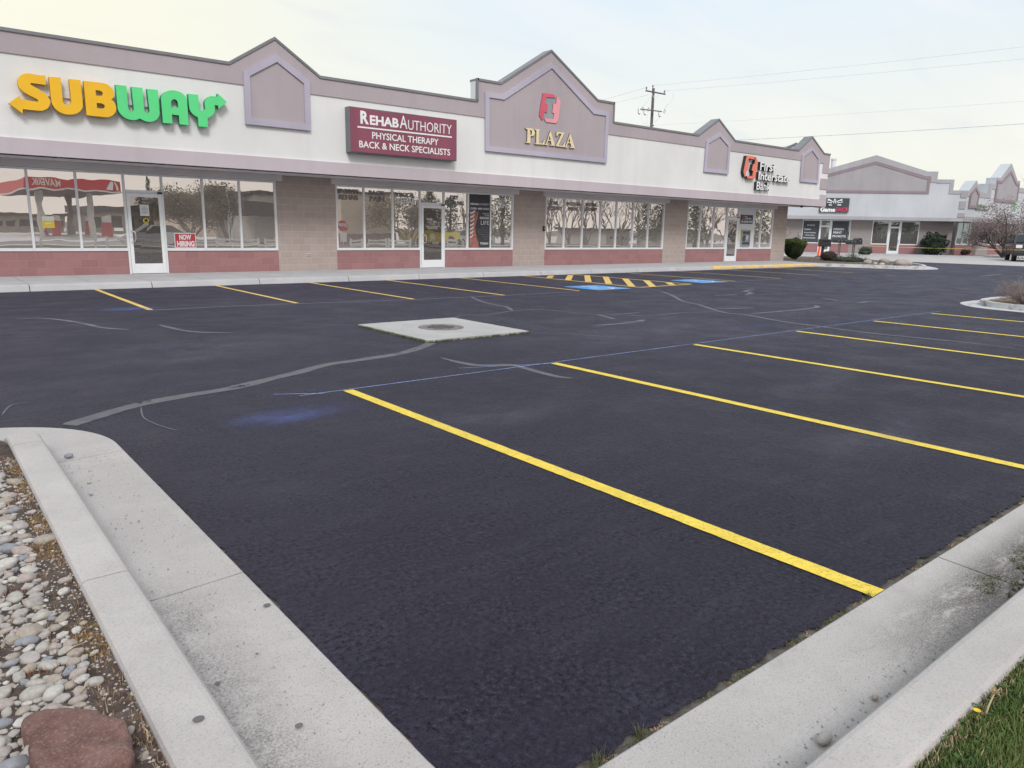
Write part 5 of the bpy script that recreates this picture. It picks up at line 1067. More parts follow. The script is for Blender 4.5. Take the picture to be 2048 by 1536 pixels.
bm.faces.new(rings[-1]); bm.faces.new(rings[0][::-1]); bmesh.ops.subdivide_edges(bm, edges=bm.edges[:], cuts=2, use_grid_fill=True); bmesh.ops.triangulate(bm, faces=bm.faces[:])
for v in bm.verts:
    n_ = noise.noise(v.co*9)*.020+noise.voronoi(v.co*16)[0][0]*.012-.006+noise.noise(v.co*38)*.005+noise.noise(v.co*90)*.003; v.co.z += n_*(1 if v.co.z > .12 else 0); v.co.x += noise.noise(v.co*20+Vector((5,0,0)))*.008; v.co.y += noise.noise(v.co*20+Vector((0,5,0)))*.008
bm.verts.index_update(); mb = MB(); mb.v = [tuple(v.co) for v in bm.verts]; mb.f = [tuple(v.index for v in f.verts) for f in bm.faces]; mb.m = [0]*len(mb.f); bm.free()
m, t, b = newmat('red_rock'); c = t.coord(); n1 = t.noise(c, 9, 6, .65); n2 = t.noise(c, 120, 3, .7); o_ = t.mix(t.ramp(n1, .35, .65), (.125, .062, .052), (.205, .115, .098)); o_ = t.mix(t.ramp(n2, .52, .68, 0, .6), o_, (.30, .215, .20)); o_ = t.mix(t.ramp(n2, .45, .32, 0, .5), o_, (.08, .03, .03)); t.l.new(o_, b.inputs['Base Color']); b.inputs['Roughness'].default_value = .85; t.l.new(t.bump(t.math('ADD', n1, n2), .7, .008), b.inputs['Normal'])
tag(obj('red_rock', mb, 'red_rock', None, smooth=True, base=True), 'flat reddish brown rock lying on the pebbles by the left kerb', 'rock')
# weeds and dry moss along the kerb
mbm, mbd, mbr = MB(), MB(), MB(); rr = random.Random(11)
for _ in range(1500):
    y = 1.4+4.3*rr.random()**1.1; x = bed_edge(y)-abs(rr.gauss(0, .05))-.003
    if not visible(x, y): continue
    k = noise.noise(Vector((y*3.1, 8, 0))); z = .113
    if abs(x-RK[0]) < .15 and abs(y-RK[1]) < .12: continue
    if k > .12: tuft(mbm, (x, y, z), 12, .008, .014, rr, .0022)
    if rr.random() < .16: tuft(mbd, (x, y, z), 5, .022, .014, rr, .0011)
    if rr.random() < .10: tuft(mbr, (x, y, z), 6, .014, .014, rr, .0013)
for _ in range(420):
    y = 1.5+4*rr.random(); x = bed_edge(y)-rr.random()**1.4*.9
    if not visible(x, y) or (abs(x-RK[0]) < .2 and abs(y-RK[1]) < .16): continue
    if noise.noise(Vector((x*3.5, y*2.2, 2))) > .05: tuft(mbd if rr.random() < .6 else mbr, (x, y, .115), 7, .035, .02, rr, .0013)
tag(obj('dry_moss', mbm, 'moss_orange'), 'orange dry moss growing along the inner edge of the left kerb', 'moss', kind='stuff'); tag(obj('dry_grass', mbd, 'dry_grass'), 'dry straw coloured grass between the pebbles of the gravel bed', 'dry grass', kind='stuff'); tag(obj('rust_weeds', mbr, 'rust_grass'), 'rust coloured dead weeds between the pebbles of the gravel bed', 'weeds', kind='stuff')
mb = MB()
for a, b_, c_ in (((572,530),(640,500),(760,440)), ((1090,690),(1160,770),(1200,870)), ((1160,880),(1250,990),(1280,1150)), ((1230,1180),(1270,1230),(1275,1300)), ((690,890),(740,840),(760,800))):
    P_ = [G(p[0]/4.314, 1180+p[1]/4.314, .13) for p in (a, b_, c_)]; mb.tube([P_[0], (P_[1]+Vector((0,0,.006))), P_[2]], [.0022,.0028,.0012], 5)
tag(obj('twigs', mb, 'dry_grass'), 'thin dry twigs scattered over the gravel bed', 'twigs', kind='stuff')
# loose stones on the gutters
def loose(u, v, r, z, mat, label, sc=(1,.75,.6)):
    p = G(u, v, z); mbb = blob(u*.01, 2, .14, (sc[0]*r, sc[1]*r, sc[2]*r)); mbb.v = [(a+p.x, b_+p.y, c_+z+r*.35) for a, b_, c_ in mbb.v]; tag(obj('stone', mbb, mat, None, smooth=True, base=True), label, 'stone')
loose(138, 914, .028, 0, 'stone_grey', 'dark stone at the upper joint of the left gutter'); loose(1648, 1482, .032, -.005, 'stone_warm_grey', 'larger oval grey stone on the right gutter near the kerb', (1.15,.6,.5)); loose(1750, 1397, .015, -.005, 'stone_tan', 'small brown stone on the right gutter, second from the bottom')
loose(2042, 1167, .016, -.005, 'stone_tan', 'small tan stone in the dirty part of the right gutter'); loose(182, 990, .010, -.004, 'stone_grey', 'lower tiny dark stone near the left kerb'); loose(178, 966, .012, -.004, 'stone_pale', 'pale tiny stone near the left kerb above a dark one')
mb = MB(); rr = random.Random(4)
for _ in range(260):
    x = rr.uniform(.66, 1.02); y = rr.uniform(1.6, 5.6); r = rr.uniform(.0012, .005); mb.add([(x-r, y, -.008+.03*max(0,x-.7)), (x, y-r, -.008+.03*max(0,x-.7)), (x+r, y, -.008+.03*max(0,x-.7)), (x, y+r, -.008+.03*max(0,x-.7)), (x, y, -.006+r*.9+.03*max(0,x-.7))], [(0,1,4),(1,2,4),(2,3,4),(3,0,4)])
for _ in range(500):
    x = rr.uniform(1.5, 5.5); y = .91+.35*rr.random()**1.7; r = rr.uniform(.0012, .006); mb.add([(x-r, y, -.009), (x, y-r, -.009), (x+r, y, -.009), (x, y+r, -.009), (x, y, -.008+r*.9)], [(0,1,4),(1,2,4),(2,3,4),(3,0,4)])
tag(obj('grit', mb, 'stone_grey'), 'fine dark grit scattered over the kerbside gutters', 'grit', kind='stuff')
mb = MB()   # dark gum spots
for (u, v, r) in ((397,1440,.014),(598,1452,.011),(534,1214,.013),(435,1366,.009),(514,1309,.005),(277,1043,.006),(385,895,.004)):
    p = G(u, v, .151 if u == 397 else .0); z = .1515 if u == 397 else -.004+.035*max(0, p.x-.72); k = len(mb.v); mb.v += [(p.x+r*math.cos(a)*1.2, p.y+r*math.sin(a), z+.004) for a in [i*math.pi/6 for i in range(12)]]; mb.f.append(tuple(range(k, k+12))); mb.m.append(0)
pmat('gum_grey', (.13, .13, .135), .8, .1); tag(obj('gum_spots', mb, 'gum_grey'), 'flattened dark gum spots on the left kerb and gutter', 'gum', kind='stuff')
# weeds in the joint between asphalt and right gutter
mb, mo = MB(), MB()
for _ in range(900):
    x = 1.3+4.5*rr.random()**1.4; 
    if noise.noise(Vector((x*4.0, 1, 0))) < .0: continue
    tuft(mo if noise.noise(Vector((x*9, 5, 0))) > .05 else mb, (x, 1.315+rr.gauss(0, .008), -.008), 5, .009, .01, rr, .0016)
for x, h in ((1.43, .05), (1.62, .045), (3.13, .022), (3.62, .02), (2.49, .02)):
    for q_ in range(5): tuft(mb, (x+rr.gauss(0,.015), 1.315, 0), 7, h, .012, rr, .0011)
tag(obj('joint_weeds', mb, 'moss_green'), 'small green weeds rooted in the joint between asphalt and right gutter', 'weeds', kind='stuff'); tag(obj('joint_moss', mo, 'dry_grass'), 'dry tan moss in the joint between asphalt and right gutter', 'moss', kind='stuff')
mb = MB()
for _ in range(700):
    x = 3.6+1.7*rr.random(); y = .93+.17*rr.random()
    if noise.noise(Vector((x*5, y*9, 3))) > -.05: tuft(mb, (x, y, -.01), 5, .012, .012, rr, .003)
tag(obj('gutter_moss', mb, 'moss_green'), 'patch of yellow-green moss in the dirt of the right gutter', 'moss', kind='stuff')
# ================================================================== LAWN
def leafmat(name, cols, rough=.6, tr=.25, sc=40):
    m, t, b = newmat(name); c = t.coord(); n = t.noise(c, sc, 2); n2 = t.noise(c, sc*.12, 3)
    o = t.mix(t.ramp(n, .35, .65), cols[0], cols[1]); o = t.mix(t.ramp(n2, .45, .62), o, cols[2]); t.l.new(o, b.inputs['Base Color']); b.inputs['Roughness'].default_value = rough; b.inputs['Specular IOR Level'].default_value = .25
    if tr:
        tl = t.new('ShaderNodeBsdfTranslucent'); t.l.new(o, tl.inputs[0]); ms = t.new('ShaderNodeMixShader'); ms.inputs[0].default_value = tr; t.l.new(b.outputs[0], ms.inputs[1]); t.l.new(tl.outputs[0], ms.inputs[2]); t.l.new(ms.outputs[0], t.n['Material Output'].inputs[0])
    return m
leafmat('grass', ((.065, .12, .032), (.13, .20, .055), (.16, .20, .065)), sc=30); leafmat('clover', ((.06, .12, .035), (.10, .17, .05), (.08, .14, .04)), sc=30)
mb = MB(); rr = random.Random(9); n_ = 0
for _ in range(150000):
    x = 1.35+3.6*rr.random()**1.1; y = .672-1.15*rr.random()**1.0
    q_ = Vector((x, y, .13))-CAM; c_ = q_.dot(FWD)
    if c_ <= .2: continue
    u = CX+F*q_.dot(R0)/c_; v = CY-F*q_.dot(U0)/c_
    if not (1650 < u < 2160 and 1150 < v < 1680): continue
    edge_ = .672-y
    h = rr.uniform(.018, .045)*(.55+.6*min(1, edge_*7)); d_ = noise.noise(Vector((x*6, y*6, 0)))
    if d_ < -.28 and rr.random() < .6: continue
    a = rr.random()*6.28; ln = rr.uniform(.1, .9)*h; w_ = rr.uniform(.0012, .0026); sd_ = Vector((-math.sin(a), math.cos(a), 0))*w_; b_ = Vector((x, y, .118)); dr_ = Vector((math.cos(a), math.sin(a), 0))*ln
    k = len(mb.v); mb.v += [tuple(b_-sd_), tuple(b_+sd_), tuple(b_+dr_*.35+Vector((0,0,h*.6))+sd_*.8), tuple(b_+dr_*.35+Vector((0,0,h*.6))-sd_*.8), tuple(b_+dr_+Vector((0,0,h)))]
    mi = 1 if (edge_ < .05 and rr.random() < .30) or rr.random() < .05 else 0
    mb.f += [(k,k+1,k+2,k+3), (k+3,k+2,k+4)]; mb.m += [mi, mi]; n_ += 1
    if n_ > 52000: break
tag(obj('grass', mb, ['grass', 'dry_grass']), 'green lawn grass behind the right-hand kerb', 'grass', kind='stuff')
mb = MB()
for _ in range(260):
    x = 1.8+1.6*rr.random(); y = .66-.3*rr.random()**1.3; z = .135+rr.random()*.015; r = rr.uniform(.006, .013); a = rr.random()*6.28; ax = Vector((math.cos(a), math.sin(a), rr.uniform(-.2,.5)))*r; bx = Vector((-math.sin(a), math.cos(a), rr.uniform(-.2,.3)))*r*.55; p = Vector((x, y, z))
    mb.add([tuple(p-ax), tuple(p+bx), tuple(p+ax), tuple(p-bx)], [(0,1,2,3)])
tag(obj('clover_leaves', mb, 'clover'), 'broad weed leaves mixed into the lawn edge by the right kerb', 'weeds', kind='stuff')
pmat('stem_pale', (.42, .36, .22), .7, .15); pmat('petal_yellow', (.75, .52, .03), .7)
dd = thing('dandelion', 'spent dandelion stalk leaning over the lawn edge by the right kerb', 'dandelion', tuple(G(1748+1130/5.12, 1236+1040/5.12, .12)))
p0 = G(1748+1130/5.12, 1236+1040/5.12, .12); p1 = G(1748+1240/5.12, 1236+770/5.12, .17); mb = MB(); mb.tube([p0, p0.lerp(p1, .4)+Vector((-.006,0,.012)), p0.lerp(p1, .8)+Vector((-.003,0,.008)), p1], [.0035,.003,.0025,.002], 6); obj('stem', mb, 'stem_pale', dd, smooth=True)
mb = MB(); 
for i in range(14): a = i*.45; mb.tube([p1, p1+Vector((math.cos(a)*.014, math.sin(a)*.014, .004+.01*(i%3)))], [.0018,.0006], 4)
obj('seed_head', mb, 'dry_grass', dd)
p0 = G(1946, 1437, .12); p0.y = min(p0.y, .64); df = thing('dandelion', 'small yellow dandelion flower in the lawn close to the right kerb', 'dandelion', tuple(p0)); mb = MB(); mb.tube([p0, p0+Vector((0,0,.028))], .0016, 5); obj('stem', mb, 'clover', df); mb = MB()
for i in range(16): a = i*.393; mb.add([tuple(p0+Vector((0,0,.029))), tuple(p0+Vector((math.cos(a-.2)*.011, math.sin(a-.2)*.011, .033))), tuple(p0+Vector((math.cos(a+.2)*.011, math.sin(a+.2)*.011, .033)))], [(0,1,2)])
obj('petals', mb, 'petal_yellow', df)
# ================================================================== SHRUBS AND TREES
def leaves(mb, c, rad, n, size, rr, shell=.5, mi=(0,), wild=.15, zmin=None, aspect=.55):
    for _ in range(n):
        d = Vector((rr.gauss(0,1), rr.gauss(0,1), rr.gauss(0,1))).normalized(); k = shell+(1-shell)*rr.random()**.5; k *= 1+wild*noise.noise(d*2.2+Vector((c[0], c[1], 0)))*2
        p = Vector((c[0]+d.x*rad[0]*k, c[1]+d.y*rad[1]*k, c[2]+d.z*rad[2]*k))
        if zmin is not None and p.z < zmin: continue
        a = Vector((rr.gauss(0,1), rr.gauss(0,1), rr.gauss(0,1))).normalized(); b_ = a.cross(d if abs(a.dot(d)) < .95 else Vector((0,0,1))).normalized(); s_ = size*rr.uniform(.6, 1.4)
        mb.add([tuple(p-a*s_), tuple(p+b_*s_*aspect), tuple(p+a*s_), tuple(p-b_*s_*aspect)], [(0,1,2,3)], rr.choice(mi))
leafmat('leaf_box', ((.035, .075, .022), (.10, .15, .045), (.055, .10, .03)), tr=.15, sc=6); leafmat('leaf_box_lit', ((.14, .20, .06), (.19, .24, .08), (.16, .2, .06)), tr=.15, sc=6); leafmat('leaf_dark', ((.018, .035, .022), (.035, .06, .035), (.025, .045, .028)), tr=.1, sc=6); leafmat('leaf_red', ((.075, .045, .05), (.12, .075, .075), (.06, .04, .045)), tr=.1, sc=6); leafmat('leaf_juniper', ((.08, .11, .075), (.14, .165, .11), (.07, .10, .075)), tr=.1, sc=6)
leafmat('leaf_plum', ((.25, .195, .195), (.36, .29, .285), (.30, .25, .24)), tr=.3, sc=4); leafmat('twig_tan', ((.34, .27, .18), (.46, .36, .22), (.36, .29, .22)), tr=.1, sc=5); leafmat('leaf_greygreen', ((.09, .115, .08), (.15, .18, .12), (.10, .12, .09)), tr=.15, sc=5)
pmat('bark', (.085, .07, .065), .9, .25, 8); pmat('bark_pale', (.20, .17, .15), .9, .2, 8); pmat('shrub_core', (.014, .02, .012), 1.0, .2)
pmat('twig_grey', (.28, .235, .22), .9, .25, 9)
def shrub(name, label, c, rad, lm, n, size, seed, core='shrub_core', lit=None, flatz=.12, flare=0, wild=.08):
    rr = random.Random(seed); t_ = thing(name, label, 'shrub', (c[0], c[1], flatz)); cb = blob(seed, 3, .12, tuple(r*.88 for r in rad)); cb.v = [(a+c[0], b_+c[1], max(flatz, z+c[2])) for a, b_, z in cb.v]; obj('dark_core', cb, core, t_, smooth=True)  # solid dark core stands in for the shade between the leaves
    mb = MB(); leaves(mb, c, rad, n, size, rr, .86, (0,), wild, flatz); ms = [lm]
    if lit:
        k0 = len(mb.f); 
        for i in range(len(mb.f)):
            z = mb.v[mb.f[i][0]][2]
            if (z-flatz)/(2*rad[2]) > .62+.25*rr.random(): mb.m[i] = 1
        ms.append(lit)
    if flare:
        def wp(x, y, z): h = (z-flatz)/(2*rad[2]); k = (1-flare)+flare*1.3*min(1, h*1.15); zz = flatz+2*rad[2]*min(h, .90+.06*noise.noise(Vector((x*3, y*3, 1)))); return (c[0]+(x-c[0])*k*(1+.55*max(0, h-.55)*1.5), c[1]+(y-c[1])*k*(1+.55*max(0, h-.55)*1.5), zz if h > .9 else z)
        mb.v = [wp(*p_) for p_ in mb.v]
    obj('foliage', mb, ms, t_); return t_
def at(u, v, z=.13): p = G(u, v, z); return p
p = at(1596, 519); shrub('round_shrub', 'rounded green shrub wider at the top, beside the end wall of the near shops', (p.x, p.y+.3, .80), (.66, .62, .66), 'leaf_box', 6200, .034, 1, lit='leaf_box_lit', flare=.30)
p = at(1667, 521.5); shrub('clipped_hedge', 'low clipped reddish brown hedge ball near the island kerb', (p.x, p.y+.3, .38), (.50, .45, .30), 'leaf_red', 3600, .022, 2, core='shrub_core')
p = at(1863, 509, .1); shrub('dark_shrub', 'dark evergreen shrub with ragged top against the far block wall', (p.x-1.2, p.y-.6, .95), (1.08, .9, .88), 'leaf_dark', 3600, .08, 3, wild=.30)
p = at(1731, 508, .1); shrub('grey_shrub', 'small round grey-green shrub below the far block pier', (p.x-3, p.y-1.4, .38), (.58, .5, .38), 'leaf_greygreen', 1500, .04, 4, wild=.2)
p = at(1914, 508, .1); shrub('brown_shrub', 'low dark brown shrub near the corner door of the far shops', (p.x-1.5, p.y-1.0, .30), (.75, .6, .32), 'leaf_red', 1400, .05, 5, wild=.35)
p = at(1722, 523.5); jn = thing('juniper', 'low spreading grey-green juniper on the island behind the rocks', 'shrub', (p.x, p.y, .13)); mb = MB(); rr = random.Random(8)
for i in range(22):
    a = rr.random()*6.28; r_ = rr.random()**.6; cx1, cy1 = p.x+math.cos(a)*r_*1.15, p.y+.7+math.sin(a)*r_*.8; h_ = .18+.28*(1-r_); leaves(mb, (cx1, cy1, .13+h_*.5), (.34, .30, h_*.65), 230, .028, rr, .3, (0,), .2, .12, .3)
obj('foliage', mb, 'leaf_juniper', jn); cb = blob(3, 3, .2, (1.15, .75, .2)); cb.v = [(a+p.x, b_+p.y+.7, max(.12, z+.17)) for a, b_, z in cb.v]; obj('dark_core', cb, 'shrub_core', jn, smooth=True)  # flat dark core, shade under the foliage put into its colour
def branchy(mb, p0, d, L, r, depth, rr, tips, spread=.6, up=.15, nb=(2,3), seg=3):
    pts = [Vector(p0)]; dd_ = d.normalized()
    for i in range(seg):
        dd_ = (dd_+Vector((rr.gauss(0,.12), rr.gauss(0,.12), rr.gauss(0,.08)+up*.3))).normalized(); pts.append(pts[-1]+dd_*L/seg)
    mb.tube(pts, [r*(1-.45*i/seg) for i in range(seg+1)], 5 if depth > 1 else 3, caps=False)
    if depth == 0: tips.append(pts[-1]); return
    for _ in range(rr.randint(*nb)):
        nd = (dd_+Vector((rr.gauss(0,spread), rr.gauss(0,spread), rr.gauss(0,spread*.6)+up))).normalized(); st_ = pts[-1] if rr.random() < .6 else pts[-2]
        branchy(mb, st_, nd, L*rr.uniform(.55, .8), r*.55, depth-1, rr, tips, spread, up, nb, seg)
def bare(name, label, cat, base, n, L, r, depth, mat, seed, spread=.5, leaf=None, lsize=.05, ln=6, group=None, lean=.5, lat=None, up=.15):
    rr = random.Random(seed); t_ = thing(name, label, cat, tuple(base), group); mb = MB(); tips = []
    for i in range(n):
        a = 6.28*i/n+rr.random(); branchy(mb, Vector(base), Vector((math.cos(a)*lean, math.sin(a)*lean, 1)), L*rr.uniform(.8,1.1), r, depth, rr, tips, spread, up)
    obj('trunk', mb, mat, t_)
    if leaf:
        m2 = MB()
        for tp in tips: leaves(m2, tuple(tp), (lat or .35,)*3, ln, lsize, rr, .1, (0,), .1)
        obj('crown', m2, leaf, t_)
    return t_
p = at(2003, 512, .1); bare('plum_tree', 'multi-stemmed plum-coloured tree in front of the far wing', 'tree', (p.x-3.2, p.y-1.1, .1), 7, 1.75, .11, 4, 'bark', 12, .62, 'leaf_plum', .06, 46, lean=.95, lat=.62, up=.10)
p = P3(1572, 505, 46); bare('pale_bush', 'yellowish bare bush rising behind the end wall of the near shops', 'shrub', (p.x-.1, p.y+.6, .1), 9, .8, .02, 3, 'twig_grey', 5, .35, 'twig_tan', .03, 6, lean=.35, lat=.14)
p = at(2046, 611, .1); bare('dry_bush', 'leafless twiggy grey bush on the right-hand kerbed island', 'shrub', (p.x+.42, p.y+.15, .1), 75, .27, .007, 3, 'twig_grey', 6, .5, 'twig_grey', .010, 4, lean=1.4, lat=.06, up=.06)
mb = MB(); rr = random.Random(17)
for _ in range(900): x = 19.1+2.6*rr.random(); y = 4.2+2.4*rr.random(); tuft(mb, (x, y, .10), 2, .03, .03, rr, .006)
tag(obj('leaf_litter', mb, 'dry_grass'), 'dry leaf litter around the twiggy bush on the right-hand island', 'leaf litter', kind='stuff')
for i, (u, v, dist, L, sd) in enumerate(((1952, 452, 120, 3.0, 31), (2044, 452, 105, 4.2, 32), (2075, 452, 100, 4.4, 33))):
    p = P3(u, v, dist); p.z = 0; bare('bare_tree', ['fine bare tree rising just left of the tall far gable', 'tall bare tree rising behind the tall far gable', 'bare tree at the right edge of the picture beyond the far wing'][i], 'tree', p, 3, L, .16, 4, 'bark_pale', sd, .42, 'twig_grey', .05, 3, lean=.25, lat=.4, up=.3)
# rocks on the island
def rock(u, v, r, label, mat, seed, sc=(1,.8,.55)):
    p = at(u, v); mbb = blob(seed, 3, .22, (r*sc[0], r*sc[1], r*sc[2]), 1.3); mbb.v = [(a+p.x, b_+p.y+r*.4, c_+.12+r*.25) for a, b_, c_ in mbb.v]; tag(obj('rock', mbb, mat, None, smooth=True, base=True), label, 'rock')
rock(1739, 527, .26, 'pinkish round rock left of the white stones on the far island', 'stone_pink', 3); rock(1773, 526, .34, 'brown rock behind the white stones on the far island', 'stone_tan', 4, (1,.8,.5)); rock(1813, 532, .50, 'largest low rock at the tip of the far island', 'stone_pink', 5, (1.05,.8,.42)); rock(1752, 528, .13, 'left small white stone on the far island', 'stone_white', 6); rock(1766, 530, .16, 'middle small white stone on the far island', 'stone_white', 7); rock(1789, 531, .12, 'right small white stone on the far island', 'stone_white', 8)
# ================================================================== MAILBOXES, DROP BOX, BARRIER, TAPE
pmat('mailbox_black', (.03, .032, .038), .5, .1, 4, spec=.4, coat=.1); pmat('post_wood', (.12, .11, .11), .8, .15); pmat('barrier_orange', (.80, .10, .04), .5, .05)
RTg = Vector((RT.x, RT.y, 0)).normalized(); FWg = Vector((FWD.x, FWD.y, 0)).normalized()
def cluster(name, label, u, vbase, z, widths, ztop, two):
    p = G(u, vbase, z); t_ = thing(name, label, 'mailboxes', tuple(p)); tot = sum(widths); x_ = -tot/2; ang = math.radians(12); E = RTg*math.cos(ang)+FWg*math.sin(ang); N_ = FWg*math.cos(ang)-RTg*math.sin(ang)
    for w_, h_ in zip(widths, [.26, .24, .40 if two else .26]):
        prf = [(-w_/2*.93, 0)]+[(w_/2*.93*math.cos(a), h_*.5+h_*.5*math.sin(a)) for a in [math.pi*(1-i/8) for i in range(9)]]+[(w_/2*.93, 0)]
        mb = MB(); c0 = p+E*(x_+w_/2); mb.prism([[(a, b_) for a, b_ in prf][::-1]], lambda a, b_, d, c0=c0: tuple(c0+E*a+N_*d+Vector((0,0,ztop-z+b_))), -.25, .30); bx_ = obj('mailbox', mb, 'mailbox_black', t_, smooth=False, bevel=.01)
        mb = MB(); q_ = c0-N_*.26+Vector((0,0,ztop-z+h_*.55)); mb.tube([q_-E*.03, q_+E*.03], .012, 5); obj('latch', mb, 'handle_metal', bx_); x_ += w_
    mb = MB(); mb.hexa([tuple(p+E*a+N_*d+Vector((0,0,ztop-z-dz))) for dz in (.05, .0) for a, d in ((-tot/2,-.22),(tot/2,-.22),(tot/2,.22),(-tot/2,.22))]); obj('shelf', mb, 'post_wood', t_)
    for s_ in (-.06, .06): mb = MB(); q_ = p+E*s_; mb.tube([q_, q_+Vector((0,0,ztop-z-.05))], .04, 6); obj('post', mb, 'post_wood', t_)
cluster('mailbox_stand', 'three equal black mailboxes on a double post behind the clipped hedge', 1677, 511, .1, (.28, .28, .30), 1.07, False)
cluster('mailbox_stand', 'black mailboxes with one much larger box on a post behind the juniper', 1705, 515, .1, (.26, .26, .42), 1.02, True)
p = at(1643, 519.5); db = thing('drop_box', 'square black drop box on a single post beside the rounded green shrub', 'drop box', tuple(p)); E = RTg; N_ = FWg
def hx(c0, w, d, z0, z1, name, par, mat='mailbox_black', **k):
    mb = MB(); mb.hexa([tuple(Vector((c0.x, c0.y, 0))+E*a+N_*b_+Vector((0,0,z))) for z in (z0, z1) for a, b_ in ((-w/2,-d/2),(w/2,-d/2),(w/2,d/2),(-w/2,d/2))]); return obj(name, mb, mat, par, **k)
hx(p, .12, .12, .13, .92, 'post', db); bxx = hx(p+E*.08, .62, .40, .90, 1.33, 'box', db, bevel=.015); hx(p+E*.08-N_*.205, .40, .01, 1.20, 1.25, 'slot', bxx, 'tar_dark')
p = G(1637, 513.5, .03); bs_ = thing('barrier_board', 'leaning orange and white traffic board behind the drop box post', 'traffic board', tuple(p)); mb = MB(); mb.hexa([tuple(p+E*a+N_*b_+Vector((a2,0,z))) for z, a2 in ((0,0),(.86,.14)) for a, b_ in ((-.12,0),(.12,0),(.12,.03),(-.12,.03))]); bo = obj('board', mb, 'barrier_orange', bs_); mb = MB(); mb.hexa([tuple(p+E*a+N_*b_+Vector((a2,0,z))) for z, a2 in ((.1,.016),(.80,.13)) for a, b_ in ((.03,-.006),(.08,-.006),(.08,-.001),(.03,-.001))]); obj('white_stripe', mb, 'paint_white', bo); mb = MB(); mb.lathe([(.25,0),(.25,.03),(.12,.06)], tuple(p), 10); obj('foot', mb, 'dark_rubber', bs_)
pmat('tape_yellow', (.70, .58, .15), .5, .2, 6)
mb = MB(); P_ = [P3(1712, 491, 47), P3(1800, 494.5, 48), P3(1900, 497.5, 48), P3(1990, 499.5, 49), P3(2060, 500.5, 49)]
sp = smoothpath([(p.x, p.y, p.z) for p in P_], 8)
for a, b_ in zip(sp, sp[1:]):
    w_ = .018*abs(math.cos(a[0]*1.3))+.005; mb.add([a, b_, (b_[0], b_[1], b_[2]+w_), (a[0], a[1], a[2]+w_)], [(0,1,2,3)])
tag(obj('barrier_tape', mb, 'tape_yellow'), 'thin yellow barrier tape strung across the drive from the mailboxes to the right', 'tape')
# ================================================================== UTILITY POLE AND WIRES
pmat('pole_wood', (.13, .12, .125), .85, .15, 3); pmat('wire_grey', (.66, .67, .68), .6); pmat('insulator', (.22, .23, .25), .4)
PD = 65; pb = P3(1307, 176, PD); up_ = thing('utility_pole', 'wooden utility pole with two crossarms rising behind the shop roof', 'utility pole', (pb.x, pb.y, 0))
pt_ = P3(1309, 176.5, PD); ptop = Vector((pb.x, pb.y, pt_.z)); mb = MB(); mb.tube([(pb.x, pb.y, 0), ptop], [.17, .115], 10); obj('pole', mb, 'pole_wood', up_)
k7 = lambda a, b_: (1260+a/15.36, 160+b_/15.36)
def pp(a, b_): return P3(*k7(a, b_), PD)
def level(a, b_):   # bar between two surveyed points
    return pp(*a), pp(*b_)
for a, b_, r in (((475,325),(1090,440),.065), ((315,893),(980,970),.05)):
    mb = MB(); mb.tube([pp(*a), pp(*b_)], r, 6); ca = obj('crossarm', mb, 'pole_wood', up_)
for a in ((507,240),(705,185),(1062,350)): mb = MB(); q_ = pp(*a); mb.lathe([(.03,-.25),(.03,-.1),(.075,-.08),(.06,0),(.08,.03),(.03,.09)], tuple(q_), 8); obj('insulator', mb, 'insulator', up_)
mb = MB(); mb.tube([pp(670,410), pp(735,560)], .02, 4); mb.tube([pp(875,430), pp(775,590)], .02, 4); obj('brace', mb, 'wire_grey', up_)
for cx3 in ((270,880,1050), (445,920,1075), (900,990,1130)):
    mb = MB(); x_, a_, b_ = cx3; mb.tube([pp(x_-15,a_), pp(x_-20,b_-30), pp(x_+15,b_), pp(x_+45,b_-20)], [.035,.035,.06,.03], 6); obj('fuse_cutout', mb, 'insulator', up_)
for cx3 in ((385,820), (565,840), (1060,900)):
    mb = MB(); x_, a_ = cx3; mb.tube([pp(x_,a_), pp(x_+35,a_+50), pp(x_-5,a_+130), pp(x_-30,a_+110), pp(x_,a_)], .022, 5); obj('arrester', mb, 'insulator', up_)
for pts in ([(385,1010),(350,1150),(370,1280),(460,1350),(560,1410)], [(565,1030),(505,1150),(510,1280),(570,1410)], [(910,1150),(820,1240),(745,1310)], [(1062,880),(1180,740),(1330,570),(1315,390)], [(400,800),(520,680),(620,520)]):
    mb = MB(); mb.tube([pp(*p_) for p_ in pts], .018, 4); obj('lead_wire', mb, 'wire_grey', up_)
mb = MB(); mb.lathe([(.10,-.06),(.16,0),(.10,.06)], tuple(pp(690,1395)), 8); obj('bracket', mb, 'insulator', up_)
def wire(p0, u, v, dist, r, label, ext=1.25, sag=.25):
    q_ = P3(u, v, dist); p0 = Vector(p0); d = (q_-p0); pts = []
    for i in range(15): t_ = i/14*ext; s_ = -sag*4*(i/14)*(1-i/14)*.5; pts.append(tuple(p0+d*t_+Vector((0,0,s_))))
    mb = MB(); mb.tube(pts, r, 5); tag(obj('power_line', mb, 'wire_grey'), label, 'power line')
wire(pp(705,170), 2048, 91, 52, .011, 'uppermost thin power line running right from the pole top'); wire(pp(1062,335), 2048, 115, 52, .011, 'second power line from the top, running right from the upper crossarm')
wire(pp(760,1390), 2048, 200, 52, .009, 'faint thin line running right from low on the pole'); wire(P3(1380, 284, 66), 2048, 245, 52, .024, 'thick communication cable crossing the sky above the far shops')
wire(pp(507,225), 1205, 197, 66, .016, 'power line running left from the upper crossarm to behind the roof', 2.5); wire(pp(600,440), 1220, 205, 66, .012, 'faint lower power line running left from the pole', 2.5)
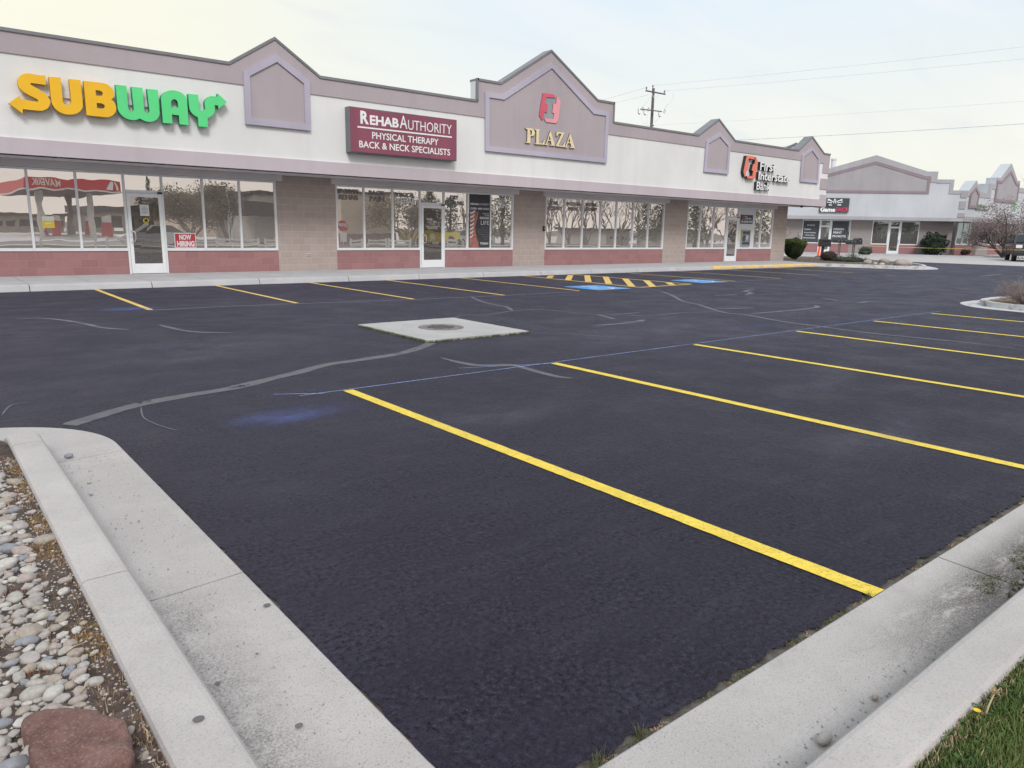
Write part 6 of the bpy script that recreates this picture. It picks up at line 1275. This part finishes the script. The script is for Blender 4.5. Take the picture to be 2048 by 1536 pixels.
# ================================================================== PICKUP (front visible at the right edge)
pmat('truck_black', (.018, .02, .028), .25, .05, spec=.5, coat=.6); pmat('chrome', (.75, .76, .78), .15, .02, metal=1); pmat('tyre', (.02, .02, .022), .85, .2, 10); pmat('lamp_glass', (.75, .76, .78), .15, .05); pmat('plate_white', (.75, .74, .70), .5); pmat('truck_yellow', (.75, .60, .02), .3, .05, spec=.5, coat=.3); pmat('car_silver', (.48, .50, .53), .3, .04, metal=.4); pmat('car_window', (.03, .035, .04), .08); pmat('tail_red', (.55, .02, .02), .3)
def pickup(name, label, body, loc, rz, detail=True, group=None):
    t_ = thing(name, label, 'pickup truck'); SD = lambda a, b_, d: (a, d, b_)
    ax = (-1.75, 1.75); wr = .40
    def arch(cx, n=8, r=.50): return [(cx+r*math.cos(math.pi*i/n), .40+r*math.sin(math.pi*i/n)) for i in range(n+1)]
    low = [(-2.75,.62),(-2.72,.95),(-2.60,1.20),(-1.05,1.28),(1.0,1.30),(2.75,1.30),(2.78,.62)] + [(ax[1]+.5,.55)] + [(p[0], p[1]) for p in arch(ax[1])] + [(ax[0]+.5,.5)] + [p for p in arch(ax[0])] + [(-2.3,.52)]
    mb = MB(); mb.prism([low[::-1]], SD, -.95, .95); bd = obj('body', mb, body, t_, bevel=.05)
    mb = MB(); cabp = [(-1.10,1.27),(-.35,1.86),(.95,1.88),(1.15,1.29)]; mb.hexa([(-1.10,-.90,1.27),(1.15,-.90,1.27),(1.15,.90,1.27),(-1.10,.90,1.27),(-.35,-.72,1.88),(.98,-.72,1.88),(.98,.72,1.88),(-.35,.72,1.88)]); obj('cab', mb, body, t_, bevel=.06)
    mb = MB(); mb.hexa([(-1.09,-.74,1.33),(-1.085,.74,1.33),(-1.03,.74,1.335),(-1.03,-.74,1.335),(-.44,-.62,1.82),(-.44,.62,1.82),(-.38,.62,1.82),(-.38,-.62,1.82)]); obj('windscreen', mb, 'car_window', t_)
    for s_ in (-1, 1):
        mb = MB(); mb.add([(-.78,s_*.905,1.36),(1.02,s_*.905,1.36),(.90,s_*.765,1.78),(-.32,s_*.765,1.78)], [(0,1,2,3)] if s_ < 0 else [(3,2,1,0)]); obj('side_window', mb, 'car_window', t_)
        mb = MB(); mb.box((-.95, min(s_*.95,s_*1.18), 1.25), (-.78, max(s_*.95,s_*1.18), 1.48)); obj('door_mirror', mb, body, t_, bevel=.03)
        for cx_ in ax:
            mb = MB(); n_ = 28; prf_ = [(wr-.05,-.13),(wr-.015,-.125),(wr,-.09),(wr,.09),(wr-.015,.125),(wr-.05,.13)]; k = 0
            for (r_, y_) in prf_:
                for j in range(n_): a = 6.2832*j/n_; mb.v.append((cx_+r_*math.cos(a), s_*.83+y_, .40+r_*math.sin(a)))
            for i_ in range(5):
                for j in range(n_): mb.f.append((i_*n_+j, i_*n_+(j+1)%n_, (i_+1)*n_+(j+1)%n_, (i_+1)*n_+j)); mb.m.append(0)
            mb.f += [tuple(range(n_)), tuple(5*n_+j for j in range(n_))[::-1]]; mb.m += [0,0]; wh = obj('wheel', mb, 'tyre', t_)
            mb = MB(); 
            for j in range(20): a = 6.2832*j/20; mb.v.append((cx_+.24*math.cos(a), s_*.965, .40+.24*math.sin(a)))
            mb.v.append((cx_, s_*.93, .40)); mb.f = [(j, (j+1)%20, 20) for j in range(20)]; mb.m = [0]*20; obj('rim', mb, 'chrome', wh)
        mb = MB(); mb.box((-2.76, min(s_*.55,s_*.93), .92), (-2.60, max(s_*.55,s_*.93), 1.14)); obj('headlight', mb, 'lamp_glass', t_, bevel=.02)
        mb = MB(); mb.box((2.76, min(s_*.75,s_*.93), .85), (2.80, max(s_*.75,s_*.93), 1.15)); obj('tail_light', mb, 'tail_red', t_)
    mb = MB(); mb.box((-2.78,-.52,.70), (-2.70,.52,1.18)); gr = obj('grille', mb, 'tar_dark', t_)
    for i in range(5): mb = MB(); mb.box((-2.81,-.52,.73+i*.105), (-2.775,.52,.755+i*.105)); obj('grille_bar', mb, 'chrome', gr)
    mb = MB(); letters(mb, 'GMC', -.22, .22, .93, 1.03, lambda a, b_, d: (d, -a, b_), -2.82, .01, .03) if False else mb.box((-2.83,-.16,.94), (-2.812,.16,1.0)); obj('grille_badge', mb, 'chrome', gr)
    mb = MB(); mb.box((-2.92,-.98,.44), (-2.66,.98,.68)); bp_ = obj('bumper', mb, 'truck_black' if detail else 'chrome', t_, bevel=.04); mb = MB(); mb.box((-2.935,-.16,.48), (-2.921,.16,.62)); obj('number_plate', mb, 'plate_white', bp_)
    t_.location = loc; t_.rotation_euler = (0, 0, rz); bpy.context.view_layer.update(); return t_
pk_ = G(2032, 523, .012)
pickup('parked_pickup', 'black pickup truck with chrome grille bars, cut off by the right edge of the picture', 'truck_black', (pk_.x+2.05, pk_.y+.15, .012), math.radians(24))
# ================================================================== ACROSS THE STREET (behind the camera; seen mirrored in the shop glass)
YM = 2*(YW+.035)
def V(u, v, dist): p = P3(u, v, dist); return Vector((p.x, YM-p.y, p.z))
pmat('canopy_red', (.55, .04, .05), .45, .05); pmat('canopy_white', (.72, .70, .66), .5); pmat('canopy_under', (.20, .18, .17), .8); pmat('pump_red', (.5, .05, .05), .5); pmat('store_wall', (.30, .24, .20), .9, .1); pmat('beige_wall', (.62, .50, .40), .9, .04); pmat('cream_wall', (.50, .47, .44), .9, .05); pmat('dark_roof', (.10, .09, .09), .8); pmat('stone_base', (.22, .15, .14), .9, .25, 3)
c0 = V(48, 366, 70); c1_ = V(241, 374, 74); c2_v = V(0, 381, 86); z0, z1 = 4.55, 5.58
e1v = (c1_-c0); e1v.z = 0; e2v = (c2_v-c0); e2v.z = 0; e2v = e2v.normalized()*22; e1v = e1v.normalized()*((c1_-c0).length)
gc = thing('fuel_canopy', 'red and white petrol station canopy across the street, mirrored in the shop windows', 'petrol station canopy', (c0.x, c0.y, 0))
def quad(mb, o, a, b_, z0_, z1_, inset=0): mb.hexa([tuple(Vector((o.x, o.y, z))+v) for z in (z0_, z1_) for v in (Vector((0,0,0)), a, a+b_, b_)])
mb = MB(); quad(mb, c0, e1v, e2v, z0, z1); obj('canopy_band', mb, 'canopy_red', gc)
mb = MB(); quad(mb, c0-e1v*.01-e2v*.01, e1v*1.02, e2v*1.02, z0-.14, z0-.005); obj('canopy_edge', mb, 'canopy_white', gc); mb = MB(); quad(mb, c0+e1v*.01+e2v*.01, e1v*.98, e2v*.98, z0-.16, z0-.145); obj('canopy_ceiling', mb, 'canopy_under', gc)
for i in (.25, .75):
    for j in (.2, .6):
        q_ = c0+e1v*i+e2v*j; mb = MB(); mb.box((q_.x-.25, q_.y-.25, 0), (q_.x+.25, q_.y+.25, z0-.161)); obj('column', mb, 'canopy_white' if j < .3 else 'canopy_under', gc)
        pq = q_+e1v.normalized()*1.3; t_ = thing('fuel_pump', 'red fuel pump under the canopy across the street, mirrored in the windows', 'fuel pump', (pq.x, pq.y, 0), 'fuel pumps under the canopy'); mb = MB(); mb.box((pq.x-.45, pq.y-.3, 0), (pq.x+.45, pq.y+.3, 1.5)); obj('cabinet', mb, 'pump_red', t_, bevel=.03); mb = MB(); mb.box((pq.x-.4, pq.y-.31, 1.51), (pq.x+.4, pq.y+.31, 2.1)); obj('display', mb, 'canopy_white', t_)
en = e1v.normalized(); nn_ = Vector((-en.y, en.x, 0)); nn_ = nn_ if nn_.y > 0 else -nn_
def mirror_text(body, ua, va, ub, vt, mat, par):
    pa, pb_ = V(ua, va, 70), V(ub, va, 73.5); sa_ = (pb_-c0).dot(en); sb_ = (pa-c0).dot(en); zt_ = V(ua, vt, 70).z; mb = MB()
    letters(mb, body, -sa_, -sb_, pa.z, zt_, lambda a, b_, d: tuple(Vector((c0.x, c0.y, 0))+en*(-a)+nn_*(-d)+Vector((0,0,b_))), -.005, .03, .015); obj('lettering', mb, mat, par)
mirror_text('MAVERIK', 70, 371, 129, 357, 'canopy_white', gc)
mb = MB(); 
for tri_ in ([(1165,325),(1205,245),(1235,245),(1240,330)], [(1245,245),(1262,250),(1300,335),(1275,335)]):
    pts = [V(0+a/5.486, 320+b_/5.486, 73.4) for a, b_ in tri_]; mb.add([tuple(p+nn_*.12) for p in pts], [tuple(range(len(pts)))])
obj('mountain_mark', mb, 'canopy_white', gc)
# station shop and low buildings behind
def house(u0, u1, vt, vb_, dist, depth, name, label, mat, base=None, roof=None, wins=0):
    a, b_ = V(u0, vt, dist), V(u1, vt, dist); x0_, x1_ = min(a.x, b_.x), max(a.x, b_.x); y_ = (a.y+b_.y)/2; h_ = a.z; t_ = thing(name, label, 'building', ((x0_+x1_)/2, y_, 0))
    mb = MB(); mb.box((x0_, y_-depth, 0), (x1_, y_, h_)); obj('wall', mb, mat, t_)
    if base: mb = MB(); mb.box((x0_-.02, y_-1, 0), (x1_+.02, y_+.08, base)); obj('stone_base', mb, 'stone_base', t_)
    if roof: mb = MB(); mb.box((x0_-.3, y_-depth, h_+.005), (x1_+.3, y_+.3, h_+roof)); obj('roof', mb, 'dark_roof', t_)
    for i in range(wins):
        x_ = x0_+(x1_-x0_)*(i+.5)/wins; mb = MB(); mb.box((x_-(x1_-x0_)/wins*.35, y_+.01, .7), (x_+(x1_-x0_)/wins*.35, y_+.05, min(h_-.6, 2.6))); obj('window', mb, 'car_window', t_)
    return t_
house(-30, 150, 430, 490, 100, 12, 'station_shop', 'low brown station shop beyond the canopy, mirrored behind the leftmost windows', 'store_wall', None, .4, 6)
house(170, 330, 425, 490, 105, 14, 'low_building', 'low building with dark curved roof beyond the canopy to its right in the reflection', 'store_wall', None, 1.0, 4)
house(345, 470, 412, 490, 90, 12, 'beige_building', 'beige flat-roofed building behind the reflected round tree', 'beige_wall', None, .3, 0)
cb_ = house(492, 560, 388, 490, 66, 10, 'corner_building', 'pale building with grey entrance canopy mirrored in the pane beside the first block pier', 'cream_wall', None, .25, 0)
q_ = V(520, 430, 65); mb = MB(); mb.box((q_.x-2.2, q_.y+.2, 2.3), (q_.x+2.2, q_.y+1.6, 3.4)); obj('entrance_canopy', mb, 'dark_roof', cb_)
house(655, 812, 384, 497, 60, 12, 'stucco_building', 'large beige stucco building with brown stone base, mirrored in the clinic windows', 'beige_wall', 1.0, .12, 0)
house(1200, 1270, 462, 492, 85, 8, 'white_house', 'small white house among bare trees, mirrored in the seven-pane window', 'cream_wall', None, .3, 1)
house(1372, 1420, 465, 492, 80, 8, 'small_shed', 'small pale shed mirrored in the bank window', 'cream_wall', None, .3, 1)
# stop sign facing the shops
q_ = V(681, 452, 58); s_ = thing('stop_sign', 'red octagonal stop sign at the street, mirrored in the first clinic window', 'stop sign', (q_.x, q_.y, 0)); pmat('stop_red', (.42, .03, .05), .5)
mb = MB(); mb.tube([(q_.x, q_.y-.04, 0), (q_.x, q_.y-.04, q_.z+.85)], .03, 6); obj('post', mb, 'handle_metal', s_)
mb = MB(); mb.prism([[(q_.x+.42*math.cos(math.radians(22.5+45*i)), q_.z+.42*math.sin(math.radians(22.5+45*i))) for i in range(8)]], lambda a, b_, d: (a, d, b_), q_.y+.01, q_.y-.02); sp_ = obj('sign_plate', mb, 'stop_red', s_)
mb = MB(); letters(mb, 'STOP', -(q_.x+.34), -(q_.x-.34), q_.z-.13, q_.z+.13, lambda a, b_, d: (-a, -d, b_), -(q_.y+.012), .004, .04); obj('lettering', mb, 'letter_white', sp_)
mb = MB(); mb.box((q_.x-.2, q_.y-.0, q_.z-1.15), (q_.x+.2, q_.y+.02, q_.z-.5)); obj('notice_plate', mb, 'canopy_white', s_)
# low white rail fence sections
def rail(u0, u1, dist, label):
    a, b_ = V(u0, 487, dist), V(u1, 487, dist); y_ = -3.4; t_ = thing('rail_fence', label, 'fence', ((a.x+b_.x)/2, y_, .1), 'low white rail fence sections by the street'); x0_, x1_ = a.x, b_.x
    for z in (.28, .52): mb = MB(); mb.box((x0_, y_-.02, z), (x1_, y_+.02, z+.13)); obj('rail', mb, 'canopy_white', t_)
    for x_ in (x0_, x1_): mb = MB(); mb.box((x_-.06, y_-.08, .1), (x_+.06, y_-.021, .72)); obj('post', mb, 'canopy_white', t_)
L_ = 'section of low white two-rail fence by the street, mirrored at the foot of the windows'
for (a, b_) in ((20,110),(130,235),(350,440),(455,545),(672,704),(736,790),(797,850),(985,1016)): rail(a, b_, 54, L_)
# trees
leafmat('leaf_street', ((.20, .175, .13), (.30, .26, .19), (.24, .21, .15)), tr=.25, sc=3); leafmat('leaf_conifer', ((.09, .10, .07), (.15, .16, .11), (.11, .12, .08)), tr=.2, sc=3); pmat('bark_street', (.22, .18, .16), .9, .2, 8)
p = V(385, 505, 72); p.z = 0
bare('street_tree', 'round bushy tree across the street, mirrored in the window right of the left-hand door', 'tree', p, 6, 2.0, .13, 4, 'bark_street', 41, .5, 'leaf_street', .11, 40, lean=.75, lat=1.15, up=.12)
p = V(455, 505, 66); p.z = 0
bare('street_tree', 'upright leafy tree beside a lamp post, mirrored two panes right of the left-hand door', 'tree', p, 5, 1.9, .12, 4, 'bark_street', 42, .4, 'leaf_street', .10, 24, lean=.4, lat=.95, up=.22)
p = V(815, 505, 60); p.z = 0
bare('street_tree', 'leafy tree before the beige building, mirrored in the third clinic window', 'tree', p, 5, 1.7, .12, 4, 'bark_street', 43, .5, 'leaf_street', .09, 26, lean=.75, lat=1.05, up=.12)
def conifer(u, vt, dist, label, seed, w=1.8):
    b_ = V(u, vt, dist); rr = random.Random(seed); t_ = thing('conifer', label, 'tree', (b_.x, b_.y, 0)); H_ = b_.z; mb = MB(); mb.tube([(b_.x, b_.y, 0), (b_.x, b_.y, H_)], [.2, .03], 6); obj('trunk', mb, 'bark', t_); mb = MB()
    for i in range(int(H_*3.2)):
        z = .8+(H_-.8)*i/(H_*3.2); r = w*(1-z/H_)**.8+.12; leaves(mb, (b_.x+rr.gauss(0,.1), b_.y+rr.gauss(0,.1), z), (r, r, .32), int(26+34*r), .13, rr, .3, (0,), .25)
    obj('crown', mb, 'leaf_conifer', t_)
conifer(292, 352, 100, 'slim conifer beyond the left-hand door in the reflection', 51, 1.4); conifer(196, 408, 120, 'small conifer above the low curved-roof building in the reflection', 52, 1.6)
for i, (u, vt) in enumerate(((858,378),(905,392),(975,372),(1010,362),(1300,384),(1332,368),(1392,372),(1500,362),(1530,352))): conifer(u, vt, 74+4*(i%3), 'dark conifer in the row across the street, %s' % ['first from the left','second from the left','third from the left','fourth from the left','fifth from the left','sixth from the left','seventh from the left','eighth from the left','ninth from the left'][i], 60+i, 2.4)
for i, (u, d_) in enumerate(((940,84),(1105,80),(1135,88),(1165,78),(1200,90),(1235,82),(1275,86),(1412,84),(1450,80))):
    p = V(u, 505, d_); p.z = 0; bare('bare_street_tree', 'bare brown tree across the street, %s of nine in the reflection' % ['first','second','third','fourth','fifth','sixth','seventh','eighth','ninth'][i], 'tree', p, 4, 2.5, .12, 4, 'bark_street', 80+i, .45, 'leaf_plum' if i in (1, 4) else 'twig_grey', .05, 7 if i in (1,4) else 3, lean=.35, lat=.6, up=.25)
q_ = V(452, 376, 64); t_ = thing('street_lamp', 'grey street lamp with one arm behind the upright tree in the reflection', 'street lamp', (q_.x, q_.y, 0)); mb = MB(); mb.tube([(q_.x, q_.y, 0), (q_.x, q_.y, q_.z)], [.09, .05], 8); obj('pole', mb, 'handle_metal', t_); mb = MB(); mb.box((q_.x-.6, q_.y-.1, q_.z), (q_.x+.05, q_.y+.1, q_.z+.08)); obj('lamp_head', mb, 'black_plastic', t_)
# vehicles across the street
p = V(898, 494, 62); pickup('yellow_pickup', 'bright yellow pickup truck on the street, mirrored in the clinic door', 'truck_yellow', (p.x, -9.5, -.03), math.radians(180), False)
def sedan(label, loc, rz, mat='car_silver'):
    t_ = thing('parked_car', label, 'car'); SD = lambda a, b_, d: (a, d, b_)
    def arch(cx, r=.36): return [(cx+r*math.cos(math.pi*i/8), .33+r*math.sin(math.pi*i/8)) for i in range(9)]
    low = [(-2.25,.40),(-2.25,.68),(-2.0,.80),(-1.0,.92),(1.6,.98),(2.2,.92),(2.27,.45),(1.75,.30)]+arch(1.38)+[(.9,.24),(-.9,.24)]+arch(-1.4)+[(-1.85,.28)]
    mb = MB(); mb.prism([low[::-1]], SD, -.88, .88); obj('body', mb, mat, t_, bevel=.06)
    mb = MB(); mb.hexa([(-1.05,-.82,.90),(1.75,-.82,.95),(1.75,.82,.95),(-1.05,.82,.90),(-.25,-.62,1.42),(1.0,-.62,1.42),(1.0,.62,1.42),(-.25,.62,1.42)]); obj('windows', mb, 'car_window', t_, bevel=.05)
    mb = MB(); mb.hexa([(-.3,-.63,1.40),(1.05,-.63,1.40),(1.05,.63,1.40),(-.3,.63,1.40),(-.2,-.58,1.46),(.95,-.58,1.46),(.95,.58,1.46),(-.2,.58,1.46)]); obj('roof', mb, mat, t_, bevel=.02)
    for cx_ in (-1.4, 1.38):
        for s_ in (-1, 1):
            mb = MB(); mb.tube([(cx_, s_*.72, .33), (cx_, s_*.90, .33)], .33, 20); wh = obj('wheel', mb, 'tyre', t_); mb = MB(); mb.tube([(cx_, s_*.901, .33), (cx_, s_*.915, .33)], .2, 14); obj('rim', mb, 'chrome', wh)
    mb = MB(); mb.box((2.2,-.8,.66),(2.28,-.5,.84)); obj('tail_light', mb, 'tail_red', t_); mb = MB(); mb.box((2.2,.5,.66),(2.28,.8,.84)); obj('tail_light', mb, 'tail_red', t_)
    t_.location = loc; t_.rotation_euler = (0,0,rz); return t_
p = V(215, 492, 62); sedan('grey car on the street, mirrored in the window left of the left-hand door', (p.x, -9.5, -.03), 0); p = V(545, 492, 62); sedan('silver car on the street, mirrored in the pane beside the first block pier', (p.x, -9.8, -.03), 0); p = V(1004, 488, 64); sedan('silver car on the street, mirrored under the knee pain window lettering', (p.x, -10, -.03), math.pi)
# ================================================================== SKY AND SUN
SUN_EL, SUN_AZ = math.radians(44), math.radians(207)      # azimuth measured clockwise from +y
wd = bpy.data.worlds.new('World'); SC.world = wd; wd.use_nodes = True
t = NT(wd.node_tree); bg = t.n['Background']; out = t.n['World Output']
sk = t.new('ShaderNodeTexSky', sky_type='NISHITA'); sk.sun_disc = False; sk.sun_elevation = SUN_EL; sk.sun_rotation = SUN_AZ; sk.air_density = 1.2; sk.dust_density = 2.5
t.l.new(sk.outputs[0], bg.inputs[0]); bg.inputs[1].default_value = .05
d = t.coord('Generated'); s = t.xyz(d)
el = s[2]
blue = t.ramp(el, .04, .36)
hz = t.mix(blue, (.95, .95, .85), (.76, .88, 1.0))
# cream glow low on the left behind the shops
vn = t.new('ShaderNodeVectorMath', operation='DOT_PRODUCT'); t.l.new(d, vn.inputs[0]); vn.inputs[1].default_value = Vector((-.05, .95, .32)).normalized()
glow = t.ramp(vn.outputs['Value'], .74, 1.0)
hz = t.mix(t.math('MULTIPLY', glow, .95), hz, (1.0, .975, .80))
back = t.ramp(s[1], .05, -.5); hz = t.mix(t.math('MULTIPLY', back, .8), hz, (1.0, .90, .83))
cv = t.comb(t.math('DIVIDE', s[0], t.math('ADD', t.math('ABSOLUTE', el), .18)), t.math('DIVIDE', s[1], t.math('ADD', t.math('ABSOLUTE', el), .18)), 0.0)
cl = t.noise(t.map(cv, (.55, 1.5, 1), (0,0,0), (0,0,.5)), 1.6, 6, .55, .6)
clf = t.ramp(cl, .45, .75)
hz = t.mix(t.math('MULTIPLY', clf, .5), hz, (1.0, .985, .95)); hz = t.mix(t.ramp(cl, .48, .25, 0, .6), hz, (.78, .82, .87))
bg2 = t.new('ShaderNodeBackground'); t.l.new(hz, bg2.inputs[0]); bg2.inputs[1].default_value = 1.10
ad = t.new('ShaderNodeMixShader'); ad.inputs[0].default_value = .88
t.l.new(bg.outputs[0], ad.inputs[1]); t.l.new(bg2.outputs[0], ad.inputs[2]); t.l.new(ad.outputs[0], out.inputs[0])
sl_ = bpy.data.lights.new('sun', 'SUN'); sl_.energy = 2.0; sl_.angle = math.radians(18); sl_.color = (1, .97, .94)
so = bpy.data.objects.new('sun', sl_); COL.objects.link(so)
sd = Vector((math.sin(SUN_AZ)*math.cos(SUN_EL), math.cos(SUN_AZ)*math.cos(SUN_EL), math.sin(SUN_EL)))
so.rotation_euler = sd.to_track_quat('Z', 'Y').to_euler(); so.location = (0, 0, 30)
SC.view_settings.view_transform = 'Standard'; SC.view_settings.look = 'None'; SC.view_settings.exposure = 0; SC.view_settings.gamma = 1
SC.cycles.use_denoising = True; SC.cycles.max_bounces = 8; SC.cycles.transparent_max_bounces = 12
